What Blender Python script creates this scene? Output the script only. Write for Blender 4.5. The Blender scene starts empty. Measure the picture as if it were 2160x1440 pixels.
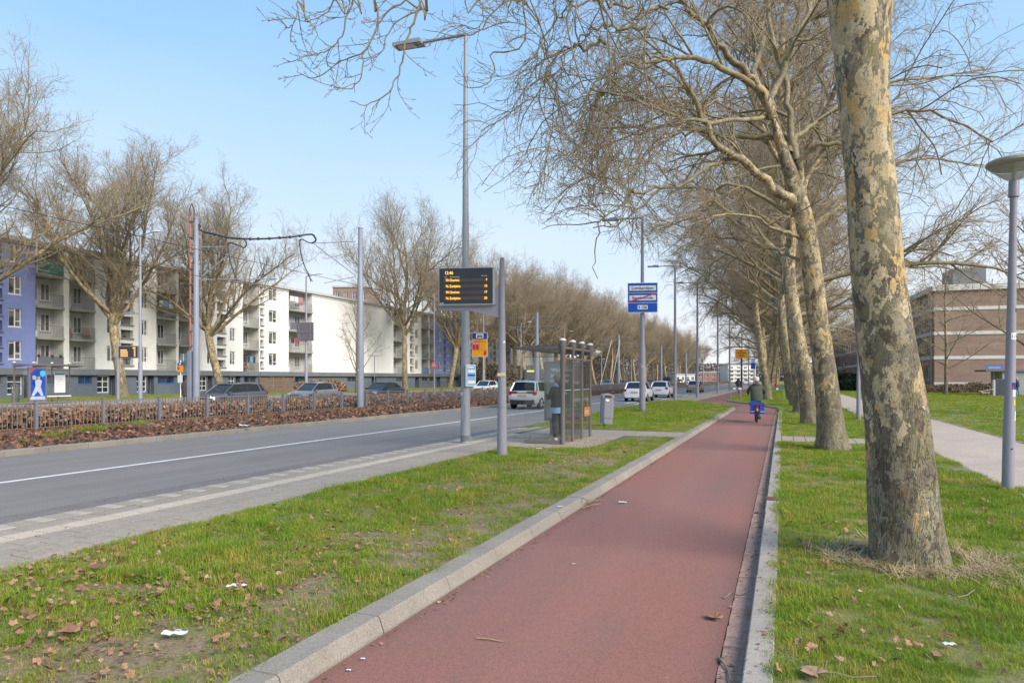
import bpy, bmesh, math, random
import numpy as np
from mathutils import Vector, Matrix

# ------------------------------------------------------------------ camera, sky, sun, exposure
SC = bpy.context.scene
COL = SC.collection
YAW = math.radians(21.66)          # the street runs along +Y, the camera looks a little to its left
CH = 1.75                          # eye height
cam_d = bpy.data.cameras.new('camera')
cam = bpy.data.objects.new('camera', cam_d)
COL.objects.link(cam)
cam.location = (0, 0, CH)
cam.rotation_euler = (math.radians(90), 0, YAW)
cam_d.lens = 24.0
cam_d.sensor_width = 36.0
cam_d.shift_y = 78.0 / 2160.0
cam_d.clip_start = 0.05
cam_d.clip_end = 4000
SC.camera = cam

SUN_EL, SUN_AZ = math.radians(38), math.radians(113)   # azimuth measured from +Y towards +X
world = bpy.data.worlds.new('World')
SC.world = world
world.use_nodes = True
wn = world.node_tree
wn.nodes.clear()
w_out = wn.nodes.new('ShaderNodeOutputWorld')
w_bg = wn.nodes.new('ShaderNodeBackground')
w_sky = wn.nodes.new('ShaderNodeTexSky')
w_sky.sky_type = 'NISHITA'
w_sky.sun_disc = False
w_sky.sun_elevation = SUN_EL
w_sky.sun_rotation = SUN_AZ
w_sky.air_density = 1.0
w_sky.dust_density = 1.0
w_sky.ozone_density = 1.5
w_bg.inputs['Strength'].default_value = 0.096
# thin high veil that whitens towards the horizon
w_tc = wn.nodes.new('ShaderNodeTexCoord')
w_sep = wn.nodes.new('ShaderNodeSeparateXYZ')
w_ramp = wn.nodes.new('ShaderNodeValToRGB')
w_no = wn.nodes.new('ShaderNodeTexNoise')
w_map = wn.nodes.new('ShaderNodeMapping')
w_mul = wn.nodes.new('ShaderNodeMath'); w_mul.operation = 'MULTIPLY'; w_mul.inputs[1].default_value = 0.16
w_add = wn.nodes.new('ShaderNodeMath'); w_add.operation = 'ADD'
w_sub = wn.nodes.new('ShaderNodeMath'); w_sub.operation = 'SUBTRACT'; w_sub.inputs[1].default_value = 0.08
w_mix = wn.nodes.new('ShaderNodeMixRGB')
w_col = wn.nodes.new('ShaderNodeValToRGB')
ec = w_col.color_ramp.elements
ec[0].position = 0.0; ec[0].color = (0.86, 0.86, 0.88, 1)
ec[1].position = 0.62; ec[1].color = (0.25, 0.54, 0.97, 1)
for p_, c_ in ((0.10, (0.78, 0.83, 0.90, 1)), (0.24, (0.58, 0.76, 0.95, 1)), (0.42, (0.37, 0.64, 0.97, 1))):
    q_ = ec.new(p_); q_.color = c_
w_sc = wn.nodes.new('ShaderNodeVectorMath'); w_sc.operation = 'SCALE'; w_sc.inputs['Scale'].default_value = 7.0
w_map.inputs['Scale'].default_value = (1.2, 1.2, 4.5)
w_no.inputs['Scale'].default_value = 1.6
w_no.inputs['Detail'].default_value = 5
e = w_ramp.color_ramp.elements
e[0].position = 0.0; e[0].color = (1, 1, 1, 1)
e[1].position = 1.0; e[1].color = (0.62, 0.62, 0.62, 1)
for p_, v_ in ((0.10, 0.98), (0.22, 0.92), (0.36, 0.86), (0.55, 0.75)):
    q_ = e.new(p_); q_.color = (v_, v_, v_, 1)
wn.links.new(w_tc.outputs['Generated'], w_sep.inputs[0])
wn.links.new(w_tc.outputs['Generated'], w_map.inputs[0])
wn.links.new(w_map.outputs[0], w_no.inputs['Vector'])
wn.links.new(w_no.outputs['Fac'], w_mul.inputs[0])
wn.links.new(w_sep.outputs['Z'], w_add.inputs[0])
wn.links.new(w_mul.outputs[0], w_add.inputs[1])
wn.links.new(w_add.outputs[0], w_sub.inputs[0])
wn.links.new(w_sub.outputs[0], w_ramp.inputs[0])
wn.links.new(w_sub.outputs[0], w_col.inputs[0])
wn.links.new(w_col.outputs[0], w_sc.inputs[0])
wn.links.new(w_sc.outputs[0], w_mix.inputs['Color2'])
wn.links.new(w_sky.outputs[0], w_mix.inputs['Color1'])
wn.links.new(w_ramp.outputs[0], w_mix.inputs['Fac'])
wn.links.new(w_mix.outputs[0], w_bg.inputs['Color'])
wn.links.new(w_bg.outputs[0], w_out.inputs[0])

sun_d = bpy.data.lights.new('sun', 'SUN')
sun_d.energy = 3.4
sun_d.angle = math.radians(40)
sun_d.color = (1.0, 0.91, 0.80)
sun = bpy.data.objects.new('sun', sun_d)
COL.objects.link(sun)
_dir = Vector((math.sin(SUN_AZ) * math.cos(SUN_EL), math.cos(SUN_AZ) * math.cos(SUN_EL), math.sin(SUN_EL)))
sun.rotation_euler = _dir.to_track_quat('Z', 'Y').to_euler()
sun.location = (0, 0, 40)
SC.view_settings.view_transform = 'Standard'
SC.view_settings.look = 'None'
SC.view_settings.exposure = 0.80
SC.view_settings.gamma = 1.0
SC.view_settings.use_curve_mapping = False
try:
    SC.cycles.max_bounces = 8
    SC.cycles.transparent_max_bounces = 24
except Exception:
    pass

random.seed(7)
RNG = np.random.default_rng(7)
SY, CY_ = math.sin(YAW), math.cos(YAW)

def at_depth(px, py, d):
    """world point seen at photo pixel (px, py) of the 2160-wide photo at depth d"""
    xc = (px - 1080) / 1440.0
    return Vector((d * (-SY + xc * CY_), d * (CY_ + xc * SY), CH + (798 - py) / 1440.0 * d))

def ground(px, py, z=0.0):
    return at_depth(px, py, 1440.0 * (CH - z) / (py - 798))

def y_at(px, X):
    """Y where the vertical plane seen at column px crosses the plane x = X"""
    xc = (px - 1080) / 1440.0
    return X * (CY_ + xc * SY) / (-SY + xc * CY_)

# ------------------------------------------------------------------ materials
MATS = {}

def new_mat(name):
    m = bpy.data.materials.new(name)
    m.use_nodes = True
    nt = m.node_tree
    b = nt.nodes.get('Principled BSDF')
    MATS[name] = m
    return m, nt, b

def rgb(c):
    return (c[0], c[1], c[2], 1.0)

def noise(nt, vec, scale, detail=4, rough=0.55, dist=0.0):
    n = nt.nodes.new('ShaderNodeTexNoise')
    n.inputs['Scale'].default_value = scale
    n.inputs['Detail'].default_value = detail
    n.inputs['Roughness'].default_value = rough
    n.inputs['Distortion'].default_value = dist
    nt.links.new(vec, n.inputs['Vector'])
    return n

def ramp(nt, fac, stops, interp='LINEAR'):
    r = nt.nodes.new('ShaderNodeValToRGB')
    r.color_ramp.interpolation = interp
    el = r.color_ramp.elements
    while len(el) > 1:
        el.remove(el[-1])
    el[0].position = stops[0][0]; el[0].color = rgb(stops[0][1])
    for p, c in stops[1:]:
        q = el.new(p); q.color = rgb(c)
    nt.links.new(fac, r.inputs[0])
    return r

def mixc(nt, fac, a, b, mode='MIX'):
    m = nt.nodes.new('ShaderNodeMixRGB')
    m.blend_type = mode
    for s, v in ((m.inputs[0], fac), (m.inputs[1], a), (m.inputs[2], b)):
        if isinstance(v, (int, float)):
            s.default_value = v
        elif isinstance(v, (tuple, list)):
            s.default_value = rgb(v)
        else:
            nt.links.new(v, s)
    return m

def coords(nt, world=False):
    if world:
        return nt.nodes.new('ShaderNodeNewGeometry').outputs['Position']
    return nt.nodes.new('ShaderNodeTexCoord').outputs['Object']

def bump(nt, b, h, strength, dist=0.01):
    bp = nt.nodes.new('ShaderNodeBump')
    bp.inputs['Strength'].default_value = strength
    bp.inputs['Distance'].default_value = dist
    nt.links.new(h, bp.inputs['Height'])
    nt.links.new(bp.outputs[0], b.inputs['Normal'])
    return bp

def mat(name, base, rough=0.6, metal=0.0, var=None, vscale=3.0, bscale=None, bstr=0.2, bdist=0.005, world=False,
        spec=None, fine=None):
    """plain surface with mottling (var: second colour) and optional relief"""
    if name in MATS:
        return MATS[name]
    m, nt, b = new_mat(name)
    b.inputs['Base Color'].default_value = rgb(base)
    b.inputs['Roughness'].default_value = rough
    b.inputs['Metallic'].default_value = metal
    if spec is not None:
        b.inputs['Specular IOR Level'].default_value = spec
    v = coords(nt, world)
    if var is None:
        var = tuple(c * 0.8 for c in base)
    n1 = noise(nt, v, vscale, 6, 0.6)
    r1 = ramp(nt, n1.outputs['Fac'], ((0.32, base), (0.72, var)))
    out = r1.outputs[0]
    if fine:
        n2 = noise(nt, v, fine[0], 2)
        r2 = ramp(nt, n2.outputs['Fac'], ((0.3, (1 - fine[1],) * 3), (0.7, (1 + fine[1],) * 3)))
        out = mixc(nt, 1.0, out, r2.outputs[0], 'MULTIPLY').outputs[0]
    nt.links.new(out, b.inputs['Base Color'])
    if bscale:
        n3 = noise(nt, v, bscale, 3)
        bump(nt, b, n3.outputs['Fac'], bstr, bdist)
    return m

def emit(name, col, strength):
    if name in MATS:
        return MATS[name]
    m, nt, b = new_mat(name)
    b.inputs['Base Color'].default_value = rgb(col)
    b.inputs['Emission Color'].default_value = rgb(col)
    b.inputs['Emission Strength'].default_value = strength
    return m

def glass_mat(name, tint=(0.93, 0.97, 0.96), refl=0.09, milk=0.0):
    if name in MATS:
        return MATS[name]
    m, nt, b = new_mat(name)
    nt.nodes.remove(b)
    out = nt.nodes.get('Material Output')
    tr = nt.nodes.new('ShaderNodeBsdfTransparent'); tr.inputs[0].default_value = rgb(tint)
    gl = nt.nodes.new('ShaderNodeBsdfGlossy'); gl.inputs['Roughness'].default_value = 0.03
    lw = nt.nodes.new('ShaderNodeLayerWeight'); lw.inputs[0].default_value = 0.35
    mu = nt.nodes.new('ShaderNodeMath'); mu.operation = 'MULTIPLY_ADD'
    mu.inputs[1].default_value = 0.5; mu.inputs[2].default_value = refl
    mx = nt.nodes.new('ShaderNodeMixShader')
    nt.links.new(lw.outputs['Fresnel'], mu.inputs[0])
    nt.links.new(mu.outputs[0], mx.inputs[0])
    nt.links.new(tr.outputs[0], mx.inputs[1]); nt.links.new(gl.outputs[0], mx.inputs[2])
    last = mx
    if milk:
        df = nt.nodes.new('ShaderNodeBsdfDiffuse'); df.inputs[0].default_value = (0.5, 0.52, 0.5, 1)
        m2 = nt.nodes.new('ShaderNodeMixShader'); m2.inputs[0].default_value = milk
        nt.links.new(mx.outputs[0], m2.inputs[1]); nt.links.new(df.outputs[0], m2.inputs[2]); last = m2
    nt.links.new(last.outputs[0], out.inputs[0])
    return m

# ------------------------------------------------------------------ mesh helpers
class MB:
    """collects shapes into one mesh; coordinates are local to the parent thing"""
    def __init__(s):
        s.v = []; s.f = []; s.mi = []; s.m = 0
    def add(s, vs, fs):
        o = len(s.v)
        s.v.extend([tuple(v) for v in vs])
        for f in fs:
            s.f.append(tuple(i + o for i in f)); s.mi.append(s.m)
        return s
    def box(s, x0, x1, y0, y1, z0, z1, bev=0.0):
        if bev:
            b = bev
            vs = [(x0, y0, z0), (x1, y0, z0), (x1, y1, z0), (x0, y1, z0),
                  (x0, y0, z1 - b), (x1, y0, z1 - b), (x1, y1, z1 - b), (x0, y1, z1 - b),
                  (x0 + b, y0 + b, z1), (x1 - b, y0 + b, z1), (x1 - b, y1 - b, z1), (x0 + b, y1 - b, z1)]
            fs = [(3, 2, 1, 0), (8, 9, 10, 11)]
            for a in (0, 4):
                for i in range(4):
                    j = (i + 1) % 4
                    fs.append((a + i, a + j, a + 4 + j, a + 4 + i))
            return s.add(vs, fs)
        vs = [(x0, y0, z0), (x1, y0, z0), (x1, y1, z0), (x0, y1, z0), (x0, y0, z1), (x1, y0, z1), (x1, y1, z1), (x0, y1, z1)]
        return s.add(vs, [(3, 2, 1, 0), (4, 5, 6, 7), (0, 1, 5, 4), (1, 2, 6, 5), (2, 3, 7, 6), (3, 0, 4, 7)])
    def obox(s, c, ax, ay, az, hx, hy, hz):
        c = Vector(c); ax = Vector(ax).normalized(); ay = Vector(ay).normalized(); az = Vector(az).normalized()
        vs = [c + ax * hx * i + ay * hy * j + az * hz * k for k in (-1, 1) for i, j in ((-1, -1), (1, -1), (1, 1), (-1, 1))]
        return s.add(vs, [(3, 2, 1, 0), (4, 5, 6, 7), (0, 1, 5, 4), (1, 2, 6, 5), (2, 3, 7, 6), (3, 0, 4, 7)])
    def tube(s, pts, rad, n=8, caps=True):
        pts = [Vector(p) for p in pts]
        if not isinstance(rad, (list, tuple)):
            rad = [rad] * len(pts)
        vs = []; fs = []
        ref = None
        for i, p in enumerate(pts):
            t = (pts[min(i + 1, len(pts) - 1)] - pts[max(i - 1, 0)]).normalized()
            if ref is None:
                ref = Vector((1, 0, 0)) if abs(t.x) < 0.8 else Vector((0, 1, 0))
            u = (ref - t * ref.dot(t)).normalized(); w = t.cross(u); ref = u
            for k in range(n):
                a = 2 * math.pi * k / n
                vs.append(p + (u * math.cos(a) + w * math.sin(a)) * rad[i])
        for i in range(len(pts) - 1):
            for k in range(n):
                k2 = (k + 1) % n
                fs.append((i * n + k, i * n + k2, (i + 1) * n + k2, (i + 1) * n + k))
        if caps:
            fs.append(tuple(range(n - 1, -1, -1)))
            fs.append(tuple((len(pts) - 1) * n + k for k in range(n)))
        return s.add(vs, fs)
    def lathe(s, prof, n=16, c=(0, 0, 0)):
        vs = []; fs = []
        for r, z in prof:
            for k in range(n):
                a = 2 * math.pi * k / n
                vs.append((c[0] + r * math.cos(a), c[1] + r * math.sin(a), c[2] + z))
        for i in range(len(prof) - 1):
            for k in range(n):
                k2 = (k + 1) % n
                fs.append((i * n + k, i * n + k2, (i + 1) * n + k2, (i + 1) * n + k))
        return s.add(vs, fs)
    def prism(s, poly, z0, z1):
        n = len(poly)
        vs = [(p[0], p[1], z0) for p in poly] + [(p[0], p[1], z1) for p in poly]
        fs = [tuple(range(n - 1, -1, -1)), tuple(range(n, 2 * n))]
        for i in range(n):
            j = (i + 1) % n
            fs.append((i, j, n + j, n + i))
        return s.add(vs, fs)
    def xz(s, poly, y0, y1):
        """polygon drawn in the x-z plane, extruded in y"""
        n = len(poly)
        vs = [(p[0], y0, p[1]) for p in poly] + [(p[0], y1, p[1]) for p in poly]
        fs = [tuple(range(n)), tuple(range(2 * n - 1, n - 1, -1))]
        for i in range(n):
            j = (i + 1) % n
            fs.append((j, i, n + i, n + j))
        return s.add(vs, fs)
    def ball(s, c, rx, ry=None, rz=None, n=10, m=6):
        ry = ry or rx; rz = rz or rx
        prof = [(math.sin(math.pi * i / m), -math.cos(math.pi * i / m)) for i in range(m + 1)]
        vs = []; fs = []
        for r, z in prof:
            for k in range(n):
                a = 2 * math.pi * k / n
                vs.append((c[0] + rx * r * math.cos(a), c[1] + ry * r * math.sin(a), c[2] + rz * z))
        for i in range(m):
            for k in range(n):
                k2 = (k + 1) % n
                fs.append((i * n + k, i * n + k2, (i + 1) * n + k2, (i + 1) * n + k))
        return s.add(vs, fs)
    def mesh(s, name, mats, smooth=False):
        me = bpy.data.meshes.new(name)
        me.from_pydata(s.v, [], s.f)
        mats = mats if isinstance(mats, (list, tuple)) else [mats]
        for m in mats:
            me.materials.append(m)
        if len(mats) > 1:
            me.polygons.foreach_set('material_index', s.mi)
        if smooth:
            me.polygons.foreach_set('use_smooth', [True] * len(me.polygons))
            try:
                me.set_sharp_from_angle(angle=math.radians(40))
            except Exception:
                pass
        me.validate()
        me.update()
        return me
    def build(s, name, mats, parent=None, smooth=False, loc=None):
        return link(name, s.mesh(name, mats, smooth), parent, loc)

def link(name, me, parent=None, loc=None, rotz=None):
    o = bpy.data.objects.new(name, me)
    COL.objects.link(o)
    if parent is not None:
        o.parent = parent
    if loc is not None:
        o.location = loc
    if rotz is not None:
        o.rotation_euler = (0, 0, rotz)
    return o

def tag(o, label=None, cat=None, group=None, kind=None):
    if label: o['label'] = label
    if cat: o['category'] = cat
    if group: o['group'] = group
    if kind: o['kind'] = kind
    return o

def thing(name, label, cat, loc=(0, 0, 0), rotz=0.0, group=None):
    o = bpy.data.objects.new(name, None)
    o.empty_display_size = 0.2
    COL.objects.link(o)
    o.location = loc; o.rotation_euler = (0, 0, rotz)
    return tag(o, label, cat, group)

CHILDREN = {}
def dup(root, loc, rotz=None, label=None, scale=None):
    """a copy of a thing with copies of its parts and sub-parts (mesh data shared)"""
    def rec(o, par):
        c = o.copy()
        COL.objects.link(c)
        if par is not None:
            c.parent = par
        for ch in o.children:
            rec(ch, c)
        return c
    r = rec(root, None)
    r.location = loc
    if rotz is not None:
        r.rotation_euler = (0, 0, rotz)
    if scale is not None:
        r.scale = scale if isinstance(scale, tuple) else (scale,) * 3
    if label:
        r['label'] = label
    return r

TXT = {}
def text_mesh(s, size, m, align='LEFT', bold=0.0):
    key = (s, size, m.name, align, bold)
    if key in TXT:
        return TXT[key]
    cu = bpy.data.curves.new('lettering', 'FONT')
    cu.body = s; cu.size = size; cu.align_x = align; cu.resolution_u = 3
    cu.offset = bold
    cu.fill_mode = 'BOTH'
    to = bpy.data.objects.new('lettering', cu)
    me = bpy.data.meshes.new_from_object(to)
    me.name = 'lettering'
    me.materials.clear(); me.materials.append(m)
    bpy.data.objects.remove(to); bpy.data.curves.remove(cu)
    TXT[key] = me
    return me

def text(s, size, m, parent, loc, rot=(math.radians(90), 0, 0), align='LEFT', bold=0.0, sx=1.0, name='lettering'):
    o = link(name, text_mesh(s, size, m, align, bold), parent, loc)
    o.rotation_euler = rot
    o.scale = (sx, 1, 1)
    return o

def np_mesh(name, V, F, m, smooth=True, mi=None):
    """fast mesh from numpy arrays of vertices and quads/tris"""
    me = bpy.data.meshes.new(name)
    V = np.ascontiguousarray(V, dtype=np.float32); F = np.ascontiguousarray(F, dtype=np.int32)
    k = F.shape[1]
    me.vertices.add(len(V)); me.vertices.foreach_set('co', V.ravel())
    me.loops.add(F.size); me.loops.foreach_set('vertex_index', F.ravel())
    me.polygons.add(len(F))
    me.polygons.foreach_set('loop_start', np.arange(len(F), dtype=np.int32) * k)
    me.polygons.foreach_set('use_smooth', np.full(len(F), smooth))
    for q in (m if isinstance(m, (list, tuple)) else [m]):
        me.materials.append(q)
    if mi is not None:
        me.polygons.foreach_set('material_index', np.asarray(mi, dtype=np.int32))
    me.update(calc_edges=True)
    return me

# ------------------------------------------------------------------ scatter with geometry nodes (only for uncountable stuff)
def scatter(name, pts, rot, scl, sources, host_parent=None, label=None):
    me = bpy.data.meshes.new(name)
    pts = np.asarray(pts, dtype=np.float32)
    me.vertices.add(len(pts)); me.vertices.foreach_set('co', pts.ravel())
    a = me.attributes.new('rot', 'FLOAT_VECTOR', 'POINT'); a.data.foreach_set('vector', np.asarray(rot, dtype=np.float32).ravel())
    a = me.attributes.new('scl', 'FLOAT', 'POINT'); a.data.foreach_set('value', np.asarray(scl, dtype=np.float32).ravel())
    a = me.attributes.new('pick', 'INT', 'POINT'); a.data.foreach_set('value', RNG.integers(0, len(sources), len(pts)).astype(np.int32))
    o = link(name, me, host_parent)
    src = bpy.data.collections.new(name + '_source')
    for i, s in enumerate(sources):
        so = bpy.data.objects.new('%s_source_%02d' % (name, i), s)
        src.objects.link(so)
    ng = bpy.data.node_groups.new(name, 'GeometryNodeTree')
    ng.interface.new_socket('Geometry', in_out='INPUT', socket_type='NodeSocketGeometry')
    ng.interface.new_socket('Geometry', in_out='OUTPUT', socket_type='NodeSocketGeometry')
    N = ng.nodes
    gi = N.new('NodeGroupInput'); go = N.new('NodeGroupOutput')
    ip = N.new('GeometryNodeInstanceOnPoints')
    ci = N.new('GeometryNodeCollectionInfo')
    ci.inputs['Collection'].default_value = src
    ci.inputs['Separate Children'].default_value = True
    ci.inputs['Reset Children'].default_value = True
    def attr(nm, ty):
        q = N.new('GeometryNodeInputNamedAttribute'); q.data_type = ty; q.inputs['Name'].default_value = nm
        return next(s for s in q.outputs if s.enabled and s.name == 'Attribute')
    L = ng.links
    L.new(gi.outputs[0], ip.inputs['Points'])
    L.new(ci.outputs[0], ip.inputs['Instance'])
    ip.inputs['Pick Instance'].default_value = True
    L.new(attr('pick', 'INT'), ip.inputs['Instance Index'])
    L.new(attr('rot', 'FLOAT_VECTOR'), ip.inputs['Rotation'])
    L.new(attr('scl', 'FLOAT'), ip.inputs['Scale'])
    L.new(ip.outputs[0], go.inputs[0])
    md = o.modifiers.new('scatter', 'NODES'); md.node_group = ng
    return o

def vnoise(x, y, s, seed=0):
    """cheap smooth value noise (numpy) in 0..1"""
    x = np.asarray(x) / s; y = np.asarray(y) / s
    xi = np.floor(x).astype(np.int64); yi = np.floor(y).astype(np.int64)
    fx = x - xi; fy = y - yi
    fx = fx * fx * (3 - 2 * fx); fy = fy * fy * (3 - 2 * fy)
    def h(a, b):
        n = (a * 374761393 + b * 668265263 + seed * 974634777) & 0x7fffffff
        n = ((n ^ (n >> 13)) * 1274126177) & 0x7fffffff
        return ((n ^ (n >> 16)) & 0xffff) / 65535.0
    return (h(xi, yi) * (1 - fx) + h(xi + 1, yi) * fx) * (1 - fy) + (h(xi, yi + 1) * (1 - fx) + h(xi + 1, yi + 1) * fx) * fy
# ================================================================== GROUND
def m_asphalt():
    m, nt, b = new_mat('asphalt')
    v = coords(nt, True)
    n1 = noise(nt, v, 0.35, 6, 0.65)
    r1 = ramp(nt, n1.outputs['Fac'], ((0.3, (0.185, 0.164, 0.146)), (0.7, (0.232, 0.207, 0.186))))
    n2 = noise(nt, v, 60, 3, 0.7)
    r2 = ramp(nt, n2.outputs['Fac'], ((0.3, (0.62,) * 3), (0.72, (1.32,) * 3)))
    mp = nt.nodes.new('ShaderNodeMapping'); mp.inputs['Scale'].default_value = (1.6, 0.05, 1)
    nt.links.new(v, mp.inputs[0])
    n3 = noise(nt, mp.outputs[0], 1.0, 3)
    r3 = ramp(nt, n3.outputs['Fac'], ((0.35, (0.88,) * 3), (0.65, (1.1,) * 3)))
    c = mixc(nt, 1.0, r1.outputs[0], r2.outputs[0], 'MULTIPLY')
    c = mixc(nt, 1.0, c.outputs[0], r3.outputs[0], 'MULTIPLY')
    nt.links.new(c.outputs[0], b.inputs['Base Color'])
    b.inputs['Roughness'].default_value = 0.85
    bump(nt, b, n2.outputs['Fac'], 0.35, 0.006)
    return m

def m_red():
    m, nt, b = new_mat('red_asphalt')
    v = coords(nt, True)
    n1 = noise(nt, v, 0.6, 6, 0.65)
    r1 = ramp(nt, n1.outputs['Fac'], ((0.3, (0.240, 0.104, 0.083)), (0.7, (0.206, 0.107, 0.087))))
    n2 = noise(nt, v, 110, 3, 0.75)
    r2 = ramp(nt, n2.outputs['Fac'], ((0.30, (0.55,) * 3), (0.5, (1.0,) * 3), (0.74, (1.5, 1.45, 1.4))))
    mp = nt.nodes.new('ShaderNodeMapping'); mp.inputs['Scale'].default_value = (1.1, 0.12, 1)
    nt.links.new(v, mp.inputs[0])
    n3 = noise(nt, mp.outputs[0], 1.0, 4)
    r3 = ramp(nt, n3.outputs['Fac'], ((0.35, (0.92, 0.97, 1.0)), (0.65, (1.08, 0.98, 0.96))))
    c = mixc(nt, 1.0, r1.outputs[0], r2.outputs[0], 'MULTIPLY')
    c = mixc(nt, 1.0, c.outputs[0], r3.outputs[0], 'MULTIPLY')
    # small pale grit and dark droppings
    vo = nt.nodes.new('ShaderNodeTexVoronoi'); vo.inputs['Scale'].default_value = 3.1
    nt.links.new(v, vo.inputs['Vector'])
    r4 = ramp(nt, vo.outputs['Distance'], ((0.0, (1,) * 3), (0.035, (0,) * 3)))
    c = mixc(nt, r4.outputs[0], c.outputs[0], (0.30, 0.27, 0.25))
    # wheel-polished middle, washed-out edges, thin meandering cracks and old stains
    n5 = noise(nt, v, 2.6, 6, 0.7, 1.5)
    r5 = ramp(nt, n5.outputs['Fac'], ((0.60, (1,) * 3), (0.74, (0.78, 0.80, 0.82))))
    c = mixc(nt, 1.0, c.outputs[0], r5.outputs[0], 'MULTIPLY')
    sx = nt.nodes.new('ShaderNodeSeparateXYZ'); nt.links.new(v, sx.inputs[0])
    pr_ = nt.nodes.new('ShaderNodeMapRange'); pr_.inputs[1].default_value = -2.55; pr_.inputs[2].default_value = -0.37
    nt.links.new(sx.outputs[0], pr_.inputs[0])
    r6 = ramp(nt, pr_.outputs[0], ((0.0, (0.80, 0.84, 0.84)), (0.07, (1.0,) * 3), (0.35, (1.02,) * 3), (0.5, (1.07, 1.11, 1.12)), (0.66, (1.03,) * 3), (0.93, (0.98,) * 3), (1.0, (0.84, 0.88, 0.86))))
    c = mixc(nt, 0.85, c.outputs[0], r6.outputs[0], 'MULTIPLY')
    n8 = noise(nt, v, 1.4, 3, 0.6, 0.4)
    ab = nt.nodes.new('ShaderNodeMath'); ab.operation = 'SUBTRACT'; ab.inputs[1].default_value = 0.5; nt.links.new(n8.outputs['Fac'], ab.inputs[0])
    ab2 = nt.nodes.new('ShaderNodeMath'); ab2.operation = 'ABSOLUTE'; nt.links.new(ab.outputs[0], ab2.inputs[0])
    r9 = ramp(nt, ab2.outputs[0], ((0.0, (0.72,) * 3), (0.0035, (1.0,) * 3)))
    c = mixc(nt, 0.55, c.outputs[0], r9.outputs[0], 'MULTIPLY')
    nt.links.new(c.outputs[0], b.inputs['Base Color'])
    b.inputs['Roughness'].default_value = 0.88
    bump(nt, b, n2.outputs['Fac'], 0.4, 0.005)
    return m

def m_lawn():
    m, nt, b = new_mat('lawn')
    v = coords(nt, True)
    n1 = noise(nt, v, 0.55, 7, 0.7, 0.4)
    r1 = ramp(nt, n1.outputs['Fac'], ((0.28, (0.120, 0.140, 0.030)), (0.46, (0.150, 0.175, 0.034)), (0.58, (0.180, 0.160, 0.055)),
                                      (0.68, (0.190, 0.140, 0.080)), (0.8, (0.130, 0.145, 0.034))))
    n2 = noise(nt, v, 38, 4, 0.8)
    r2 = ramp(nt, n2.outputs['Fac'], ((0.3, (0.5,) * 3), (0.7, (1.4,) * 3)))
    n3 = noise(nt, v, 4.0, 5, 0.7)
    r3 = ramp(nt, n3.outputs['Fac'], ((0.50, (0,) * 3), (0.66, (1,) * 3)))
    c = mixc(nt, 1.0, r1.outputs[0], r2.outputs[0], 'MULTIPLY')
    # trodden strip beside the kerb of the cycle path
    sx = nt.nodes.new('ShaderNodeSeparateXYZ'); nt.links.new(v, sx.inputs[0])
    mr = nt.nodes.new('ShaderNodeMapRange'); mr.inputs[1].default_value = -5.6; mr.inputs[2].default_value = -3.6; mr.inputs[3].default_value = 0.0; mr.inputs[4].default_value = 0.13
    nt.links.new(sx.outputs[0], mr.inputs[0])
    gt = nt.nodes.new('ShaderNodeMath'); gt.operation = 'LESS_THAN'; gt.inputs[1].default_value = -2.7; nt.links.new(sx.outputs[0], gt.inputs[0])
    gy = nt.nodes.new('ShaderNodeMath'); gy.operation = 'LESS_THAN'; gy.inputs[1].default_value = 19.4; nt.links.new(sx.outputs[1], gy.inputs[0])
    my = nt.nodes.new('ShaderNodeMath'); my.operation = 'MULTIPLY'; nt.links.new(mr.outputs[0], my.inputs[0]); nt.links.new(gy.outputs[0], my.inputs[1])
    mm = nt.nodes.new('ShaderNodeMath'); mm.operation = 'MULTIPLY'; nt.links.new(my.outputs[0], mm.inputs[0]); nt.links.new(gt.outputs[0], mm.inputs[1])
    aa = nt.nodes.new('ShaderNodeMath'); aa.operation = 'ADD'; nt.links.new(mm.outputs[0], aa.inputs[0]); nt.links.new(n3.outputs['Fac'], aa.inputs[1])
    r3 = ramp(nt, aa.outputs[0], ((0.50, (0,) * 3), (0.66, (1,) * 3)))
    c = mixc(nt, r3.outputs[0], c.outputs[0], mixc(nt, 1.0, (0.235, 0.170, 0.105), r2.outputs[0], 'MULTIPLY').outputs[0])
    nt.links.new(c.outputs[0], b.inputs['Base Color'])
    b.inputs['Roughness'].default_value = 0.9
    bump(nt, b, n2.outputs['Fac'], 0.6, 0.02)
    return m

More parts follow.
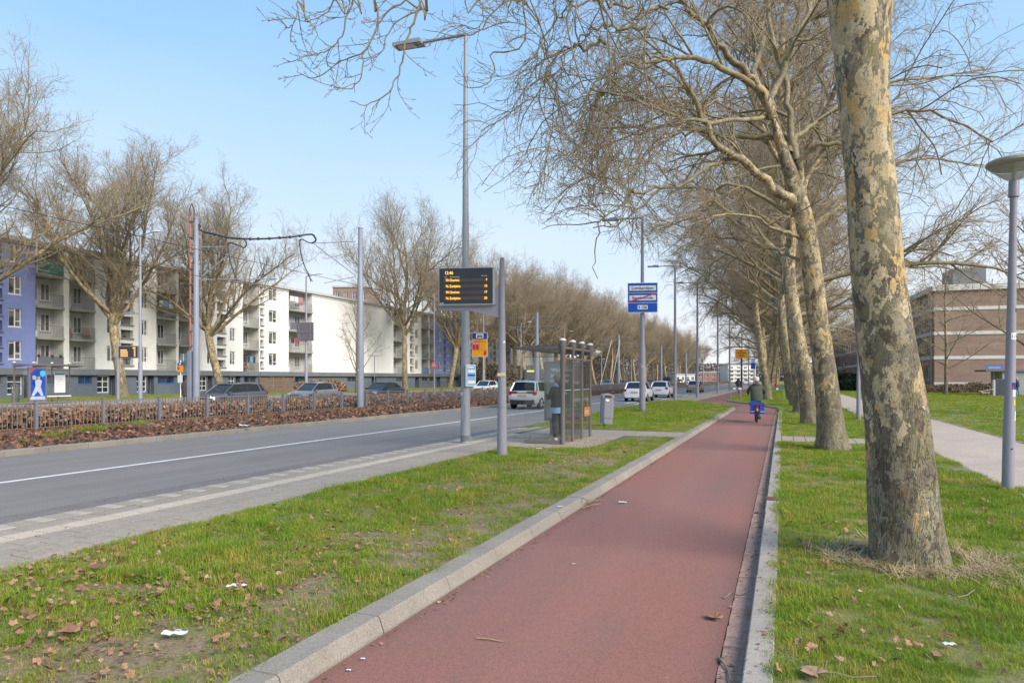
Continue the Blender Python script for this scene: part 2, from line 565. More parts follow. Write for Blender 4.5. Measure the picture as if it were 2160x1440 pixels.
def m_blade():
    m, nt, b = new_mat('grass_blade')
    v = coords(nt, True)
    n1 = noise(nt, v, 0.7, 6, 0.7)
    r1 = ramp(nt, n1.outputs['Fac'], ((0.25, (0.125, 0.235, 0.020)), (0.45, (0.190, 0.305, 0.028)), (0.60, (0.255, 0.325, 0.048)), (0.78, (0.140, 0.245, 0.023))))
    oi = nt.nodes.new('ShaderNodeObjectInfo')
    r2 = ramp(nt, oi.outputs['Random'], ((0.0, (0.72, 0.78, 0.7)), (0.50, (1.1, 1.05, 0.9)), (0.78, (1.25, 1.12, 0.9)), (0.84, (1.9, 1.10, 1.7)), (0.93, (2.1, 1.25, 2.2)), (1.0, (1.3, 0.72, 1.5))))
    c = mixc(nt, 1.0, r1.outputs[0], r2.outputs[0], 'MULTIPLY')
    nt.links.new(c.outputs[0], b.inputs['Base Color'])
    b.inputs['Roughness'].default_value = 0.5
    b.inputs['Specular IOR Level'].default_value = 0.25
    # light passing through the blades
    tl = nt.nodes.new('ShaderNodeBsdfTranslucent'); nt.links.new(c.outputs[0], tl.inputs[0])
    mx = nt.nodes.new('ShaderNodeMixShader'); mx.inputs[0].default_value = 0.35
    out = nt.nodes.get('Material Output')
    nt.links.new(b.outputs[0], mx.inputs[1]); nt.links.new(tl.outputs[0], mx.inputs[2]); nt.links.new(mx.outputs[0], out.inputs[0])
    return m

def m_leaf(name, stops):
    m, nt, b = new_mat(name)
    oi = nt.nodes.new('ShaderNodeObjectInfo')
    r = ramp(nt, oi.outputs['Random'], stops)
    n = noise(nt, coords(nt), 18, 3)
    r2 = ramp(nt, n.outputs['Fac'], ((0.3, (0.75,) * 3), (0.7, (1.2,) * 3)))
    c = mixc(nt, 1.0, r.outputs[0], r2.outputs[0], 'MULTIPLY')
    nt.links.new(c.outputs[0], b.inputs['Base Color'])
    b.inputs['Roughness'].default_value = 0.62
    return m

ASPH = m_asphalt(); RED = m_red(); LAWN = m_lawn(); BLADE = m_blade()
LEAF = m_leaf('dead_leaf', ((0.0, (0.17, 0.090, 0.048)), (0.35, (0.27, 0.140, 0.070)), (0.7, (0.36, 0.205, 0.115)), (0.9, (0.13, 0.075, 0.045)), (1.0, (0.44, 0.29, 0.18))))
LEAF2 = m_leaf('bed_leaf', ((0.0, (0.055, 0.030, 0.020)), (0.3, (0.16, 0.080, 0.048)), (0.6, (0.30, 0.150, 0.088)), (0.85, (0.075, 0.042, 0.028)), (1.0, (0.42, 0.235, 0.145))))
HLEAF = m_leaf('hedge_leaf', ((0.0, (0.11, 0.065, 0.035)), (0.4, (0.30, 0.165, 0.090)), (0.75, (0.44, 0.26, 0.15)), (1.0, (0.15, 0.095, 0.05))))
KERB = mat('kerb_concrete', (0.285, 0.25, 0.212), 0.85, var=(0.20, 0.178, 0.148), vscale=1.2, bscale=45, bstr=0.4, bdist=0.005, world=True, fine=(75, 0.24))
KERB2 = mat('pale_kerb_concrete', (0.34, 0.30, 0.26), 0.85, var=(0.25, 0.22, 0.19), vscale=2.0, bscale=60, bstr=0.3, bdist=0.004, world=True, fine=(75, 0.25))
TILE = mat('paving_concrete', (0.330, 0.278, 0.222), 0.85, var=(0.265, 0.222, 0.178), vscale=1.7, bscale=50, bstr=0.3, bdist=0.003, world=True, fine=(65, 0.22))
TILEB = mat('paving_bed', (0.105, 0.095, 0.075), 0.95, var=(0.10, 0.12, 0.05), vscale=2.0, bscale=40, bstr=0.3, world=True)
WTILE = mat('white_paving', (0.44, 0.385, 0.325), 0.8, var=(0.36, 0.315, 0.265), vscale=2.0, bscale=50, bstr=0.2, world=True, fine=(60, 0.12))
BRICKG = mat('gutter_brick', (0.38, 0.24, 0.195), 0.85, var=(0.27, 0.175, 0.14), vscale=6, bscale=50, bstr=0.4, bdist=0.004, world=True, fine=(60, 0.25))
PAINT = mat('road_paint', (0.74, 0.73, 0.70), 0.7, var=(0.60, 0.59, 0.57), vscale=6, world=True, fine=(50, 0.12))
GRAVEL = mat('path_gravel', (0.42, 0.345, 0.29), 0.9, var=(0.34, 0.275, 0.235), vscale=0.8, bscale=50, bstr=0.4, bdist=0.006, world=True, fine=(55, 0.28))
SOIL = mat('soil', (0.075, 0.052, 0.038), 0.95, var=(0.12, 0.085, 0.062), vscale=2, bscale=25, bstr=0.6, bdist=0.02, world=True)
DRYSOIL = mat('bare_earth', (0.21, 0.165, 0.13), 0.95, var=(0.16, 0.135, 0.08), vscale=3, bscale=30, bstr=0.5, bdist=0.01, world=True, fine=(40, 0.3))
BAND = mat('edge_brick', (0.19, 0.165, 0.15), 0.9, var=(0.15, 0.13, 0.12), vscale=4, bscale=30, bstr=0.4, world=True, fine=(45, 0.3))

def sheet(name, poly, z0, z1, m, kind='structure', parent=None):
    o = MB().prism(poly, z0, z1).build(name, m, parent)
    if kind and parent is None:
        o['kind'] = kind
    return o

def rect(x0, x1, y0, y1):
    return [(x0, y0), (x1, y0), (x1, y1), (x0, y1)]

sheet('ground', rect(-1500, 1500, -300, 2500), -0.5, -0.06, LAWN)
road = sheet('road', rect(-16.2, -8.7, -40, 620), -0.055, 0.0, ASPH)
far_road = sheet('far_road', rect(-36.4, -28.4, -60, 620), -0.055, 0.002, ASPH)
path_poly = [(-2.55, -8), (-0.37, -8), (-0.37, 36.4), (-0.30, 40.3), (-0.45, 42.2), (-1.95, 47.8), (-3.72, 52.9), (-4.05, 53.9), (-4.02, 56.5),
             (-4.05, 91), (-4.1, 420), (-5.7, 420), (-5.7, 117), (-6.15, 74), (-6.3, 53.6), (-5.4, 49.6), (-3.4, 44.6), (-2.62, 42.0), (-2.5, 40.0)]
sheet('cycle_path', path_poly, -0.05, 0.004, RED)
sheet('far_cycle_path', rect(-39.3, -37.0, -60, 420), -0.05, 0.03, RED)
sheet('far_pavement', rect(-46.8, -39.3, -60, 420), -0.05, 0.08, TILE)
sheet('far_lawn', rect(-59.0, -46.8, -60, 420), -0.05, 0.11, LAWN)
sheet('path_side_pavement', [(-8.7, 51.6), (-6.4, 52.8), (-6.17, 74), (-5.72, 117), (-5.72, 420), (-8.7, 420)], -0.05, 0.05, TILE)
sheet('footpath', rect(3.2, 5.7, -10, 330), -0.05, 0.085, GRAVEL)
LAWNS = {
    'left': [(-6.2, -8), (-2.80, -8), (-2.80, 19.5), (-4.0, 19.2), (-4.15, 15.5), (-6.2, 15.3)],
    'island': [(-8.35, 22.2), (-7.6, 22.0), (-2.80, 21.5), (-2.74, 40.2), (-2.9, 42.2), (-3.7, 44.2), (-5.6, 49.2), (-6.6, 52.2), (-8.35, 51.2)],
    'trees_near': [(-0.05, -8), (3.02, -8), (3.02, 19.3), (-0.05, 19.2)],
    'trees_far': [(-0.05, 21.0), (3.02, 21.1), (3.02, 420), (-3.85, 420), (-3.85, 55.5), (-3.55, 53.4), (-1.75, 48.2), (-0.25, 42.9), (-0.08, 40.5)],
    'right': rect(5.75, 70, -10, 420),
}
for k, pl in LAWNS.items():
    sheet('lawn', pl, -0.05, 0.095, LAWN)

# bus platform: bed, brick edge, tiles as parts
plat = [(-8.7, -8), (-6.15, -8), (-6.15, 15.3), (-4.1, 15.5), (-3.95, 19.2), (-2.80, 19.5), (-2.80, 21.5), (-7.6, 22.0), (-8.35, 22.4), (-8.7, 21.5)]
platform = sheet('bus_platform', plat, -0.05, 0.088, TILEB)
MB().box(-8.70, -8.27, -8, 21.5, 0.0895, 0.097, 0.002).build('brick_edge', BAND, platform)
tile_me = MB().box(-0.142, 0.142, -0.142, 0.142, -0.03, 0.012, 0.003).mesh('paving_tile', TILE)
spots = []
for ci, xc in enumerate((-7.745, -7.145, -6.845, -6.545, -6.245)):
    off = 0.15 if ci % 2 else 0.0
    for j in range(72):
        yy = 0.6 + j * 0.30 + off
        spots.append((xc, yy))
for x in np.arange(-5.945, -4.2, 0.30):          # pad under the shelter
    for y in np.arange(15.6, 21.5, 0.30):
        spots.append((x, y))
for x in np.arange(-4.145, -2.85, 0.30):
    for y in np.arange(19.75, 21.4, 0.30):
        spots.append((x, y))
def in_view(x, y):
    d = -x * SY + y * CY_; r = x * CY_ + y * SY
    return d > 1 and abs(r / d) < 0.77 and (CH - 0.1) / d < 0.46
vis = [p for p in spots if in_view(*p)]
vis.sort(key=lambda p: (p[0] ** 2 + p[1] ** 2))
for x, y in vis[:295]:
    o = link('paving_tile', tile_me, platform, (x, y, 0.088 + random.uniform(-0.0015, 0.0015)))
    o.rotation_euler = (random.gauss(0, 0.004), random.gauss(0, 0.004), random.gauss(0, 0.004))
rest = MB()
near = set(vis[:295])
for p in spots:
    if p not in near:
        x, y = p
        rest.box(x - 0.142, x + 0.142, y - 0.142, y + 0.142, 0.086, 0.100 + random.uniform(-0.001, 0.001), 0.004)
rest.build('far_paving_tile', TILE, platform)['kind'] = 'stuff'
blk = MB().box(-0.15, 0.15, -0.085, 0.085, -0.03, 0.013, 0.003).mesh('white_block', WTILE)
for j in range(42):
    link('white_block', blk, platform, (-8.10, 2.7 + j * 0.45, 0.088))
fill = MB().box(-0.15, 0.15, -0.136, 0.136, -0.03, 0.010, 0.003).mesh('grey_block', TILE)
for j in range(42):
    link('grey_block', fill, platform, (-8.10, 2.7 + 0.225 + j * 0.45, 0.088))
rb = MB()
rb.box(-0.146, 0.146, -0.148, 0.148, -0.03, 0.010, 0.002)
for k in range(5):
    x = -0.112 + k * 0.056
    rb.m = 1; rb.box(x - 0.016, x + 0.016, -0.142, 0.142, 0.0102, 0.0165, 0.003)
rib_me = rb.mesh('ribbed_tile', [TILE, WTILE])
for j in range(58):
    link('ribbed_tile', rib_me, platform, (-7.445, 1.8 + j * 0.30, 0.088))

# kerbs of the cycle path: single stones
def kerb_line(name, line, w, z1, step, m, prof='flat', gap=0.008, count=300):
    """stones of about 1 m laid along a polyline; line gives the path-side edge, the stone lies to the side w points to"""
    k = thing(name, None, None); del_keys(k); k['kind'] = 'structure'
    pts = [Vector((p[0], p[1], 0)) for p in line]
    seg = 0; pos = pts[0].copy(); n = 0; cache = {}
    for a, b in zip(pts[:-1], pts[1:]):
        L = (b - a).length; cnt = max(1, round(L / step)); st = L / cnt
        d = (b - a).normalized(); ang = math.atan2(d.y, d.x) - math.pi / 2
        key = round(st, 3)
        if key not in cache:
            mb = MB()
            h = st / 2 - gap / 2
            if prof == 'bevel':      # tall stone with a sloping face on the path side
                sgn = 1 if w < 0 else -1
                pr = [(0, -0.05), (0, 0.015), (-sgn * 0.035, z1 - 0.012), (-sgn * 0.05, z1), (w * 0.96, z1), (w, z1 - 0.008), (w, -0.05)]
                if w > 0: pr = [(p[0], p[1]) for p in pr]
                mb.xz(pr, -h, h)
            else:
                x0, x1 = sorted((0, w)); mb.box(x0, x1, -h, h, -0.05, z1, 0.008)
            me = mb.mesh('kerb_stone', m)
            me.flip_normals() if False else None
            cache[key] = me
        for i in range(cnt):
            c = a + d * (st * (i + 0.5))
            o = link('kerb_stone', cache[key], k, (c.x + random.uniform(-0.003, 0.003), c.y, random.uniform(-0.003, 0.003)))
            o.rotation_euler = (random.gauss(0, 0.0015), random.gauss(0, 0.004), ang + random.gauss(0, 0.0012))
            n += 1
    return k
def del_keys(o):
    for q in ('label', 'category', 'group'):
        if q in o: del o[q]
kerb_line('kerb', [(-2.55, -1), (-2.5, 39.2), (-2.50, 40.0), (-2.53, 41.0), (-2.64, 41.9), (-2.85, 42.7)], -0.25, 0.115, 1.0, KERB, 'bevel')
kerb_line('kerb', [(-0.21, -1), (-0.21, 36.4), (-0.14, 40.2), (-0.22, 41.3), (-0.42, 42.5), (-1.9, 47.9), (-3.62, 53.0), (-3.92, 53.7), (-4.0, 54.6)], 0.16, 0.105, 1.0, KERB2)
kerb_line('median_kerb', [(-16.2, 6), (-16.2, 86)], -0.27, 0.13, 1.0, KERB)
sheet('median_kerb_far', rect(-16.47, -16.2, 86, 420), -0.05, 0.13, KERB)
sheet('far_road_kerb', rect(-28.4, -28.15, -60, 420), -0.05, 0.13, KERB)
sheet('far_road_kerb_outer', rect(-36.65, -36.4, -60, 420), -0.05, 0.13, KERB)
kerb_line('footpath_kerb', [(3.2, 5), (3.2, 34)], -0.07, 0.10, 1.0, KERB2)
sheet('footpath_kerb_far', rect(3.13, 3.2, 34, 330), -0.05, 0.10, KERB2)
sheet('footpath_edging', rect(5.7, 5.75, -10, 330), -0.05, 0.098, KERB2)
# gutter of bricks
gut = MB().box(-0.367, -0.213, -2, 36.4, -0.04, -0.012).build('gutter', SOIL); gut['kind'] = 'structure'
gb = MB().box(-0.074, 0.074, -0.047, 0.047, -0.03, 0.0, 0.004).mesh('gutter_brick', BRICKG)
gl = []
y = 1.9
while y < 36.3:
    gl.append(y); y += 0.100
for i, y in enumerate(gl[:240]):
    o = link('gutter_brick', gb, gut, (-0.290 + random.uniform(-0.003, 0.003), y, 0.002 + random.uniform(-0.004, 0.003)))
    o.rotation_euler = (random.gauss(0, 0.015), random.gauss(0.02, 0.012), random.gauss(0, 0.012))
gr = MB()
for y in gl[240:]:
    gr.box(-0.366, -0.218, y - 0.047, y + 0.047, -0.03, 0.002, 0.004)
gr.build('far_gutter_brick', BRICKG, gut)['kind'] = 'stuff'
# side path across the tree strip
sp = sheet('side_path', [(-0.05, 19.2), (3.13, 19.3), (3.13, 21.1), (-0.05, 21.0)], -0.05, 0.088, TILEB)
for i, x in enumerate(np.arange(0.11, 3.1, 0.30)):
    for y in np.arange(19.36, 21.0, 0.30):
        link('paving_tile', tile_me, sp, (x, y, 0.088))

# road markings
mk = MB().box(-12.29, -12.17, -40, 420, 0.0005, 0.004).build('lane_line', PAINT); mk['kind'] = 'structure'
for y0 in (46.5, 57.0, 70.0):
    a = MB()
    a.prism([(-9.5, y0), (-9.3, y0), (-9.3, y0 + 4.5), (-9.5, y0 + 4.5)], 0.0005, 0.004)
    a.prism([(-10.4, y0 + 1), (-10.2, y0 + 1), (-10.2, y0 + 5.5), (-10.4, y0 + 5.5)], 0.0005, 0.004)
    o = a.build('road_arrow', PAINT); o['kind'] = 'structure'
mk2 = MB()
for k in range(50):
    mk2.box(-32.5, -32.38, -20 + k * 6, -17 + k * 6, 0.0025, 0.006)
o = mk2.build('far_lane_dash', PAINT); o['kind'] = 'structure'

# planted bed of the median
nx, ny = 22, 90
gx = np.linspace(-16.47, -28.15, nx); gy = np.concatenate([np.linspace(2, 60, 60), np.linspace(66, 420, 30)])
GX, GY = np.meshgrid(gx, gy)
def bed_z(x, y):
    t = np.clip((-16.47 - x) / 2.2, 0, 1)
    s = np.clip((-19.0 - x) / 3.0, 0, 1)
    return 0.09 + 0.05 * t * (1 - s) - 0.08 * s + 0.09 * (vnoise(x, y, 0.9, 3) - 0.4) * t * (1 - 0.7 * s)
GZ = bed_z(GX, GY)
V = np.stack([GX, GY, GZ], -1).reshape(-1, 3)
idx = np.arange(nx * ny).reshape(ny, nx)
Fq = np.stack([idx[:-1, :-1], idx[1:, :-1], idx[1:, 1:], idx[:-1, 1:]], -1).reshape(-1, 4)
bed = link('median_bed', np_mesh('median_bed', V, Fq, SOIL)); bed['kind'] = 'structure'

# ------------------------------------------------------------------ grass, leaves
def clump(n, h, r, w, seed, lean=0.5):
    rg = random.Random(seed); vs = []; fs = []
    for i in range(n):
        a = rg.uniform(0, 6.283); q = r * math.sqrt(rg.random())
        x, y = q * math.cos(a), q * math.sin(a)
        b = rg.uniform(0, 6.283); hh = h * rg.uniform(0.45, 1.1); ln = hh * rg.uniform(0.15, lean * 1.6)
        dx, dy = math.cos(b), math.sin(b); sx, sy = -dy * w / 2, dx * w / 2
        o = len(vs)
        for t, ww in ((0, 1.0), (0.5, 0.85)):
            cx = x + dx * ln * t * t; cy = y + dy * ln * t * t; cz = hh * t
            vs.append((cx - sx * ww, cy - sy * ww, cz)); vs.append((cx + sx * ww, cy + sy * ww, cz))
        vs.append((x + dx * ln, y + dy * ln, hh * (1 - 0.25 * ln / hh)))
        fs.append((o, o + 1, o + 3, o + 2)); fs.append((o + 2, o + 3, o + 4))
    me = bpy.data.meshes.new('grass_clump'); me.from_pydata(vs, [], fs); me.materials.append(BLADE)
    return me
CLUMPS = [clump(46, 0.062, 0.10, 0.0042, 11), clump(40, 0.048, 0.10, 0.0045, 12), clump(50, 0.075, 0.11, 0.004, 13),
          clump(36, 0.04, 0.11, 0.0045, 14, 0.9), clump(44, 0.055, 0.10, 0.0042, 15, 0.8)]
FCL = [clump(60, 0.07, 0.28, 0.011, 21), clump(60, 0.055, 0.28, 0.012, 22), clump(50, 0.08, 0.25, 0.011, 23)]
TALL = [clump(60, 0.13, 0.13, 0.005, 31, 0.7), clump(50, 0.11, 0.12, 0.005, 32, 0.9)]

def in_poly(P, poly):
    x, y = P[:, 0], P[:, 1]; c = np.zeros(len(P), bool); n = len(poly)
    for i in range(n):
        x1, y1 = poly[i]; x2, y2 = poly[(i + 1) % n]
        if y1 == y2: continue
        t = ((y1 > y) != (y2 > y)) & (x < (x2 - x1) * (y - y1) / (y2 - y1) + x1)
        c ^= t
    return c

def view_mask(P, margin=0.06, dmax=200):
    d = -P[:, 0] * SY + P[:, 1] * CY_; r = P[:, 0] * CY_ + P[:, 1] * SY
    return (d > 2.9) & (d < dmax) & (np.abs(r / np.maximum(d, 0.1)) < 0.75 + margin)

BARE = [tuple(ground(300, 1355, 0.1))[:2] + (0.32,), tuple(ground(340, 1385, 0.1))[:2] + (0.30,), tuple(ground(640, 1240, 0.1))[:2] + (0.45,), tuple(ground(850, 1180, 0.1))[:2] + (0.4,),
        tuple(ground(1150, 1000, 0.1))[:2] + (0.9,), tuple(ground(960, 1080, 0.1))[:2] + (0.5,), tuple(ground(1240, 975, 0.1))[:2] + (0.7,), tuple(ground(1770, 1300, 0.1))[:2] + (0.3,),
        tuple(ground(760, 1130, 0.1))[:2] + (0.35,)]
def lawn_density(P):
    n = vnoise(P[:, 0], P[:, 1], 0.55, 5) * 0.6 + vnoise(P[:, 0], P[:, 1], 0.2, 6) * 0.4
    # worn strip beside the left kerb
    worn = np.exp(-((P[:, 0] + 3.3) / 0.75) ** 2) * (P[:, 0] < -2.7) * np.where(P[:, 1] < 20, 1.0, 0.25)
    dn = np.clip(1.55 * (n - 0.14), 0.12, 1) * (1 - 0.6 * worn * (0.3 + n))
    for bx, by, br in BARE:
        q = ((P[:, 0] - bx) ** 2 + ((P[:, 1] - by) * 1.0) ** 2) / br ** 2
        dn = dn * np.clip(q * 0.9, 0.1, 1)
    return dn

def grass_pts(poly, bbox, dens, dmin, dmax, edge=0.0):
    x0, x1, y0, y1 = bbox
    n = int((x1 - x0) * (y1 - y0) * dens)
    P = np.stack([RNG.uniform(x0, x1, n), RNG.uniform(y0, y1, n)], -1)
    P = P[in_poly(P, poly)]
    P = P[view_mask(P)]
    d = -P[:, 0] * SY + P[:, 1] * CY_
    P = P[(d >= dmin) & (d < dmax)]
    return P[RNG.random(len(P)) < lawn_density(P)]

def put_grass(name, P, src, s0, s1, z=0.09):
    n = len(P)
    pts = np.concatenate([P, np.full((n, 1), z)], 1)
    rot = np.stack([RNG.normal(0, 0.12, n), RNG.normal(0, 0.12, n), RNG.uniform(0, 6.283, n)], -1)
    hv = vnoise(P[:, 0], P[:, 1], 0.8, 9)
    scl = RNG.uniform(s0, s1, n) * (0.62 + 0.75 * hv)
    o = scatter(name, pts, rot, scl, src); o['kind'] = 'stuff'
    return o
near = [grass_pts(LAWNS['left'], (-6.3, -2.8, 0, 12), 330, 2.9, 10), grass_pts(LAWNS['trees_near'], (-0.1, 3.1, 0, 12), 340, 2.9, 10),
        grass_pts(LAWNS['right'], (5.7, 12, 5, 14), 110, 2.9, 12)]
put_grass('near_grass', np.concatenate(near), CLUMPS, 0.75, 1.2)
mid = [grass_pts(LAWNS['left'], (-6.3, -2.7, 6, 20), 170, 10, 24), grass_pts(LAWNS['trees_near'], (-0.1, 3.1, 6, 20), 170, 10, 24),
       grass_pts(LAWNS['right'], (5.7, 22, 8, 30), 50, 12, 28), grass_pts(LAWNS['island'], (-8.4, -2.7, 21, 30), 90, 12, 30), grass_pts(LAWNS['trees_far'], (-0.1, 3.1, 20, 32), 90, 12, 30)]
put_grass('middle_grass', np.concatenate(mid), CLUMPS, 0.85, 1.4)
farp = [grass_pts(LAWNS['island'], (-8.4, -2.5, 26, 53), 22, 26, 70), grass_pts(LAWNS['trees_far'], (-4, 3.1, 28, 120), 22, 26, 110),
        grass_pts(LAWNS['right'], (5.7, 60, 20, 100), 11, 24, 110)]
fl = grass_pts(rect(-59, -46.8, 15, 150), (-59, -46.8, 15, 150), 7, 40, 160)
put_grass('distant_grass', np.concatenate(farp + [fl]), FCL, 0.8, 1.5)
# longer tufts along edges and round the post
ed = []
for k in range(520):
    ed.append((-6.2 + RNG.normal(0.05, 0.05), RNG.uniform(2.2, 15.3)))
for k in range(160):
    ed.append((-2.84 + RNG.normal(-0.03, 0.03), RNG.uniform(2.2, 19)))
for k in range(260):
    ed.append((0.0 + RNG.normal(0.0, 0.025), RNG.uniform(2.2, 19)))
for k in range(120):
    a = RNG.uniform(0, 6.28); r = 0.12 + abs(RNG.normal(0, 0.08)); ed.append((3.04 + r * math.cos(a), 12.07 + r * math.sin(a)))
for k in range(160):
    ed.append((3.1 + RNG.normal(-0.02, 0.03), RNG.uniform(8, 18.8)))
ed = np.array(ed); ed = ed[view_mask(ed)]
put_grass('edge_grass', ed, CLUMPS, 0.7, 1.05, 0.088)
tl = []
for px, py, r, n in ((640, 1120, 0.8, 60), (420, 1180, 0.7, 50), (900, 1065, 0.7, 40), (560, 1215, 0.5, 26), (250, 1210, 0.4, 24), (2000, 1290, 0.9, 60), (1900, 1400, 0.5, 30), (700, 1190, 0.4, 14), (1080, 1010, 1.0, 40), (120, 1200, 0.3, 18), (2090, 1180, 0.7, 30)):
    c = ground(px, py, 0.1)
    for k in range(n):
        tl.append((c.x + RNG.normal(0, r * 0.45), c.y + RNG.normal(0, r * 0.45)))
tl = np.array(tl)
ok = in_poly(tl, LAWNS['left']) | in_poly(tl, LAWNS['trees_near'])
put_grass('tall_grass_tufts', tl[ok], TALL, 0.55, 0.95)

def leaf_mesh(name, m, curl, seed, lobes=5):
    """a dry lobed leaf about 0.13 m across, curled"""
    rg = random.Random(seed)
    ang = []; rad = []
    for i in range(lobes):
        a = math.radians(-120 + 240 * i / (lobes - 1))
        ang += [a - math.radians(20), a, a + math.radians(16)]
        L = (0.045, 0.058, 0.068, 0.058, 0.045)[i % 5]
        rad += [L * 0.80, L * rg.uniform(0.85, 1.08), L * 0.78]
    vs = [(0, 0, 0)]
    for a, r in zip(ang, rad):
        x, y = r * math.sin(a), r * math.cos(a)
        vs.append((x, y, curl * (abs(x) ** 1.5) * 1.5 + rg.uniform(-0.005, 0.006) + curl * max(0, y) * 0.16))
    n = len(ang)
    fs = [(0, i, i + 1) for i in range(1, n)]
    vs += [(0.002, -0.06, 0.012), (-0.002, -0.06, 0.012)]
    fs.append((0, n + 1, n + 2))
    me = bpy.data.meshes.new(name); me.from_pydata(vs, [], fs); me.materials.append(m)
    return me
LV = [leaf_mesh('fallen_leaf', LEAF, c, i) for i, c in enumerate((0.5, 1.0, -0.5, 0.2, 1.5))]
BL = [leaf_mesh('bed_leaf', LEAF2, c, 20 + i) for i, c in enumerate((0.6, 1.3, -0.8, 0.2, 1.8))]
HL = [leaf_mesh('hedge_leaf', HLEAF, c, 40 + i) for i, c in enumerate((0.6, 1.3, -0.8))]
ROT3 = lambda n, s: np.stack([RNG.normal(0, s, n), RNG.normal(0, s, n), RNG.uniform(0, 6.283, n)], -1)

def leaf_spots():
    L = []
    for px, py, sx, sy, n in ((80, 1250, 130, 60, 110), (120, 1180, 140, 30, 60), (380, 1240, 200, 60, 110), (210, 1160, 120, 40, 50), (330, 1190, 140, 60, 80), (150, 1330, 160, 80, 120), (480, 1260, 120, 60, 70), (620, 1130, 160, 40, 34), (620, 1200, 160, 50, 46),
                              (330, 1400, 260, 50, 40), (800, 1120, 160, 60, 60), (950, 1060, 150, 40, 40), (700, 1080, 200, 30, 30), (1000, 1000, 200, 30, 50), (1180, 975, 120, 14, 40), (560, 1330, 160, 60, 26), (1250, 950, 90, 10, 24),
                              (1750, 1320, 120, 60, 26), (1900, 1420, 200, 30, 14), (1760, 1100, 100, 60, 26), (2050, 1060, 80, 14, 26), (2100, 1120, 80, 50, 12), (1700, 1200, 60, 60, 12), (2000, 1340, 140, 60, 10), (1700, 990, 60, 30, 16), (1400, 880, 200, 14, 30), (2050, 860, 120, 15, 14)):
        for k in range(n):
            a, b = px + RNG.normal(0, sx * 0.6), py + RNG.normal(0, sy * 0.6)
            if b > 860 and b < 1500:
                g = ground(a, b, 0.1); L.append((g.x, g.y))
    L = np.array(L)
    ok = in_poly(L, LAWNS['left']) | in_poly(L, LAWNS['trees_near']) | in_poly(L, LAWNS['right']) | in_poly(L, LAWNS['island']) | in_poly(L, LAWNS['trees_far'])
    return L[ok]
ls = leaf_spots()
n = len(ls)
o = scatter('fallen_leaves', np.concatenate([ls, RNG.uniform(0.115, 0.15, (n, 1))], 1), ROT3(n, 0.45), RNG.uniform(0.25, 0.72, n), LV); o['kind'] = 'stuff'
# crumbs of leaf
n = 19000
P = np.stack([RNG.uniform(-6.1, -2.8, n), RNG.uniform(1.5, 18, n)], -1)
P2 = np.stack([RNG.uniform(0, 3.1, 900), RNG.uniform(2, 14, 900)], -1)
P = P[RNG.random(n) < 0.12 + 0.75 * np.exp(-((P[:, 0] + 3.9) / 1.2) ** 2) * vnoise(P[:, 0], P[:, 1], 0.6, 12) * 1.4 + 0.3 * (P[:, 1] < 6)]
P3 = np.stack([RNG.uniform(-0.37, -0.05, 420), RNG.uniform(1.5, 14, 420)], -1)
P4 = np.stack([-2.5 + np.abs(RNG.normal(0, 0.05, 300)), RNG.uniform(1.5, 16, 300)], -1)
P5 = np.stack([RNG.uniform(-8.7, -6.2, 160), RNG.uniform(2.5, 16, 160)], -1)
PP = np.concatenate([P, P2, P3, P4, P5]); n = len(PP)
zz = np.concatenate([np.full(len(P) + len(P2), 0.115), np.full(len(P3), 0.012), np.full(len(P4), 0.012), np.full(len(P5), 0.108)])
zz[len(P) + len(P2):len(P) + len(P2) + len(P3)] = np.where(P3[:, 0] > -0.21, 0.112, 0.012)
o = scatter('leaf_crumbs', np.concatenate([PP, zz[:, None]], 1), ROT3(n, 0.3), RNG.uniform(0.10, 0.34, n), LV); o['kind'] = 'stuff'
# median bed leaves
n = 42000
Y = 3 + 110 * RNG.random(n) ** 1.5
X = -16.42 - 7.4 * RNG.random(n) ** 0.9
P = np.stack([X, Y], -1); P = P[view_mask(P, 0.05, 130)]; n = len(P)
d = -P[:, 0] * SY + P[:, 1] * CY_
o = scatter('median_dead_leaves', np.concatenate([P, (bed_z(P[:, 0], P[:, 1]) + RNG.uniform(0.0, 0.085, n) * np.where(P[:, 0] < -21.5, 0.3, 1.0) * np.clip((-16.42 - P[:, 0]) / 0.6, 0, 1))[:, None]], 1),
            np.stack([RNG.normal(0, 0.8, n), RNG.normal(0, 0.8, n), RNG.uniform(0, 6.28, n)], -1), RNG.uniform(0.6, 1.25, n) * (1 + d / 90), BL); o['kind'] = 'stuff'
# low hedge behind the railing
hedge = thing('beech_hedge', 'low clipped brown beech hedge running behind the median railing', 'hedge', (-25.4, 0, 0.05))
n = 26000
Y = 5 + 150 * RNG.random(n) ** 1.5
top = RNG.random(n) < 0.35
Z = np.where(top, 0.50 + RNG.normal(0, 0.05, n), RNG.uniform(0.08, 0.54, n))
X = np.where(top, RNG.uniform(-0.75, 0.75, n), np.where(RNG.random(n) < 0.75, 0.75, -0.75) + RNG.normal(0, 0.07, n))
Z = Z + 0.10 * (vnoise(Y, X, 1.3, 8) - 0.5)
P = np.stack([X, Y, Z], -1)
o = scatter('foliage', P, np.stack([RNG.normal(0, 1.2, n), RNG.normal(0, 1.2, n), RNG.uniform(0, 6.28, n)], -1), RNG.uniform(0.9, 1.6, n) * (1 + Y / 110), HL, hedge); o['kind'] = 'stuff'
STEM = mat('hedge_stem', (0.12, 0.085, 0.06), 0.9, var=(0.20, 0.15, 0.11), vscale=9)
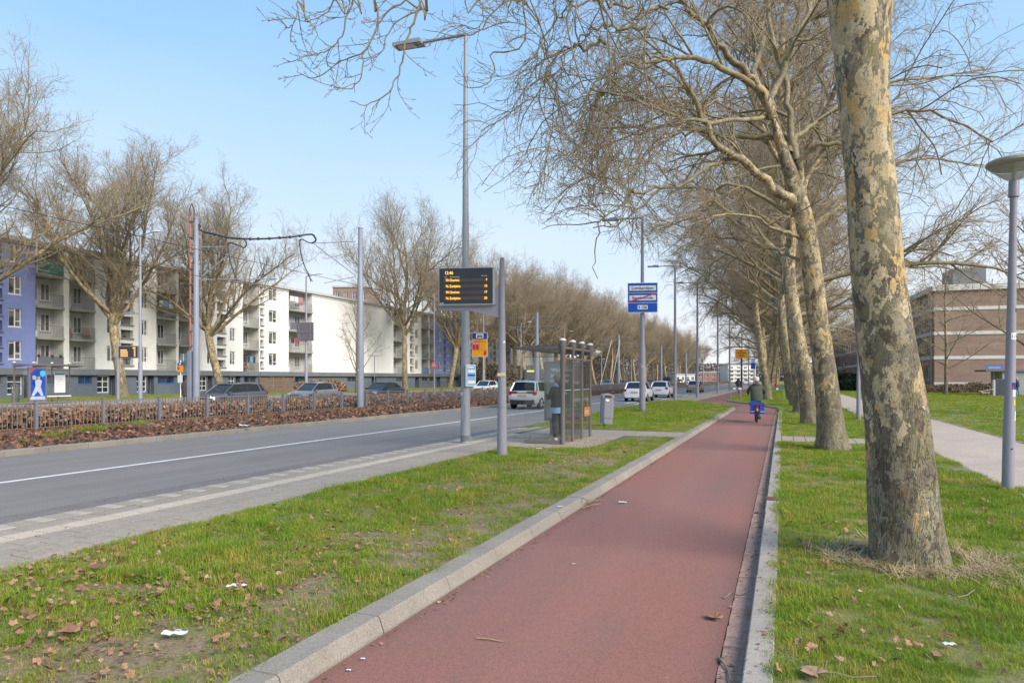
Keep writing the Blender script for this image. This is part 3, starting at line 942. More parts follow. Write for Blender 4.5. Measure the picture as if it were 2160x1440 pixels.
def stems(seed, h):
    rg = random.Random(seed); mb = MB()
    for i in range(9):
        x, y = rg.uniform(-.12, .12), rg.uniform(-.12, .12); a, b_ = rg.gauss(0, .16), rg.gauss(0, .16)
        mb.tube([(x, y, 0), (x + a * .4, y + b_ * .5, h * .5), (x + a, y + b_, h * rg.uniform(.8, 1.1))], [.007, .005, .003], 3, False)
        mb.tube([(x + a * .4, y + b_ * .5, h * .5), (x + b_, y - a, h * rg.uniform(.75, 1))], [.004, .0025], 3, False)
    return mb.mesh('stems', STEM)
STM = [stems(i, .62) for i in range(4)]
n = 1500
Y = 5 + 110 * RNG.random(n) ** 1.4
o = scatter('hedge_stems', np.stack([RNG.uniform(-.72, .72, n), Y, np.full(n, .08)], -1), ROT3(n, .12), RNG.uniform(.75, 1.1, n), STM, hedge); o['kind'] = 'stuff'
n = 2600
Y = 5 + 80 * RNG.random(n) ** 1.4
X = RNG.uniform(-23.0, -17.2, n); ok = vnoise(X, Y, 2.0, 4) > .35; X = X[ok]; Y = Y[ok]; n = len(X)
o = scatter('bed_stems', np.stack([X, Y, bed_z(X, Y) - .03], -1), ROT3(n, .5), RNG.uniform(.25, .45, n), STM); o['kind'] = 'stuff'
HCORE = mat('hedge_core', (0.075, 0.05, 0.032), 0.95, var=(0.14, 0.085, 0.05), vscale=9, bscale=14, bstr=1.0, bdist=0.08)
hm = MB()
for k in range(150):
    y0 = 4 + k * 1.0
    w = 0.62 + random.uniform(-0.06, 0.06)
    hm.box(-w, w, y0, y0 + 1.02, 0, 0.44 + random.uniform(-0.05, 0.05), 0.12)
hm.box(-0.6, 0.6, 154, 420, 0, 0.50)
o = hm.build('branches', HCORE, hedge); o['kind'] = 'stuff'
# wild garlic-like green tufts in the bed
tf = []
for px, py, n in ((155, 905, 16), (120, 915, 8), (190, 905, 9), (230, 900, 6), (290, 890, 6), (60, 925, 4), (420, 878, 5), (720, 858, 10), (300, 880, 5)):
    c = ground(px, py, 0.25)
    for k in range(n): tf.append((c.x + RNG.normal(0, 0.22), c.y + RNG.normal(0, 0.25)))
tf = np.array(tf)
n = len(tf)
o = scatter('bed_grass_tufts', np.concatenate([tf, bed_z(tf[:, 0], tf[:, 1])[:, None]], 1), ROT3(n, 0.1), RNG.uniform(1.0, 2.2, n), TALL); o['kind'] = 'stuff'
# worn earth beside the footpath and below the trees
for nm, px, py, rx, ry in (('worn_patch', 2035, 975, 0.42, 3.0),):
    pass
wp = [(2.62, 12.6), (3.12, 11.6), (3.12, 19.2), (2.86, 19.0), (2.7, 16.0)]
o = MB().prism(wp, 0.09, 0.1005).build('worn_earth', DRYSOIL); o['kind'] = 'structure'
# ================================================================== TREES
def m_plane_bark():
    m, nt, b = new_mat('plane_bark')
    v = coords(nt)
    mp = nt.nodes.new('ShaderNodeMapping'); mp.inputs['Scale'].default_value = (1, 1, 0.55)
    nt.links.new(v, mp.inputs[0])
    def warped(scale, amt, off):
        n = noise(nt, mp.outputs[0], scale, 4, 0.6)
        s = nt.nodes.new('ShaderNodeVectorMath'); s.operation = 'SUBTRACT'; s.inputs[1].default_value = (0.5, 0.5, 0.5)
        nt.links.new(n.outputs['Color'], s.inputs[0])
        k = nt.nodes.new('ShaderNodeVectorMath'); k.operation = 'SCALE'; k.inputs['Scale'].default_value = amt
        nt.links.new(s.outputs[0], k.inputs[0])
        a = nt.nodes.new('ShaderNodeVectorMath'); a.operation = 'ADD'
        nt.links.new(mp.outputs[0], a.inputs[0]); nt.links.new(k.outputs[0], a.inputs[1])
        a2 = nt.nodes.new('ShaderNodeVectorMath'); a2.operation = 'ADD'; a2.inputs[1].default_value = off
        nt.links.new(a.outputs[0], a2.inputs[0])
        return a2.outputs[0]
    def cells(scale, amt, off):
        vo = nt.nodes.new('ShaderNodeTexVoronoi'); vo.inputs['Scale'].default_value = scale
        nt.links.new(warped(scale * 0.8, amt, off), vo.inputs['Vector'])
        sp = nt.nodes.new('ShaderNodeSeparateColor'); nt.links.new(vo.outputs['Color'], sp.inputs[0])
        return sp, vo
    s1, v1 = cells(9.5, 0.34, (3, 1, 7))
    base = ramp(nt, s1.outputs[0], ((0.0, (0.105, 0.075, 0.052)), (0.18, (0.190, 0.160, 0.080)), (0.34, (0.235, 0.200, 0.128)),
                                    (0.50, (0.155, 0.115, 0.085)), (0.66, (0.265, 0.222, 0.145)), (0.80, (0.175, 0.135, 0.095)), (0.90, (0.150, 0.140, 0.075))), 'CONSTANT')
    # old patches have flaked away where the low noise allows it
    s2, v2 = cells(8.8, 0.46, (11, 5, 2))
    flake = ramp(nt, s2.outputs[1], ((0.0, (0.400, 0.310, 0.175)), (0.3, (0.460, 0.370, 0.220)), (0.55, (0.470, 0.310, 0.125)), (0.75, (0.300, 0.250, 0.150)), (0.9, (0.490, 0.400, 0.255))), 'CONSTANT')
    n3 = noise(nt, mp.outputs[0], 2.6, 5, 0.66, 0.9)
    sz = nt.nodes.new('ShaderNodeSeparateXYZ'); nt.links.new(v, sz.inputs[0])
    zr = nt.nodes.new('ShaderNodeMapRange'); zr.inputs[1].default_value = 0.0; zr.inputs[2].default_value = 3.2
    zr.inputs[3].default_value = -0.13; zr.inputs[4].default_value = 0.045
    nt.links.new(sz.outputs['Z'], zr.inputs[0])
    xr = nt.nodes.new('ShaderNodeMath'); xr.operation = 'MULTIPLY_ADD'; xr.inputs[1].default_value = -0.26; xr.inputs[2].default_value = 0
    nt.links.new(sz.outputs['X'], xr.inputs[0])
    xcl = nt.nodes.new('ShaderNodeClamp'); xcl.inputs[1].default_value = -0.09; xcl.inputs[2].default_value = 0.07
    nt.links.new(xr.outputs[0], xcl.inputs[0])
    ad = nt.nodes.new('ShaderNodeMath'); ad.operation = 'ADD'
    nt.links.new(n3.outputs['Fac'], ad.inputs[0]); nt.links.new(zr.outputs[0], ad.inputs[1])
    ad2 = nt.nodes.new('ShaderNodeMath'); ad2.operation = 'ADD'
    nt.links.new(ad.outputs[0], ad2.inputs[0]); nt.links.new(xcl.outputs[0], ad2.inputs[1])
    ad3 = nt.nodes.new('ShaderNodeMath'); ad3.operation = 'MULTIPLY_ADD'; ad3.inputs[1].default_value = 0.30
    nt.links.new(s2.outputs[0], ad3.inputs[0]); nt.links.new(ad2.outputs[0], ad3.inputs[2])
    fm = ramp(nt, ad3.outputs[0], ((0.0, (0,) * 3), (0.715, (1,) * 3)), 'CONSTANT')
    c = mixc(nt, fm.outputs[0], base.outputs[0], flake.outputs[0])
    # small dark specks on the pale areas
    s4, v4 = cells(24, 0.15, (1, 9, 4))
    sm = ramp(nt, s4.outputs[2], ((0.0, (0,) * 3), (0.80, (1,) * 3)), 'CONSTANT')
    c = mixc(nt, sm.outputs[0], c.outputs[0], (0.150, 0.130, 0.085))
    # green-yellow algae and grey-green lichen, mostly low down and on the shaded side
    n5 = noise(nt, v, 9.0, 8, 0.78)
    gsum = nt.nodes.new('ShaderNodeMath'); gsum.operation = 'SUBTRACT'
    gx = nt.nodes.new('ShaderNodeMath'); gx.operation = 'MULTIPLY_ADD'; gx.inputs[1].default_value = -0.45; gx.inputs[2].default_value = 0.0
    nt.links.new(xcl.outputs[0], gx.inputs[0])
    nt.links.new(n5.outputs['Fac'], gsum.inputs[0]); nt.links.new(zr.outputs[0], gsum.inputs[1])
    g2 = nt.nodes.new('ShaderNodeMath'); g2.operation = 'ADD'
    nt.links.new(gsum.outputs[0], g2.inputs[0]); nt.links.new(gx.outputs[0], g2.inputs[1])
    gm = ramp(nt, g2.outputs[0], ((0.585, (0,) * 3), (0.66, (0.8,) * 3)))
    n6 = noise(nt, v, 3.0, 3)
    gc = ramp(nt, n6.outputs['Fac'], ((0.40, (0.250, 0.255, 0.190)), (0.50, (0.215, 0.185, 0.070)), (0.60, (0.245, 0.235, 0.165)), (0.70, (0.250, 0.150, 0.070))))
    c = mixc(nt, gm.outputs[0], c.outputs[0], gc.outputs[0])
    n7 = noise(nt, v, 42, 5, 0.8)
    r7 = ramp(nt, n7.outputs['Fac'], ((0.3, (0.60,) * 3), (0.7, (1.32,) * 3)))
    c = mixc(nt, 1.0, c.outputs[0], r7.outputs[0], 'MULTIPLY')
    # fine dark cracks in the rough lower bark
    mp2 = nt.nodes.new('ShaderNodeMapping'); mp2.inputs['Scale'].default_value = (1, 1, 0.2)
    nt.links.new(v, mp2.inputs[0])
    nw = noise(nt, mp2.outputs[0], 9, 3)
    aw = nt.nodes.new('ShaderNodeMixRGB'); aw.blend_type = 'ADD'; aw.inputs[0].default_value = 0.40
    nt.links.new(mp2.outputs[0], aw.inputs[1]); nt.links.new(nw.outputs['Color'], aw.inputs[2])
    vc = nt.nodes.new('ShaderNodeTexVoronoi'); vc.feature = 'DISTANCE_TO_EDGE'; vc.inputs['Scale'].default_value = 21
    nt.links.new(aw.outputs[0], vc.inputs['Vector'])
    rc = ramp(nt, vc.outputs['Distance'], ((0.0, (1,) * 3), (0.075, (0,) * 3)))
    cm = mixc(nt, 1.0, rc.outputs[0], ramp(nt, g2.outputs[0], ((0.46, (0,) * 3), (0.58, (0.95,) * 3))).outputs[0], 'MULTIPLY')
    c = mixc(nt, cm.outputs[0], c.outputs[0], (0.055, 0.045, 0.034))
    nt.links.new(c.outputs[0], b.inputs['Base Color'])
    b.inputs['Roughness'].default_value = 0.8
    # relief: flaked areas lie lower
    h = mixc(nt, 0.5, n7.outputs['Fac'], fm.outputs[0])
    inv = nt.nodes.new('ShaderNodeInvert'); nt.links.new(h.outputs[0], inv.inputs[1])
    h2 = mixc(nt, cm.outputs[0], inv.outputs[0], (0, 0, 0))
    bump(nt, b, h2.outputs[0], 0.8, 0.016)
    return m

def m_twig(name, a, b_, c_):
    m, nt, b = new_mat(name)
    v = coords(nt)
    n = noise(nt, v, 1.3, 5, 0.7)
    r = ramp(nt, n.outputs['Fac'], ((0.35, a), (0.52, b_), (0.68, c_)))
    n2 = noise(nt, v, 14, 2)
    r2 = ramp(nt, n2.outputs['Fac'], ((0.35, (0.75,) * 3), (0.65, (1.3,) * 3)))
    c = mixc(nt, 1.0, r.outputs[0], r2.outputs[0], 'MULTIPLY')
    nt.links.new(c.outputs[0], b.inputs['Base Color'])
    b.inputs['Roughness'].default_value = 0.75
    return m
BARK = m_plane_bark()
TWIG = m_twig('plane_twig', (0.150, 0.118, 0.066), (0.245, 0.203, 0.120), (0.175, 0.158, 0.066))
TWIG2 = m_twig('fine_twig', (0.275, 0.200, 0.150), (0.320, 0.245, 0.165), (0.275, 0.222, 0.120))
BALL = mat('seed_ball', (0.22, 0.09, 0.05), 0.9)

def tubes_np(groups):
    """groups: list of (pts (N,P,3), rad (N,P), sides, material index) -> V, F(quads), mi"""
    Vs = []; Fs = []; Ms = []; base = 0
    for pts, rad, k, mi in groups:
        N, P, _ = pts.shape
        if N == 0: continue
        tan = np.gradient(pts, axis=1)
        tan /= np.linalg.norm(tan, axis=2, keepdims=True) + 1e-9
        mean = pts[:, -1] - pts[:, 0]
        ref = np.zeros((N, 1, 3)); ax = np.argmin(np.abs(mean), axis=1); ref[np.arange(N), 0, ax] = 1
        u = ref - tan * (ref * tan).sum(2, keepdims=True); u /= np.linalg.norm(u, axis=2, keepdims=True) + 1e-9
        w = np.cross(tan, u)
        a = np.arange(k) * 2 * np.pi / k
        ring = pts[:, :, None] + (u[:, :, None] * np.cos(a)[None, None, :, None] + w[:, :, None] * np.sin(a)[None, None, :, None]) * rad[:, :, None, None]
        V = ring.reshape(-1, 3)
        idx = np.arange(N * P * k).reshape(N, P, k)
        nx = np.roll(idx, -1, axis=2)
        F = np.stack([idx[:, :-1], nx[:, :-1], nx[:, 1:], idx[:, 1:]], -1).reshape(-1, 4) + base
        Vs.append(V); Fs.append(F); Ms.append(np.full(len(F), mi)); base += len(V)
    return np.concatenate(Vs), np.concatenate(Fs), np.concatenate(Ms)

def unit(a):
    return a / (np.linalg.norm(a, axis=-1, keepdims=True) + 1e-9)

def grow(rng, org, d, length, r0, r1, P, wig, g0, g1):
    N = len(org); pts = np.zeros((N, P, 3)); pts[:, 0] = org; d = unit(d)
    for i in range(1, P):
        t = i / (P - 1)
        d = d + rng.normal(0, wig, (N, 3)); d[:, 2] += g0 * (1 - t) + g1 * t
        d = unit(d); pts[:, i] = pts[:, i - 1] + d * (length / (P - 1))[:, None]
    t = np.linspace(0, 1, P)[None]
    rad = r0[:, None] * (1 - t) + r1[:, None] * t
    return pts, rad

def spawn(rng, pts, rad, m, t0, t1, ang, asd=0.2, up=0.0, tp=1.0):
    N, P, _ = pts.shape
    base = (np.arange(m)[None] + rng.random((N, m))) / m
    t = t0 + (t1 - t0) * base ** tp
    f = t * (P - 1); i = np.minimum(f.astype(int), P - 2); fr = (f - i)[..., None]
    n = np.arange(N)[:, None]
    org = pts[n, i] * (1 - fr) + pts[n, i + 1] * fr
    tan = unit(pts[n, i + 1] - pts[n, i])
    r = rad[n, i] * (1 - fr[..., 0]) + rad[n, i + 1] * fr[..., 0]
    rv = rng.normal(0, 1, (N, m, 3)); rv[..., 2] += up
    perp = unit(rv - tan * (rv * tan).sum(-1, keepdims=True))
    a = rng.normal(ang, asd, (N, m))[..., None]
    d = tan * np.cos(a) + perp * np.sin(a)
    return org.reshape(-1, 3), d.reshape(-1, 3), r.ravel(), t.ravel()

def resample(poly, P):
    poly = np.asarray(poly, float)
    # Catmull-Rom through the control points
    n = len(poly); out = []
    ext = np.vstack([2 * poly[0] - poly[1], poly, 2 * poly[-1] - poly[-2]])
    for j in range(P):
        f = j / (P - 1) * (n - 1); i = min(int(f), n - 2); t = f - i
        p0, p1, p2, p3 = ext[i], ext[i + 1], ext[i + 2], ext[i + 3]
        out.append(0.5 * ((2 * p1) + (-p0 + p2) * t + (2 * p0 - 5 * p1 + 4 * p2 - p3) * t * t + (-p0 + 3 * p1 - 3 * p2 + p3) * t ** 3))
    return np.array(out)

def crown_from(rng, limbs, n2=9, n3=8, n4=6, n5=4, L2=3.0, L3=1.5, L4=0.7, L5=0.22, droop=0.10, rt=0.0045, t0=0.22, wig=0.12, sides=(6, 4, 3, 3), zmin=None, a2=0.85, up2=0.5):
    """limbs: list of (pts, rad). returns tube groups for the branches and twigs"""
    G = []
    l2p = []; l2r = []
    for pts, rad in limbs:
        Llimb = np.linalg.norm(np.diff(pts, axis=0), axis=1).sum()
        m = max(3, int(round(n2 * Llimb / 8.0)))
        o, d, r, t = spawn(rng, pts[None], rad[None], m, t0, 1.0, a2, 0.18, up2)
        ln = L2 * rng.uniform(0.6, 1.25, len(o)) * (1.15 - 0.35 * t) * min(1.2, Llimb / 7.0 + 0.25)
        p, q = grow(rng, o, d, ln, np.minimum(r * 0.62, 0.075), np.full(len(o), 0.011), 10, wig, 0.07, -droop * 1.3)
        l2p.append(p); l2r.append(q)
    p2 = np.concatenate(l2p); r2 = np.concatenate(l2r)
    G.append((p2, r2, sides[0], 0))
    # limb ends count as branches for the next level too
    le = np.array([resample(pts[int(len(pts) * 0.55):], 10) for pts, rad in limbs]); lr = np.array([np.linspace(0.03, 0.012, 10) for _ in limbs])
    o, d, r, t = spawn(rng, np.concatenate([p2, le]), np.concatenate([r2, lr]), n3, 0.12, 1.0, 0.80, 0.2, 0.25)
    ln = L3 * rng.uniform(0.55, 1.25, len(o)) * (1.15 - 0.4 * t)
    p3, r3 = grow(rng, o, d, ln, np.clip(r * 0.6, 0.007, 0.022), np.full(len(o), rt * 1.5), 8, wig * 1.35, 0.02, -droop * 1.3)
    G.append((p3, r3, sides[1], 0))
    o, d, r, t = spawn(rng, p3, r3, n4, 0.12, 1.0, 0.85, 0.22, 0.1)
    ln = L4 * rng.uniform(0.5, 1.3, len(o)) * (1.15 - 0.45 * t)
    p4, r4 = grow(rng, o, d, ln, np.clip(r * 0.65, 0.0035, 0.008), np.full(len(o), rt * 0.8), 5, wig * 1.5, 0.0, -droop * 0.6)
    G.append((p4, r4, sides[2], 1))
    if n5:
        o, d, r, t = spawn(rng, p4, r4, n5, 0.2, 1.0, 0.9, 0.25, 0.1)
        ln = L5 * rng.uniform(0.5, 1.4, len(o))
        p5, r5 = grow(rng, o, d, ln, np.full(len(o), rt * 0.7), np.full(len(o), rt * 0.55), 3, wig, 0.03, 0.03)
        G.append((p5, r5, sides[3], 1))
    return G

def trunk_groups(rng, trunk, trad, limbs, P=26, k=18, lump=0.03):
    pts = resample(trunk, P); rad = np.interp(np.linspace(0, 1, P), np.linspace(0, 1, len(trad)), trad)
    return pts, rad

def lumpy(V, centre_pts, rad, k, P, rng, amp):
    """uneven girth for a trunk: V is (P*k, 3)"""
    V = V.reshape(P, k, 3)
    c = centre_pts[:, None]
    ph = rng.uniform(0, 6.28, 8)
    z = np.linspace(0, 1, P)[:, None]; a = (np.arange(k) * 2 * np.pi / k)[None]
    n = (0.5 * np.sin(2 * a + ph[0] + 5 * z) + 0.4 * np.sin(3 * a + ph[1] - 9 * z) + 0.35 * np.sin(5 * a + ph[2] + 17 * z) + 0.3 * np.sin(a + ph[3] + 31 * z)
         + 0.25 * np.sin(7 * a + ph[4] - 23 * z) + 0.3 * np.sin(4 * a + 47 * z + ph[5]))
    V = c + (V - c) * (1 + amp * n)[..., None]
    return V.reshape(-1, 3)

def make_tree(name, label, cat, loc, seed, trunk, trad, limbs, group=None, P=24, k=16, amp=0.03, flare=0.35, crown_kw=None, limb_k=9, balls=0, extra=None, zcut=None):
    rng = np.random.default_rng(seed)
    t = thing(name, label, cat, loc, 0, group)
    pts = resample(trunk, P)
    rad = np.interp(np.linspace(0, 1, P), np.linspace(0, 1, len(trad)), trad)
    z = pts[:, 2]
    rad = rad * (1 + flare * np.exp(-np.maximum(z, 0) / 0.28))
    V, F, M = tubes_np([(pts[None], rad[None], k, 0)])
    V = lumpy(V, pts, rad, k, P, rng, amp)
    # roots: widen unevenly at the foot
    foot = np.exp(-np.maximum(V[:, 2], 0) / 0.22) * flare
    an = np.arctan2(V[:, 1], V[:, 0])
    s = 1 + foot * (0.35 * np.sin(4 * an + seed) + 0.25 * np.sin(7 * an + 2 * seed))
    V[:, 0] *= s; V[:, 1] *= s
    LV_, LF_, _ = tubes_np([(p[None], r[None], limb_k, 0) for p, r in limbs])
    V2 = np.concatenate([V, LV_]); F2 = np.concatenate([F, LF_ + len(V)])
    fr_ = np.concatenate([np.zeros(len(F))] + [np.repeat((r[:-1] < 0.088).astype(float), limb_k) for p, r in limbs])
    link('trunk', np_mesh('trunk', V2, F2, [BARK, TWIG], mi=fr_), t)
    G = crown_from(rng, limbs, **(crown_kw or {}))
    if zcut is not None:
        G = [(p[p[:, :, 2].min(1) > zcut], r[p[:, :, 2].min(1) > zcut], a, b_) for p, r, a, b_ in G]
    if extra: G += extra
    CV, CF, CM = tubes_np(G)
    link('crown', np_mesh('crown', CV, CF, [TWIG, TWIG2], mi=CM), t)
    if balls:
        tips = G[2][0][:, -1]
        for q in tips[rng.choice(len(tips), balls, replace=False)]:
            if q[2] > 2:
                MB().ball((q[0], q[1], q[2] - 0.08), 0.028, n=8, m=5).build('seed_ball', BALL, t)
    return t

def arch_limb(rng, org, az, elev, L, r0, r1=0.03, P=14, g0=0.10, g1=-0.16, wig=0.07):
    d = np.array([[math.cos(az) * math.cos(elev), math.sin(az) * math.cos(elev), math.sin(elev)]])
    p, r = grow(rng, np.array([org]), d, np.array([L]), np.array([r0]), np.array([r1]), P, wig, g0, g1)
    return p[0], r[0]

# ---- right-hand row: broad arching crowns
def row_tree_limbs(seed, trunk, fork_z, n=9, R=1.0):
    rng = np.random.default_rng(seed)
    top = np.array(trunk[-1]); L = []
    pts = resample(trunk, 40)
    for i in range(n):
        f = i / (n - 1)
        zz = fork_z + (top[2] - fork_z) * f
        j = int(np.argmin(abs(pts[:, 2] - zz)))
        az = i * 2.4 + rng.uniform(-0.4, 0.4)
        el = math.radians(20 + 48 * f + rng.uniform(-8, 8))
        L.append(arch_limb(rng, pts[j], az, el, (8.3 - 1.6 * f + rng.uniform(-0.7, 0.7)) * R, 0.15 - 0.045 * f + rng.uniform(-0.015, 0.015), g0=0.09, g1=-0.13))
    return L

# the near tree, built on its own: heavy leaning trunk with the fork just above the frame
t1 = np.array(tuple(ground(1917, 1180, 0.1)))
def loc1(px, py, d=6.14, o=t1):
    return np.array(at_depth(px, py, d)) - o
tr1 = [loc1(1917, 1205), loc1(1908, 1080), loc1(1893, 900), loc1(1872, 740), loc1(1852, 600), loc1(1838, 400), loc1(1822, 220), loc1(1816, 60), loc1(1812, -40), loc1(1805, -120)]
rd1 = [0.295, 0.282, 0.262, 0.238, 0.220, 0.206, 0.210, 0.245, 0.29, 0.21]
limbs1 = []
rngq = np.random.default_rng(101)
fork = loc1(1810, -70)
f2 = loc1(1812, 10)
def limbw(pts, r0, r1, P=16):
    p = resample(pts, P)
    return p, np.linspace(r0, r1, P)
W = lambda x, y, z: np.array((x, y, z)) - t1
limbs1.append(limbw([fork, W(0.0, 6.6, 7.2), W(-1.4, 6.0, 8.4), W(-3.0, 5.4, 8.6), W(-4.6, 5.0, 7.9)], 0.17, 0.03))
limbs1.append(limbw([fork, W(0.3, 6.0, 7.0), W(-0.6, 4.6, 8.6), W(-1.8, 3.4, 9.2), W(-3.0, 2.4, 8.9)], 0.15, 0.03))
limbs1.append(limbw([fork, W(0.2, 7.6, 7.4), W(-1.0, 8.6, 8.8), W(-2.6, 9.6, 9.0), W(-4.0, 10.3, 8.3)], 0.15, 0.03))
limbs1.append(limbw([fork, W(1.2, 7.2, 8.0), W(1.6, 7.4, 10.5), W(1.4, 7.6, 13.0), W(1.8, 7.8, 15.0)], 0.18, 0.04))
limbs1.append(limbw([fork, W(2.0, 7.4, 7.4), W(3.6, 8.0, 8.8), W(5.4, 8.8, 9.6), W(7.0, 9.4, 9.4)], 0.16, 0.03))
limbs1.append(limbw([fork, W(1.6, 5.8, 7.6), W(2.2, 4.0, 9.3), W(2.8, 2.2, 10.0), W(3.0, 0.6, 9.6)], 0.15, 0.03))
limbs1.append(limbw([fork, W(1.0, 8.4, 8.0), W(0.8, 10.0, 9.8), W(0.2, 11.6, 10.4), W(-0.6, 13.0, 10.1)], 0.14, 0.03))
# hanging twigs that reach into the top of the picture
def z4(pts, d, head):
    o = [np.array(head) - t1]
    for x, y in pts:
        o.append(np.array(at_depth(600 + x / 2.88, y / 2.88, d)) - t1)
    return np.array(o)
hang = [
    (z4([(850, -60), (840, 0), (790, 130), (755, 200), (720, 360), (690, 450), (640, 550), (560, 610), (480, 640), (395, 610)], 6.6, (-3.2, 5.4, 8.4)), 0.014),
    (z4([(540, -80), (550, 0), (575, 130), (520, 260), (480, 360), (470, 470), (410, 530), (290, 530)], 6.3, (-3.9, 5.2, 8.2)), 0.012),
    (z4([(800, -70), (735, 0), (600, 110), (480, 320), (350, 370), (200, 475), (100, 450), (70, 395)], 6.9, (-4.2, 5.1, 8.0)), 0.012),
    (z4([(430, -60), (420, 0), (380, 110), (350, 230), (270, 300), (190, 335), (85, 300)], 6.1, (-4.4, 5.0, 7.9)), 0.010),
    (z4([(860, -40), (835, 50), (660, 150), (600, 290), (520, 350), (430, 360)], 6.8, (-3.0, 5.5, 8.5)), 0.010),
    (z4([(330, -60), (310, 0), (240, 80), (150, 135), (115, 110)], 6.0, (-4.4, 4.8, 7.8)), 0.009),
    (z4([(90, -80), (80, 0), (75, 100), (40, 160), (0, 165)], 5.8, (-4.5, 4.4, 7.6)), 0.008),
    (z4([(1400, -60), (1340, 0), (1250, 100), (1180, 190), (1110, 215), (1000, 215), (840, 180)], 7.6, (-2.2, 7.6, 8.6)), 0.012),
    (z4([(1440, -80), (1450, 0), (1455, 270), (1250, 330), (1280, 420), (1230, 500), (1120, 535), (1020, 480)], 7.9, (-2.4, 8.2, 8.9)), 0.013),
    (z4([(1480, -60), (1490, 0), (1590, 250), (1600, 400), (1530, 500), (1400, 560), (1310, 640)], 8.4, (-2.5, 8.8, 9.0)), 0.012),
    (z4([(1740, -60), (1750, 0), (1720, 160), (1790, 460), (1840, 600), (1800, 760), (1700, 850), (1660, 1000), (1490, 1140), (1390, 1120)], 9.2, (-2.2, 9.4, 9.2)), 0.016),
    (z4([(1640, -60), (1650, 0), (1640, 120), (1560, 300), (1420, 420), (1300, 470), (1150, 380)], 8.6, (-2.7, 9.0, 9.0)), 0.010),
    (z4([(1100, -60), (1190, 0), (1210, 100), (1180, 170), (1100, 160), (1040, 150), (1000, 100)], 7.2, (-2.6, 6.6, 8.7)), 0.008),
    (z4([(1960, -60), (1960, 100), (1980, 500), (1900, 800), (1850, 980), (1700, 1190), (1620, 1300), (1520, 1280)], 9.6, (-1.6, 10.2, 9.9)), 0.015),
    (z4([(2250, -60), (2200, 150), (2190, 420), (2240, 700), (2180, 900), (2080, 1100), (2050, 1330), (1960, 1480)], 10.2, (-1.0, 11.4, 10.2)), 0.015),
]
ex = []
hp = np.array([resample(h, 26) for h, r in hang]); hr = np.array([np.linspace(r, 0.0032, 26) for h, r in hang])
hp[:, 1:] += rngq.normal(0, 0.007, hp[:, 1:].shape)
ex.append((hp, hr, 6, 0))
o_, d_, r_, t_ = spawn(rngq, hp, hr, 7, 0.12, 0.97, 0.75, 0.25, -0.1)
ln_ = rngq.uniform(0.15, 0.62, len(o_)) * (1.15 - 0.6 * t_)
q3, s3 = grow(rngq, o_, d_, ln_, np.full(len(o_), 0.0042), np.full(len(o_), 0.0024), 7, 0.14, -0.02, 0.10)
ex.append((q3, s3, 4, 0))
o_, d_, r_, t_ = spawn(rngq, q3, s3, 4, 0.2, 1.0, 0.7, 0.2, 0)
q4, s4 = grow(rngq, o_, d_, rngq.uniform(0.04, 0.2, len(o_)), np.full(len(o_), 0.0026), np.full(len(o_), 0.0021), 4, 0.15, 0, 0.06)
ex.append((q4, s4, 3, 0))
o_, d_, r_, t_ = spawn(rngq, np.concatenate([q4]), np.concatenate([s4]), 2, 0.5, 1.0, 0.7, 0.3, 0)
q5, s5 = grow(rngq, o_, d_, np.full(len(o_), 0.022), np.full(len(o_), 0.0042), np.full(len(o_), 0.0012), 3, 0.02, 0, 0)   # buds
ex.append((q5, s5, 4, 1))
T1 = make_tree('plane_tree', 'nearest big plane tree with mottled flaking bark and dry grass round its foot', 'tree', tuple(t1), 5, tr1, rd1, limbs1,
               'plane trees in the row beside the cycle path', P=120, k=56, amp=0.026, flare=0.13, limb_k=14,
               crown_kw=dict(n2=7, n3=7, n4=5, n5=3, L2=2.4, L3=1.2, L4=0.55, droop=0.10), extra=ex, zcut=7.2)
# straw round its foot
st = []
for k in range(520):
    a = RNG.uniform(0, 6.283); r = 0.40 + abs(RNG.normal(0, 0.17)); st.append((t1[0] + 0.05 + r * math.cos(a) * 1.15, t1[1] + r * math.sin(a)))
st = np.array(st)
STRAW = mat('straw', (0.46, 0.36, 0.21), 0.7, var=(0.30, 0.22, 0.13), vscale=14)
def straw(seed):
    rg = random.Random(seed); mb = MB()
    for i in range(12):
        a = rg.uniform(0, 6.28); L = rg.uniform(0.05, 0.16); el = rg.uniform(-0.05, 0.45)
        x, y = rg.uniform(-0.06, 0.06), rg.uniform(-0.06, 0.06)
        p0 = Vector((x, y, rg.uniform(0, 0.02))); p1 = p0 + Vector((math.cos(a) * L, math.sin(a) * L, L * el))
        s_ = Vector((-math.sin(a), math.cos(a), 0)) * 0.0018
        mid = (p0 + p1) / 2 + Vector((0, 0, 0.012))
        mb.add([p0 - s_, p0 + s_, mid + s_, mid - s_, p1 + s_ * 0.3, p1 - s_ * 0.3], [(0, 1, 2, 3), (3, 2, 4, 5)])
    return mb.mesh('straw', STRAW)
SW = [straw(i) for i in range(4)]
o = scatter('dry_grass_round_trunk', np.concatenate([st, np.full((len(st), 1), 0.11)], 1), ROT3(len(st), 0.15), RNG.uniform(0.6, 1.3, len(st)), SW); o['kind'] = 'stuff'
st2 = []
for (cx, cy, rr) in ((1.07, 17.4, 0.36), (0.95, 26.7, 0.36), (0.81, 35.8, 0.36)):
    for k in range(60):
        a = RNG.uniform(0, 6.283); r = rr + abs(RNG.normal(0, 0.08)); st2.append((cx + r * math.cos(a), cy + r * math.sin(a)))
st2 = np.array(st2)
put_grass('grass_round_trunks', st2, TALL, 0.5, 1.0)

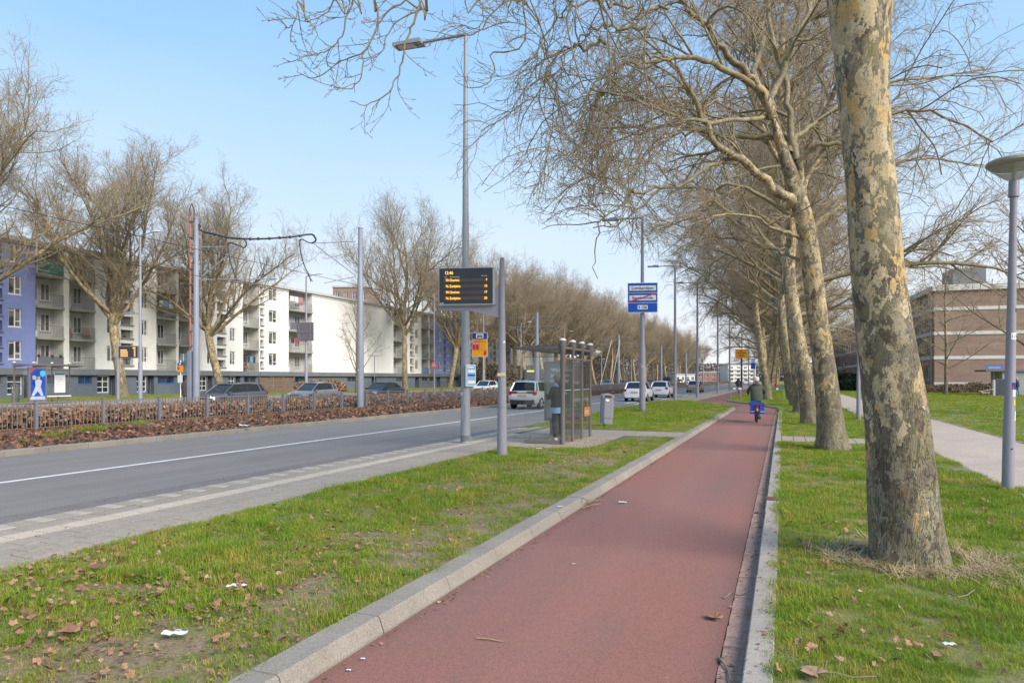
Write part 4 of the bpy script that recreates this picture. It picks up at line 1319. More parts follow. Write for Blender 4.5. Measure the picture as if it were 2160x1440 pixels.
# ---- second tree: limbs follow the photograph
t2 = np.array(tuple(ground(1757, 948, 0.1)))
D2 = float(-t2[0] * SY + t2[1] * CY_)
def p2_(px, py, dd=0.0):
    return np.array(at_depth(px, py, D2 + dd)) - t2
def z5(pts, dd0, dd1):
    n = len(pts)
    return [p2_(1200 + x / 2.572, y / 2.572, dd0 + (dd1 - dd0) * i / (n - 1)) for i, (x, y) in enumerate(pts)]
tr2 = [p2_(1757, 955), p2_(1748, 860), p2_(1737, 760), p2_(1726, 680), p2_(1714, 580), p2_(1703, 500), p2_(1690, 440), p2_(1672, 380)] + z5([(1180, 880), (1140, 750), (1100, 620)], 0, 0)
rd2 = [0.335, 0.275, 0.245, 0.225, 0.215, 0.205, 0.20, 0.165, 0.14, 0.11, 0.03]
limbs2 = []
def L2_(pts, dd0, dd1, w0, w1, P=22):
    p = resample(z5(pts, dd0, dd1), P)
    p[1:] += np.random.default_rng(len(limbs2) + 3).normal(0, 0.025, p[1:].shape)
    limbs2.append((p, np.linspace(w0 * 0.86, w1 * 0.85, P)))
L2_([(1225, 1110), (1150, 1050), (1050, 970), (960, 880), (870, 840), (790, 780), (740, 650), (700, 560), (640, 470), (600, 380), (540, 300)], 0, -1.6, 0.135, 0.03)
L2_([(1110, 640), (1040, 480), (960, 400), (870, 310), (790, 210), (740, 130), (650, 60), (590, -20), (520, -120)], 0, -1.0, 0.12, 0.035)
L2_([(1050, 490), (970, 445), (880, 390), (800, 345), (720, 320), (600, 310), (500, 330), (400, 360), (300, 420), (200, 520)], 0, -2.2, 0.095, 0.025)
L2_([(1270, 1060), (1255, 960), (1245, 880), (1215, 790), (1190, 740), (1100, 735), (1000, 745), (900, 755), (800, 735), (720, 710), (600, 690), (500, 690), (400, 720), (300, 740), (180, 800)], 0, 1.6, 0.11, 0.025, 30)
L2_([(1236, 870), (1206, 720), (1204, 640), (1190, 560), (1180, 430), (1130, 280), (1095, 160), (1090, 60), (1080, -60), (1060, -200)], 0, 1.0, 0.095, 0.045)
L2_([(1200, 830), (1225, 760), (1265, 715), (1330, 680), (1430, 600), (1540, 540), (1680, 470), (1850, 430), (2050, 410), (2250, 380)], 0, 1.8, 0.08, 0.02)
L2_([(1240, 880), (1320, 800), (1450, 785), (1560, 760), (1700, 640), (1900, 600), (2100, 660), (2300, 760)], 0, -1.5, 0.075, 0.02)
L2_([(1230, 1170), (1080, 1090), (960, 1010), (870, 1000), (800, 1030), (785, 1100), (700, 1160), (600, 1200), (500, 1240)], 0, 1.2, 0.06, 0.018)
L2_([(1250, 1290), (1180, 1260), (1100, 1230), (1030, 1180), (860, 1160), (760, 1190), (640, 1230)], 0, -1.8, 0.055, 0.015)
L2_([(880, 860), (780, 890), (690, 950), (600, 1015), (510, 1010), (430, 1090), (330, 1160), (240, 1230), (130, 1240)], -0.5, -1.5, 0.055, 0.014)
L2_([(1260, 1430), (1200, 1390), (1080, 1350), (940, 1300), (820, 1290), (720, 1290)], 0, 1.5, 0.05, 0.013)
L2_([(1100, 620), (1120, 480), (1190, 330), (1230, 200), (1290, 90), (1330, -20), (1380, -150)], 0, 0.8, 0.10, 0.04)
L2_([(1330, 1250), (1380, 1180), (1470, 1080), (1600, 960), (1760, 880), (1900, 860), (2060, 880), (2250, 900)], 0, 1.0, 0.07, 0.018)
L2_([(1100, 640), (1000, 640), (880, 650), (740, 660), (600, 640), (480, 600), (340, 540), (240, 500), (100, 480)], 0.2, -3.0, 0.07, 0.018)
L2_([(1100, 620), (1010, 420), (1040, 260), (1060, 100), (1120, -40), (1150, -200)], 0, 2.4, 0.10, 0.04)
rngT2 = np.random.default_rng(202)
# droopers on the street side
dl = []
for (x0, y0, x1, y1, x2, y2, dd) in ((540, 40, 340, 120, 250, 640, -1.2), (600, 310, 330, 330, 130, 760, -1.8), (500, 330, 200, 400, 60, 900, -2.2), (480, 690, 240, 700, 120, 1180, 1.2),
                                     (420, 150, 120, 160, -60, 620, -2.6), (350, 30, 60, 20, -150, 420, -2.4), (520, 1010, 300, 1090, 150, 1500, -1.4), (740, 700, 500, 760, 330, 1220, 0.5),
                                     (200, 240, -60, 300, -110, 760, -2.8), (620, 480, 420, 640, 350, 1240, 2.2), (700, 560, 380, 560, 210, 1000, 2.6)):
    pp = z5([(x0, y0), ((x0 + x1) / 2 - 20, (y0 + y1) / 2 - 10), (x1, y1), (x1 * 0.45 + x2 * 0.55 - 60, y1 * 0.6 + y2 * 0.4), (x2, y2)], dd, dd - 0.6)
    limbs2.append((resample(pp, 22) + np.concatenate([np.zeros((1, 3)), rngT2.normal(0, 0.04, (21, 3))]), np.linspace(0.035, 0.009, 22)))
T2 = make_tree('plane_tree', 'second plane tree in the cycle path row, its pale forked limbs arching over the verge', 'tree', tuple(t2), 8, tr2, rd2, limbs2,
               'plane trees in the row beside the cycle path', P=80, k=32, amp=0.03, flare=0.22, limb_k=10, balls=5,
               crown_kw=dict(n2=9, n3=7, n4=5, n5=3, L2=2.0, L3=1.15, L4=0.55, L5=0.2, droop=0.13, rt=0.0042, sides=(6, 4, 3, 3), up2=0.2), zcut=4.7)
_low = bpy.data.objects  # noqa

# ---- prototypes for the rest of that row
def row_proto(seed, name, label, loc, lean, fz, top, group, n=12, R=1.0, ck=None):
    trunk = [np.array((0, 0, -0.1)), np.array((lean[0] * 0.3, lean[1] * 0.3, fz * 0.35)), np.array((lean[0] * 0.75, lean[1] * 0.7, fz * 0.8)),
             np.array((lean[0], lean[1], fz * 1.15)), np.array((lean[0] * 1.15 + 0.2, lean[1], fz * 1.6)), np.array((lean[0] * 1.2 - 0.1, lean[1] + 0.2, top))]
    trad = [0.33, 0.26, 0.24, 0.215, 0.15, 0.07]
    limbs = row_tree_limbs(seed, trunk, fz, n, R)
    kw = dict(n2=10, n3=9, n4=6, n5=2, L2=2.8, L3=1.5, L4=0.75, L5=0.3, droop=0.12, rt=0.0052, sides=(5, 3, 3, 3))
    kw.update(ck or {})
    return make_tree(name, label, 'tree', loc, seed, trunk, trad, limbs, group, P=44, k=20, amp=0.04, flare=0.2, limb_k=8, crown_kw=kw, zcut=4.4)
GR = 'plane trees in the row beside the cycle path'
T3 = row_proto(31, 'plane_tree', 'third plane tree in the cycle path row, just past the crossing path', (0.95, 26.7, 0.09), (-0.75, 0.15), 4.9, 13.5, GR)
T4 = row_proto(47, 'plane_tree', 'fourth plane tree in the cycle path row, trunk half hidden behind the third', (0.81, 35.8, 0.09), (-0.55, -0.2), 5.4, 14.5, GR)
names = {2: 'fifth plane tree in the cycle path row, right of the cyclist', 3: 'sixth plane tree in the cycle path row, beyond the green-topped barrier on the grass'}
ypos = [44.9, 54.5, 64, 73.5, 83, 93, 103, 114, 125, 137, 150, 164, 180, 200, 225, 255, 290, 330]
for i, yy in enumerate(ypos):
    src = (T3, T4)[i % 2]
    dup(src, (0.72 - 0.05 * (i % 3), yy, 0.09), rotz=random.choice((0, 0.4, -0.5, 3.0, 2.2, 4.4)) if i else 0.3, label=('fifth plane tree in the cycle path row, first trunk right of the cyclist' if i == 0 else 'sixth plane tree in the cycle path row, behind the green-topped barrier' if i == 1
        else 'distant plane tree in the row right of the grass strip beside the cycle path'), scale=random.uniform(0.94, 1.1))
# second row that starts left of the grass strip, past the bend
GR2 = 'plane trees in the row between the grass strip and the far cycle path'
T5 = row_proto(63, 'plane_tree', 'plane tree beside the bend of the cycle path, pale trunk right behind the cyclist', (-1.12, 56.3, 0.09), (-0.9, 0.3), 6.6, 16.0, GR2, n=11, R=1.25)
y2 = [64.5, 73, 82, 91.5, 101, 111, 122, 134, 147, 161, 178, 198, 222, 250, 285, 325]
for i, yy in enumerate(y2):
    dup((T5, T3, T4)[i % 3], (-1.5 - 0.03 * i, yy, 0.09), rotz=random.choice((0, 0.5, 3.1, 2.4, -0.8)), label=('second plane tree of the row past the bend, dark trunk touching the pale first one' if i == 0 else 'distant plane tree in the row left of the grass strip past the bend'), scale=random.uniform(0.95, 1.15))
for o in list(bpy.data.objects):
    if o.get('label', '').startswith(('distant plane tree in the row left', 'second plane tree of the row past')):
        o['group'] = GR2
    elif o.get('label', '').startswith('distant plane tree in the row right'):
        o['group'] = GR

# ---- rows across the street: tall rounded crowns with steep limbs
def far_proto(seed, name, label, loc, lean, group, fz=6.2, H=24.0, R=11.0, n=17, ck=None):
    rng = np.random.default_rng(seed)
    trunk = [np.array((0, 0, -0.1)), np.array((lean[0] * 0.45, lean[1] * 0.4, fz * 0.4)), np.array((lean[0], lean[1], fz * 0.95)), np.array((lean[0] * 1.05, lean[1], fz * 1.4)),
             np.array((lean[0] * 1.05 + 0.4, lean[1] + 0.2, fz * 2.1)), np.array((lean[0] - 0.2, lean[1], H * 0.78))]
    trad = [0.44, 0.37, 0.36, 0.26, 0.17, 0.05]
    pts = resample(trunk, 50); limbs = []
    for i in range(n):
        f = i / (n - 1)
        zz = fz * (0.98 + 0.08 * (i % 3)) if i < n * 0.55 else fz + (H * 0.72 - fz) * (f - 0.5) * 1.6
        j = int(np.argmin(abs(pts[:, 2] - zz)))
        az = i * 2.4 + rng.uniform(-0.3, 0.3)
        el = math.radians(rng.uniform(30, 72) if i < n * 0.55 else rng.uniform(34, 64))
        rem = H - zz
        L = min(rem * 0.78 if el > 0.8 else rem, R * 1.25) * rng.uniform(0.9, 1.12) * (1 - 0.25 * f)
        limbs.append(arch_limb(rng, pts[j], az, el, L, 0.20 - 0.09 * f, 0.03, P=16, g0=0.03, g1=0.045 if el > 0.7 else -0.03, wig=0.085))
    kw = dict(n2=10, n3=8, n4=6, n5=1, L2=3.3, L3=1.7, L4=0.85, L5=0.4, droop=-0.05, rt=0.0065, sides=(5, 3, 3, 3), t0=0.2, a2=0.7)
    kw.update(ck or {})
    return make_tree(name, label, 'tree', loc, seed, trunk, trad, limbs, group, P=30, k=16, amp=0.04, flare=0.15, limb_k=7, crown_kw=kw)
GF = 'plane trees on the lawn in front of the apartment blocks'
F1 = far_proto(71, 'lawn_plane_tree', 'bare plane tree standing behind the far departure display, trunk leaning left', (-52.6, 42.2, 0.1), (-1.0, -0.2), GF)
F2 = far_proto(83, 'lawn_plane_tree', 'bare plane tree with a leaning trunk, right of the mast with the red pipe', (-52.6, y_at(470, -52.6), 0.1), (-1.3, -0.5), GF, fz=6.0, H=23.0, R=10.5)
F3 = far_proto(97, 'lawn_plane_tree', 'large round-headed bare plane tree between the second tram mast and the tall lamp post', (-52.3, y_at(855, -52.3), 0.1), (-0.3, 0.2), GF, fz=8.2, H=31.0, R=13.5, n=18, ck=dict(L2=4.6, L3=2.2, L4=1.2, rt=0.010, n4=5, n5=0, n2=9))
F3.scale = (1.0, 1.0, 1.0)
dup(F2, (-52.6, 30.6, 0.1), rotz=0.9, label='bare plane tree at the left edge, only its branches reaching into the photo', scale=1.12)
dup(F1, (-52.4, y_at(948, -52.4), 0.1), rotz=3.4, label='leaning bare plane tree in front of the blue facade strip beyond the big round one', scale=(1.1, 1.1, 1.08))
dup(F2, (-52.4, y_at(1019, -52.4), 0.1), rotz=1.7, label='bare plane tree seen between the tall lamp post and the display post', scale=1.12)
dup(F3, (-52.4, y_at(1088, -52.4), 0.1), rotz=1.2, label='bare plane tree just right of the display post, behind the silver car', scale=0.95)
yf = [146, 159, 172, 184, 197, 211, 226, 242, 258, 276, 296, 318, 342, 370, 400]
for i, yy in enumerate(yf):
    o = dup((F1, F2, F3)[(i * 2 + 1) % 3], (-52.4 + random.uniform(-0.7, 0.7), yy, 0.1), rotz=random.uniform(0, 6.28), label='distant bare plane tree in the long row across the street', scale=random.uniform(0.95, 1.1) * (0.95 if (i * 2 + 1) % 3 == 2 else 1.22))
    o['group'] = GF
# younger row nearer the far road, seen from the shelter onwards
yn = [118, 131, 144, 157, 171, 186, 202, 219, 238, 260, 285, 312, 345, 385]
for i, yy in enumerate(yn):
    o = dup((F2, F1)[i % 2], (-44.6 + random.uniform(-0.5, 0.5), yy, 0.1), rotz=random.uniform(0, 6.28), label='distant bare plane tree in the row along the far pavement', scale=random.uniform(0.95, 1.1))
    o['group'] = 'plane trees along the far pavement'

# slim young trees
def slim_tree(name, label, loc, seed, h, r, n, leader=True, spread=1.0, el0=35):
    rng = np.random.default_rng(seed)
    trunk = [np.array((0, 0, -0.1)), np.array((0.05, 0, h * 0.3)), np.array((-0.05, 0.05, h * 0.65)), np.array((0.05, 0, h))]
    limbs = []
    pts = resample(trunk, 40)
    for i in range(n):
        f = 0.22 + 0.72 * i / (n - 1)
        j = int(f * 39)
        limbs.append(arch_limb(rng, pts[j], i * 2.4 + rng.uniform(-0.3, 0.3), math.radians(el0 + rng.uniform(-8, 12)), h * 0.36 * spread * (1.15 - f) + 0.5, r * 0.32, 0.008, P=10, g0=0.03, g1=0.02, wig=0.07))
    G = []
    return make_tree(name, label, 'tree', loc, seed, trunk, [r, r * 0.75, r * 0.45, 0.012], limbs, None, P=24, k=10, amp=0.02, flare=0.15, limb_k=5,
                     crown_kw=dict(n2=9, n3=5, n4=3, n5=0, L2=1.3 * spread, L3=0.6, L4=0.3, droop=0.02, rt=0.006, sides=(4, 3, 3, 3)))
g = ground(1995, 834, 0.0)
slim_tree('young_tree', 'slender bare young tree with a straight leader in front of the brick block', (g.x, g.y, 0.09), 301, 14.5, 0.20, 22, spread=1.15, el0=28)
c = at_depth(752, 798, 82)
slim_tree('young_tree', 'small bare tree right behind the second tram mast, in front of the blank white wall', (c.x, c.y, 0.1), 305, 10.5, 0.20, 14, spread=1.5, el0=42)
c = at_depth(2235, 798, 30)
slim_tree('young_tree', 'bare tree at the right edge, its upswept branches behind the footpath lamp', (c.x, c.y, 0.1), 309, 10.0, 0.22, 18, spread=1.9, el0=44)
c = at_depth(1870, 798, 75)
slim_tree('young_tree', 'thin bare tree beside the end windows of the brick block', (c.x + 2.2, c.y, 0.1), 311, 11, 0.12, 14, spread=1.0, el0=40)
c = at_depth(1100, 798, 118)
slim_tree('young_tree', 'low spreading bare shrub-like tree right of the display post in front of a white wall', (c.x, c.y, 0.1), 313, 5.5, 0.12, 12, spread=2.4, el0=35)
# dense undergrowth that closes the view below the far crowns
UL = m_leaf('undergrowth_twig', ((0.0, (0.10, 0.075, 0.05)), (0.5, (0.19, 0.14, 0.10)), (1.0, (0.12, 0.11, 0.06))))
ULV = [leaf_mesh('undergrowth', UL, c, 90 + i) for i, c in enumerate((0.8, -1.2))]
n = 80000
uy = 118 + 340 * RNG.random(n); ux = -50 - 8 * RNG.random(n); uz = (4.5 + np.clip((uy - 150) / 12, 0, 9)) * RNG.random(n) ** 1.1
n2 = 26000
vx = -56 + 110 * RNG.random(n2); vy = 436 + 8 * RNG.random(n2); vz = 11 * RNG.random(n2) ** 1.3
o = scatter('distant_undergrowth', np.concatenate([np.stack([ux, uy, uz], -1), np.stack([vx, vy, vz], -1)]), np.concatenate([ROT3(n, 1.3), ROT3(n2, 1.3)]), np.concatenate([RNG.uniform(1.8, 4.5, n), RNG.uniform(4, 9, n2)]), ULV); o['kind'] = 'stuff'
# ================================================================== BUILDINGS
WHITEW = mat('white_render', (0.76, 0.75, 0.72), 0.85, var=(0.68, 0.665, 0.62), vscale=0.35, bscale=9, bstr=0.08, fine=(2.2, 0.05))
BLUEW = mat('blue_render', (0.20, 0.245, 0.50), 0.8, var=(0.18, 0.225, 0.46), vscale=0.4, fine=(2.0, 0.05))
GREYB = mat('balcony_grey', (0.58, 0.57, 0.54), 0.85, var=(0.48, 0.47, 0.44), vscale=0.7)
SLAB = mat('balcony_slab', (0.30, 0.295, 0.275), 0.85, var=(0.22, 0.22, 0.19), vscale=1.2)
FASC = mat('fascia', (0.17, 0.185, 0.20), 0.7, var=(0.13, 0.14, 0.15), vscale=0.8)
PLINTH = mat('blue_grey_plinth', (0.125, 0.150, 0.185), 0.75, var=(0.105, 0.125, 0.155), vscale=0.6)
ROOFW = mat('roof_edge', (0.50, 0.51, 0.52), 0.7, var=(0.42, 0.43, 0.44), vscale=0.5)
WFRAME = mat('white_frame', (0.78, 0.77, 0.74), 0.5)
BFRAME = mat('blue_frame', (0.04, 0.12, 0.42), 0.5)
RAIL = mat('railing_grey', (0.20, 0.21, 0.22), 0.6)
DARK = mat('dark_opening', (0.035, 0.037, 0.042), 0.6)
def m_pane(name, a, b_, curtain=0.45):
    m, nt, b = new_mat(name)
    v = coords(nt, True)
    n = noise(nt, v, 0.9, 1)
    r = ramp(nt, n.outputs['Fac'], ((0.42, a), (0.5, b_)))
    nt.links.new(r.outputs[0], b.inputs['Base Color'])
    b.inputs['Roughness'].default_value = 0.06
    b.inputs['Specular IOR Level'].default_value = 0.6
    return m
PANE = m_pane('window_pane', (0.045, 0.05, 0.055), (0.17, 0.165, 0.155))
PANE2 = m_pane('dark_pane', (0.02, 0.028, 0.032), (0.045, 0.06, 0.07))

def m_brick():
    m, nt, b = new_mat('brown_brick')
    v = coords(nt)
    # lay the courses on the vertical faces: u runs along x+y
    sp = nt.nodes.new('ShaderNodeSeparateXYZ'); nt.links.new(v, sp.inputs[0])
    ad = nt.nodes.new('ShaderNodeMath'); ad.operation = 'ADD'
    nt.links.new(sp.outputs[0], ad.inputs[0]); nt.links.new(sp.outputs[1], ad.inputs[1])
    cb = nt.nodes.new('ShaderNodeCombineXYZ'); nt.links.new(ad.outputs[0], cb.inputs[0]); nt.links.new(sp.outputs[2], cb.inputs[1])
    br = nt.nodes.new('ShaderNodeTexBrick'); br.inputs['Scale'].default_value = 1.0
    br.inputs['Brick Width'].default_value = 0.22; br.inputs['Row Height'].default_value = 0.065; br.inputs['Mortar Size'].default_value = 0.008
    br.inputs['Color1'].default_value = (0.245, 0.152, 0.110, 1); br.inputs['Color2'].default_value = (0.315, 0.205, 0.150, 1)
    br.inputs['Mortar'].default_value = (0.29, 0.24, 0.20, 1)
    nt.links.new(cb.outputs[0], br.inputs['Vector'])
    mp = nt.nodes.new('ShaderNodeMapping'); mp.inputs['Scale'].default_value = (0.25, 0.25, 2.2)
    nt.links.new(v, mp.inputs[0])
    n = noise(nt, mp.outputs[0], 1.0, 5, 0.7)
    r = ramp(nt, n.outputs['Fac'], ((0.3, (0.78,) * 3), (0.7, (1.2,) * 3)))
    c = mixc(nt, 1.0, br.outputs[0], r.outputs[0], 'MULTIPLY')
    nt.links.new(c.outputs[0], b.inputs['Base Color']); b.inputs['Roughness'].default_value = 0.9
    return m
BRK = m_brick()
BANDW = mat('white_band', (0.66, 0.64, 0.60), 0.8, var=(0.54, 0.52, 0.48), vscale=0.5)

def wall_grid(mb, T, u0, u1, z0, z1, holes, depth):
    us = sorted({u0, u1, *[h[0] for h in holes], *[h[1] for h in holes]})
    zs = sorted({z0, z1, *[h[2] for h in holes], *[h[3] for h in holes]})
    us = [u for u in us if u0 <= u <= u1]; zs = [z for z in zs if z0 <= z <= z1]
    for a, b in zip(us[:-1], us[1:]):
        for c, d in zip(zs[:-1], zs[1:]):
            mu, mz = (a + b) / 2, (c + d) / 2
            if any(h[0] < mu < h[1] and h[2] < mz < h[3] for h in holes): continue
            mb.add([T(a, 0, c), T(b, 0, c), T(b, 0, d), T(a, 0, d)], [(0, 1, 2, 3)])
    for h in holes:
        a, b, c, d = h[:4]
        dd = -(h[4] if len(h) > 4 else depth)
        for q in (((a, 0, c), (b, 0, c), (b, dd, c), (a, dd, c)), ((a, 0, d), (a, dd, d), (b, dd, d), (b, 0, d)),
                  ((a, 0, c), (a, dd, c), (a, dd, d), (a, 0, d)), ((b, 0, c), (b, 0, d), (b, dd, d), (b, dd, c))):
            mb.add([T(*p) for p in q], [(0, 1, 2, 3)])

WCACHE = {}
def window(parent, pos, rotz, w, h, kind='side', fm=None, pm=None):
    """window part (frame) with its pane as a sub-part; local: y along the wall, x outward"""
    fm = fm or WFRAME; pm = pm or PANE
    key = (round(w, 2), round(h, 2), kind, fm.name, pm.name)
    if key not in WCACHE:
        mb = MB(); f = 0.07
        hw, hh = w / 2, h / 2
        mb.box(-0.05, 0.0, -hw, hw, -hh, -hh + f).box(-0.05, 0.0, -hw, hw, hh - f, hh)
        mb.box(-0.05, 0.0, -hw, -hw + f, -hh + f, hh - f).box(-0.05, 0.0, hw - f, hw, -hh + f, hh - f)
        if kind == 'side':
            x = hw * 0.05
            mb.box(-0.052, 0.002, x - 0.05, x + 0.05, -hh + f, hh - f)
            mb.box(-0.052, 0.002, x + 0.05, hw - f, -hh * 0.42, -hh * 0.42 + 0.07)
            mb.box(-0.052, 0.002, -hw + f, x - 0.05, hh * 0.72, hh * 0.72 + 0.05)
        elif kind == 'grid':
            nv = 2 if w < 2.2 else 3
            for i in range(1, nv):
                yy = -hw + w * i / nv
                mb.box(-0.052, 0.002, yy - 0.03, yy + 0.03, -hh + f, hh - f)
            for i in (1, 2):
                zz = -hh + h * i / 3
                mb.box(-0.054, 0.004, -hw + f, hw - f, zz - 0.03, zz + 0.03)
        elif kind == 'two':
            mb.box(-0.052, 0.002, -0.035, 0.035, -hh + f, hh - f)
        elif kind == 'door':
            mb.box(-0.052, 0.002, -hw + f, hw - f, -hh + f, -hh + 0.55)
        if kind != 'door' and kind != 'grid':
            mb.box(-0.03, 0.10, -hw - 0.06, hw + 0.06, -hh - 0.055, -hh - 0.003)
        WCACHE[key] = (mb.mesh('window', fm), MB().box(-0.035, -0.025, -hw + 0.04, hw - 0.04, -hh + 0.04, hh - 0.04).mesh('pane', pm))
    fme, pme = WCACHE[key]
    o = link('door' if kind == 'door' else 'window', fme, parent, pos, rotz)
    link('pane', pme, o)
    return o

FLOORS = (2.62, 5.30, 7.98, 10.66)
RAILC = {}
def railing_mesh(L, m, style):
    key = (round(L, 2), m.name, style)
    if key not in RAILC:
        mb = MB()
        mb.box(-0.02, 0.02, 0.03, L - 0.03, 0.98, 1.03)
        mb.box(-0.015, 0.015, 0.03, L - 0.03, 0.08, 0.12)
        n = max(4, int(L / 0.13))
        if style == 'bars':
            for i in range(n + 1):
                y = 0.04 + (L - 0.08) * i / n
                mb.box(-0.008, 0.008, y - 0.009, y + 0.009, 0.12, 0.98)
        else:
            mb.box(-0.01, 0.012, 0.05, L - 0.05, 0.13, 0.97)
        RAILC[key] = mb.mesh('railing', m)
    return RAILC[key]
GREENSC = mat('green_screen', (0.05, 0.19, 0.15), 0.7)
GREYSC = mat('grey_screen', (0.13, 0.14, 0.16), 0.7)
BLUESC = mat('blue_screen', (0.13, 0.20, 0.36), 0.7)

def balcony(parent, T, u0, u1, zf, rng, special=None, last=False):
    """slab, railing and door of one recessed balcony"""
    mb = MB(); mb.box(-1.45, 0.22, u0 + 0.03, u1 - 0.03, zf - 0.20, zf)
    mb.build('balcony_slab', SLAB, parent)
    o = link('railing', railing_mesh(u1 - u0 - 0.1, {None: RAIL, 'green': GREENSC, 'grey': GREYSC, 'blue': BLUESC}[special], 'bars' if special is None else 'screen'), parent, (0.16, u0 + 0.05, zf))
    w = u1 - u0
    window(parent, (-1.40, u0 + w * 0.30, zf + 1.12), 0, min(0.95, w * 0.3), 2.1, 'door', WFRAME)
    window(parent, (-1.40, u0 + w * 0.72, zf + 1.35), 0, min(1.1, w * 0.34), 1.5, 'two', WFRAME)

def flats(name, label, group, Xf, px0, px1, spec, X2=-70.5, zroof=13.45, seed=1, extras=()):
    """apartment block on the plane x = Xf; spec lists (kind, photo column from, to)"""
    rng = random.Random(seed)
    y0, y1 = y_at(px0, Xf), y_at(px1, Xf)
    b = thing(name, label, 'building', (Xf, y0, 0), 0, group)
    u = lambda px: y_at(px, Xf) - y0
    T = lambda a, w, z: (w, a, z)
    L = y1 - y0
    parts = {}
    holes_all = []
    for it in spec:
        kind, a, c = it[0], u(it[1]), u(it[2])
        if kind == 'bal':
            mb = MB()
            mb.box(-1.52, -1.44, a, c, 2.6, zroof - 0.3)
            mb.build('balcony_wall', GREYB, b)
            sd = MB()
            sd.box(-1.44, -0.012, a - 0.012, a - 0.002, 2.6, zroof - 0.3).box(-1.44, -0.012, c + 0.002, c + 0.012, 2.6, zroof - 0.3)
            sd.build('side_wall', WHITEW, b)
            for k, zf in enumerate(FLOORS):
                sp_ = it[3].get(k) if len(it) > 3 else None
                balcony(b, T, a, c, zf, rng, sp_)
        else:
            m = BLUEW if kind == 'blue' else WHITEW
            holes = []
            wins = it[3] if len(it) > 3 else ()
            for wk, p0, p1 in wins:
                ua, ub = u(p0), u(p1)
                if wk == 'w':
                    for zf in FLOORS:
                        holes.append((ua, ub, zf + 0.72, zf + 2.25, 0.12))
                        window(b, (-0.09, (ua + ub) / 2, zf + 1.485), 0, ub - ua, 1.53, 'side')
                else:
                    for k in range(8):
                        zb = 3.05 + 1.30 * k
                        holes.append((ua, ub, zb, zb + 0.80, 0.45))
                        window(b, (-0.40, (ua + ub) / 2, zb + 0.40), 0, ub - ua, 0.8, 'plain', RAIL, PANE)
                        MB().box(0.002, 0.16, ua - 0.05, ub + 0.05, zb - 0.10, zb - 0.01).build('sill', SLAB, b)
            mb = MB(); wall_grid(mb, T, a, c, 2.6, zroof - 0.3, holes, 0.12)
            mb.build('wall', m, b)
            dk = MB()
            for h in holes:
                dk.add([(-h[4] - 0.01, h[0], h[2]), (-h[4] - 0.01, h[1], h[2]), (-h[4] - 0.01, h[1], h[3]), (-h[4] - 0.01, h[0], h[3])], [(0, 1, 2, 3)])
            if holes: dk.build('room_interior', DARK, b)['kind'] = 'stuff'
    # body behind, roof edge, plinth
    X = X2 - Xf
    MB().box(X, -1.53, 0.03, L - 0.03, 0, zroof - 0.32).build('rear_wall', WHITEW, b)
    rf = MB().box(X, 0.24, 0, L, zroof - 0.30, zroof).build('roof', ROOFW, b)
    for k in range(max(1, int(L / 14))):
        yy = 5 + 14 * k + rng.uniform(0, 3)
        if yy < L - 3:
            MB().box(-5.5, -4.0, yy, yy + 1.5, zroof, zroof + 0.9, 0.05).build('chimney', FASC, rf)
    MB().box(-1.5, 0.30, 0.0, L, 2.06, 2.598).build('fascia', FASC, b)
    gh = []
    for it in extras:
        kind, a, c = it[0], u(it[1]), u(it[2])
        if kind == 'grid':
            gh.append((a, c, 0.42, 2.0, 0.15)); window(b, (-0.10, (a + c) / 2, 1.21), 0, c - a, 1.58, 'grid', WFRAME, PANE2)
        elif kind == 'door':
            gh.append((a, c, 0.12, 2.04, 0.5)); window(b, (-0.48, (a + c) / 2, 1.08), 0, c - a, 1.9, 'plain', PLINTH, PANE2)
        elif kind == 'high':
            gh.append((a, c, 1.25, 1.95, 0.12)); window(b, (-0.08, (a + c) / 2, 1.6), 0, c - a, 0.7, 'two', BFRAME if it[3:] else FASC, PANE2)
    mb = MB(); wall_grid(mb, T, 0, L, -0.05, 2.06, gh, 0.15); mb.build('plinth', PLINTH, b)
    rb_ = MB(); yy = 0.2
    while yy < L - 0.1:
        if not any(h[0] - 0.06 < yy < h[1] + 0.06 for h in gh):
            rb_.box(0.001, 0.022, yy, yy + 0.10, 0.0, 1.15)
        yy += 0.24
    rb_.build('ribbed_cladding', PLINTH, b)['kind'] = 'stuff'
    return b

GB = 'white and blue apartment blocks across the street'
B1 = flats('apartment_building', 'long pale apartment block at the left with a blue facade strip and recessed balconies', GB, -59.0, -75, 545,
    [('blue', -75, 75, [('w', -45, -20), ('s', -14, 5), ('w', 18, 45)]),
     ('bal', 75, 134, {3: 'green', 0: 'grey'}), ('white', 134, 146), ('bal', 146, 200),
     ('white', 200, 330, [('w', 226, 243), ('s', 255, 281), ('w', 298, 311)]),
     ('bal', 330, 371, {2: 'grey'}), ('white', 371, 377), ('bal', 377, 404),
     ('white', 404, 513, [('w', 437, 449), ('s', 458, 476), ('w', 485, 496)]),
     ('bal', 513, 545)], seed=3,
    extras=[('high', -30, 5), ('grid', 15, 47), ('door', 50, 58), ('high', 98, 124, 1), ('high', 165, 194, 1), ('grid', 205, 230), ('door', 231, 243), ('grid', 288, 309), ('door', 311, 325),
            ('high', 333, 368, 1), ('high', 384, 402), ('grid', 419, 436), ('door', 438, 448), ('grid', 482, 495), ('door', 497, 507), ('high', 515, 540)])
B2 = flats('apartment_building', 'white apartment block with a long blank wall behind the second tram mast', GB, -59.0, 545.6, 830,
    [('white', 545.6, 609, [('s', 549, 556), ('w', 567, 584)]), ('bal', 609, 658, {2: 'grey'}), ('white', 658, 830)], seed=5,
    extras=[('grid', 566, 602), ('high', 614, 650, 1), ('high', 733, 752), ('door', 784, 794)])
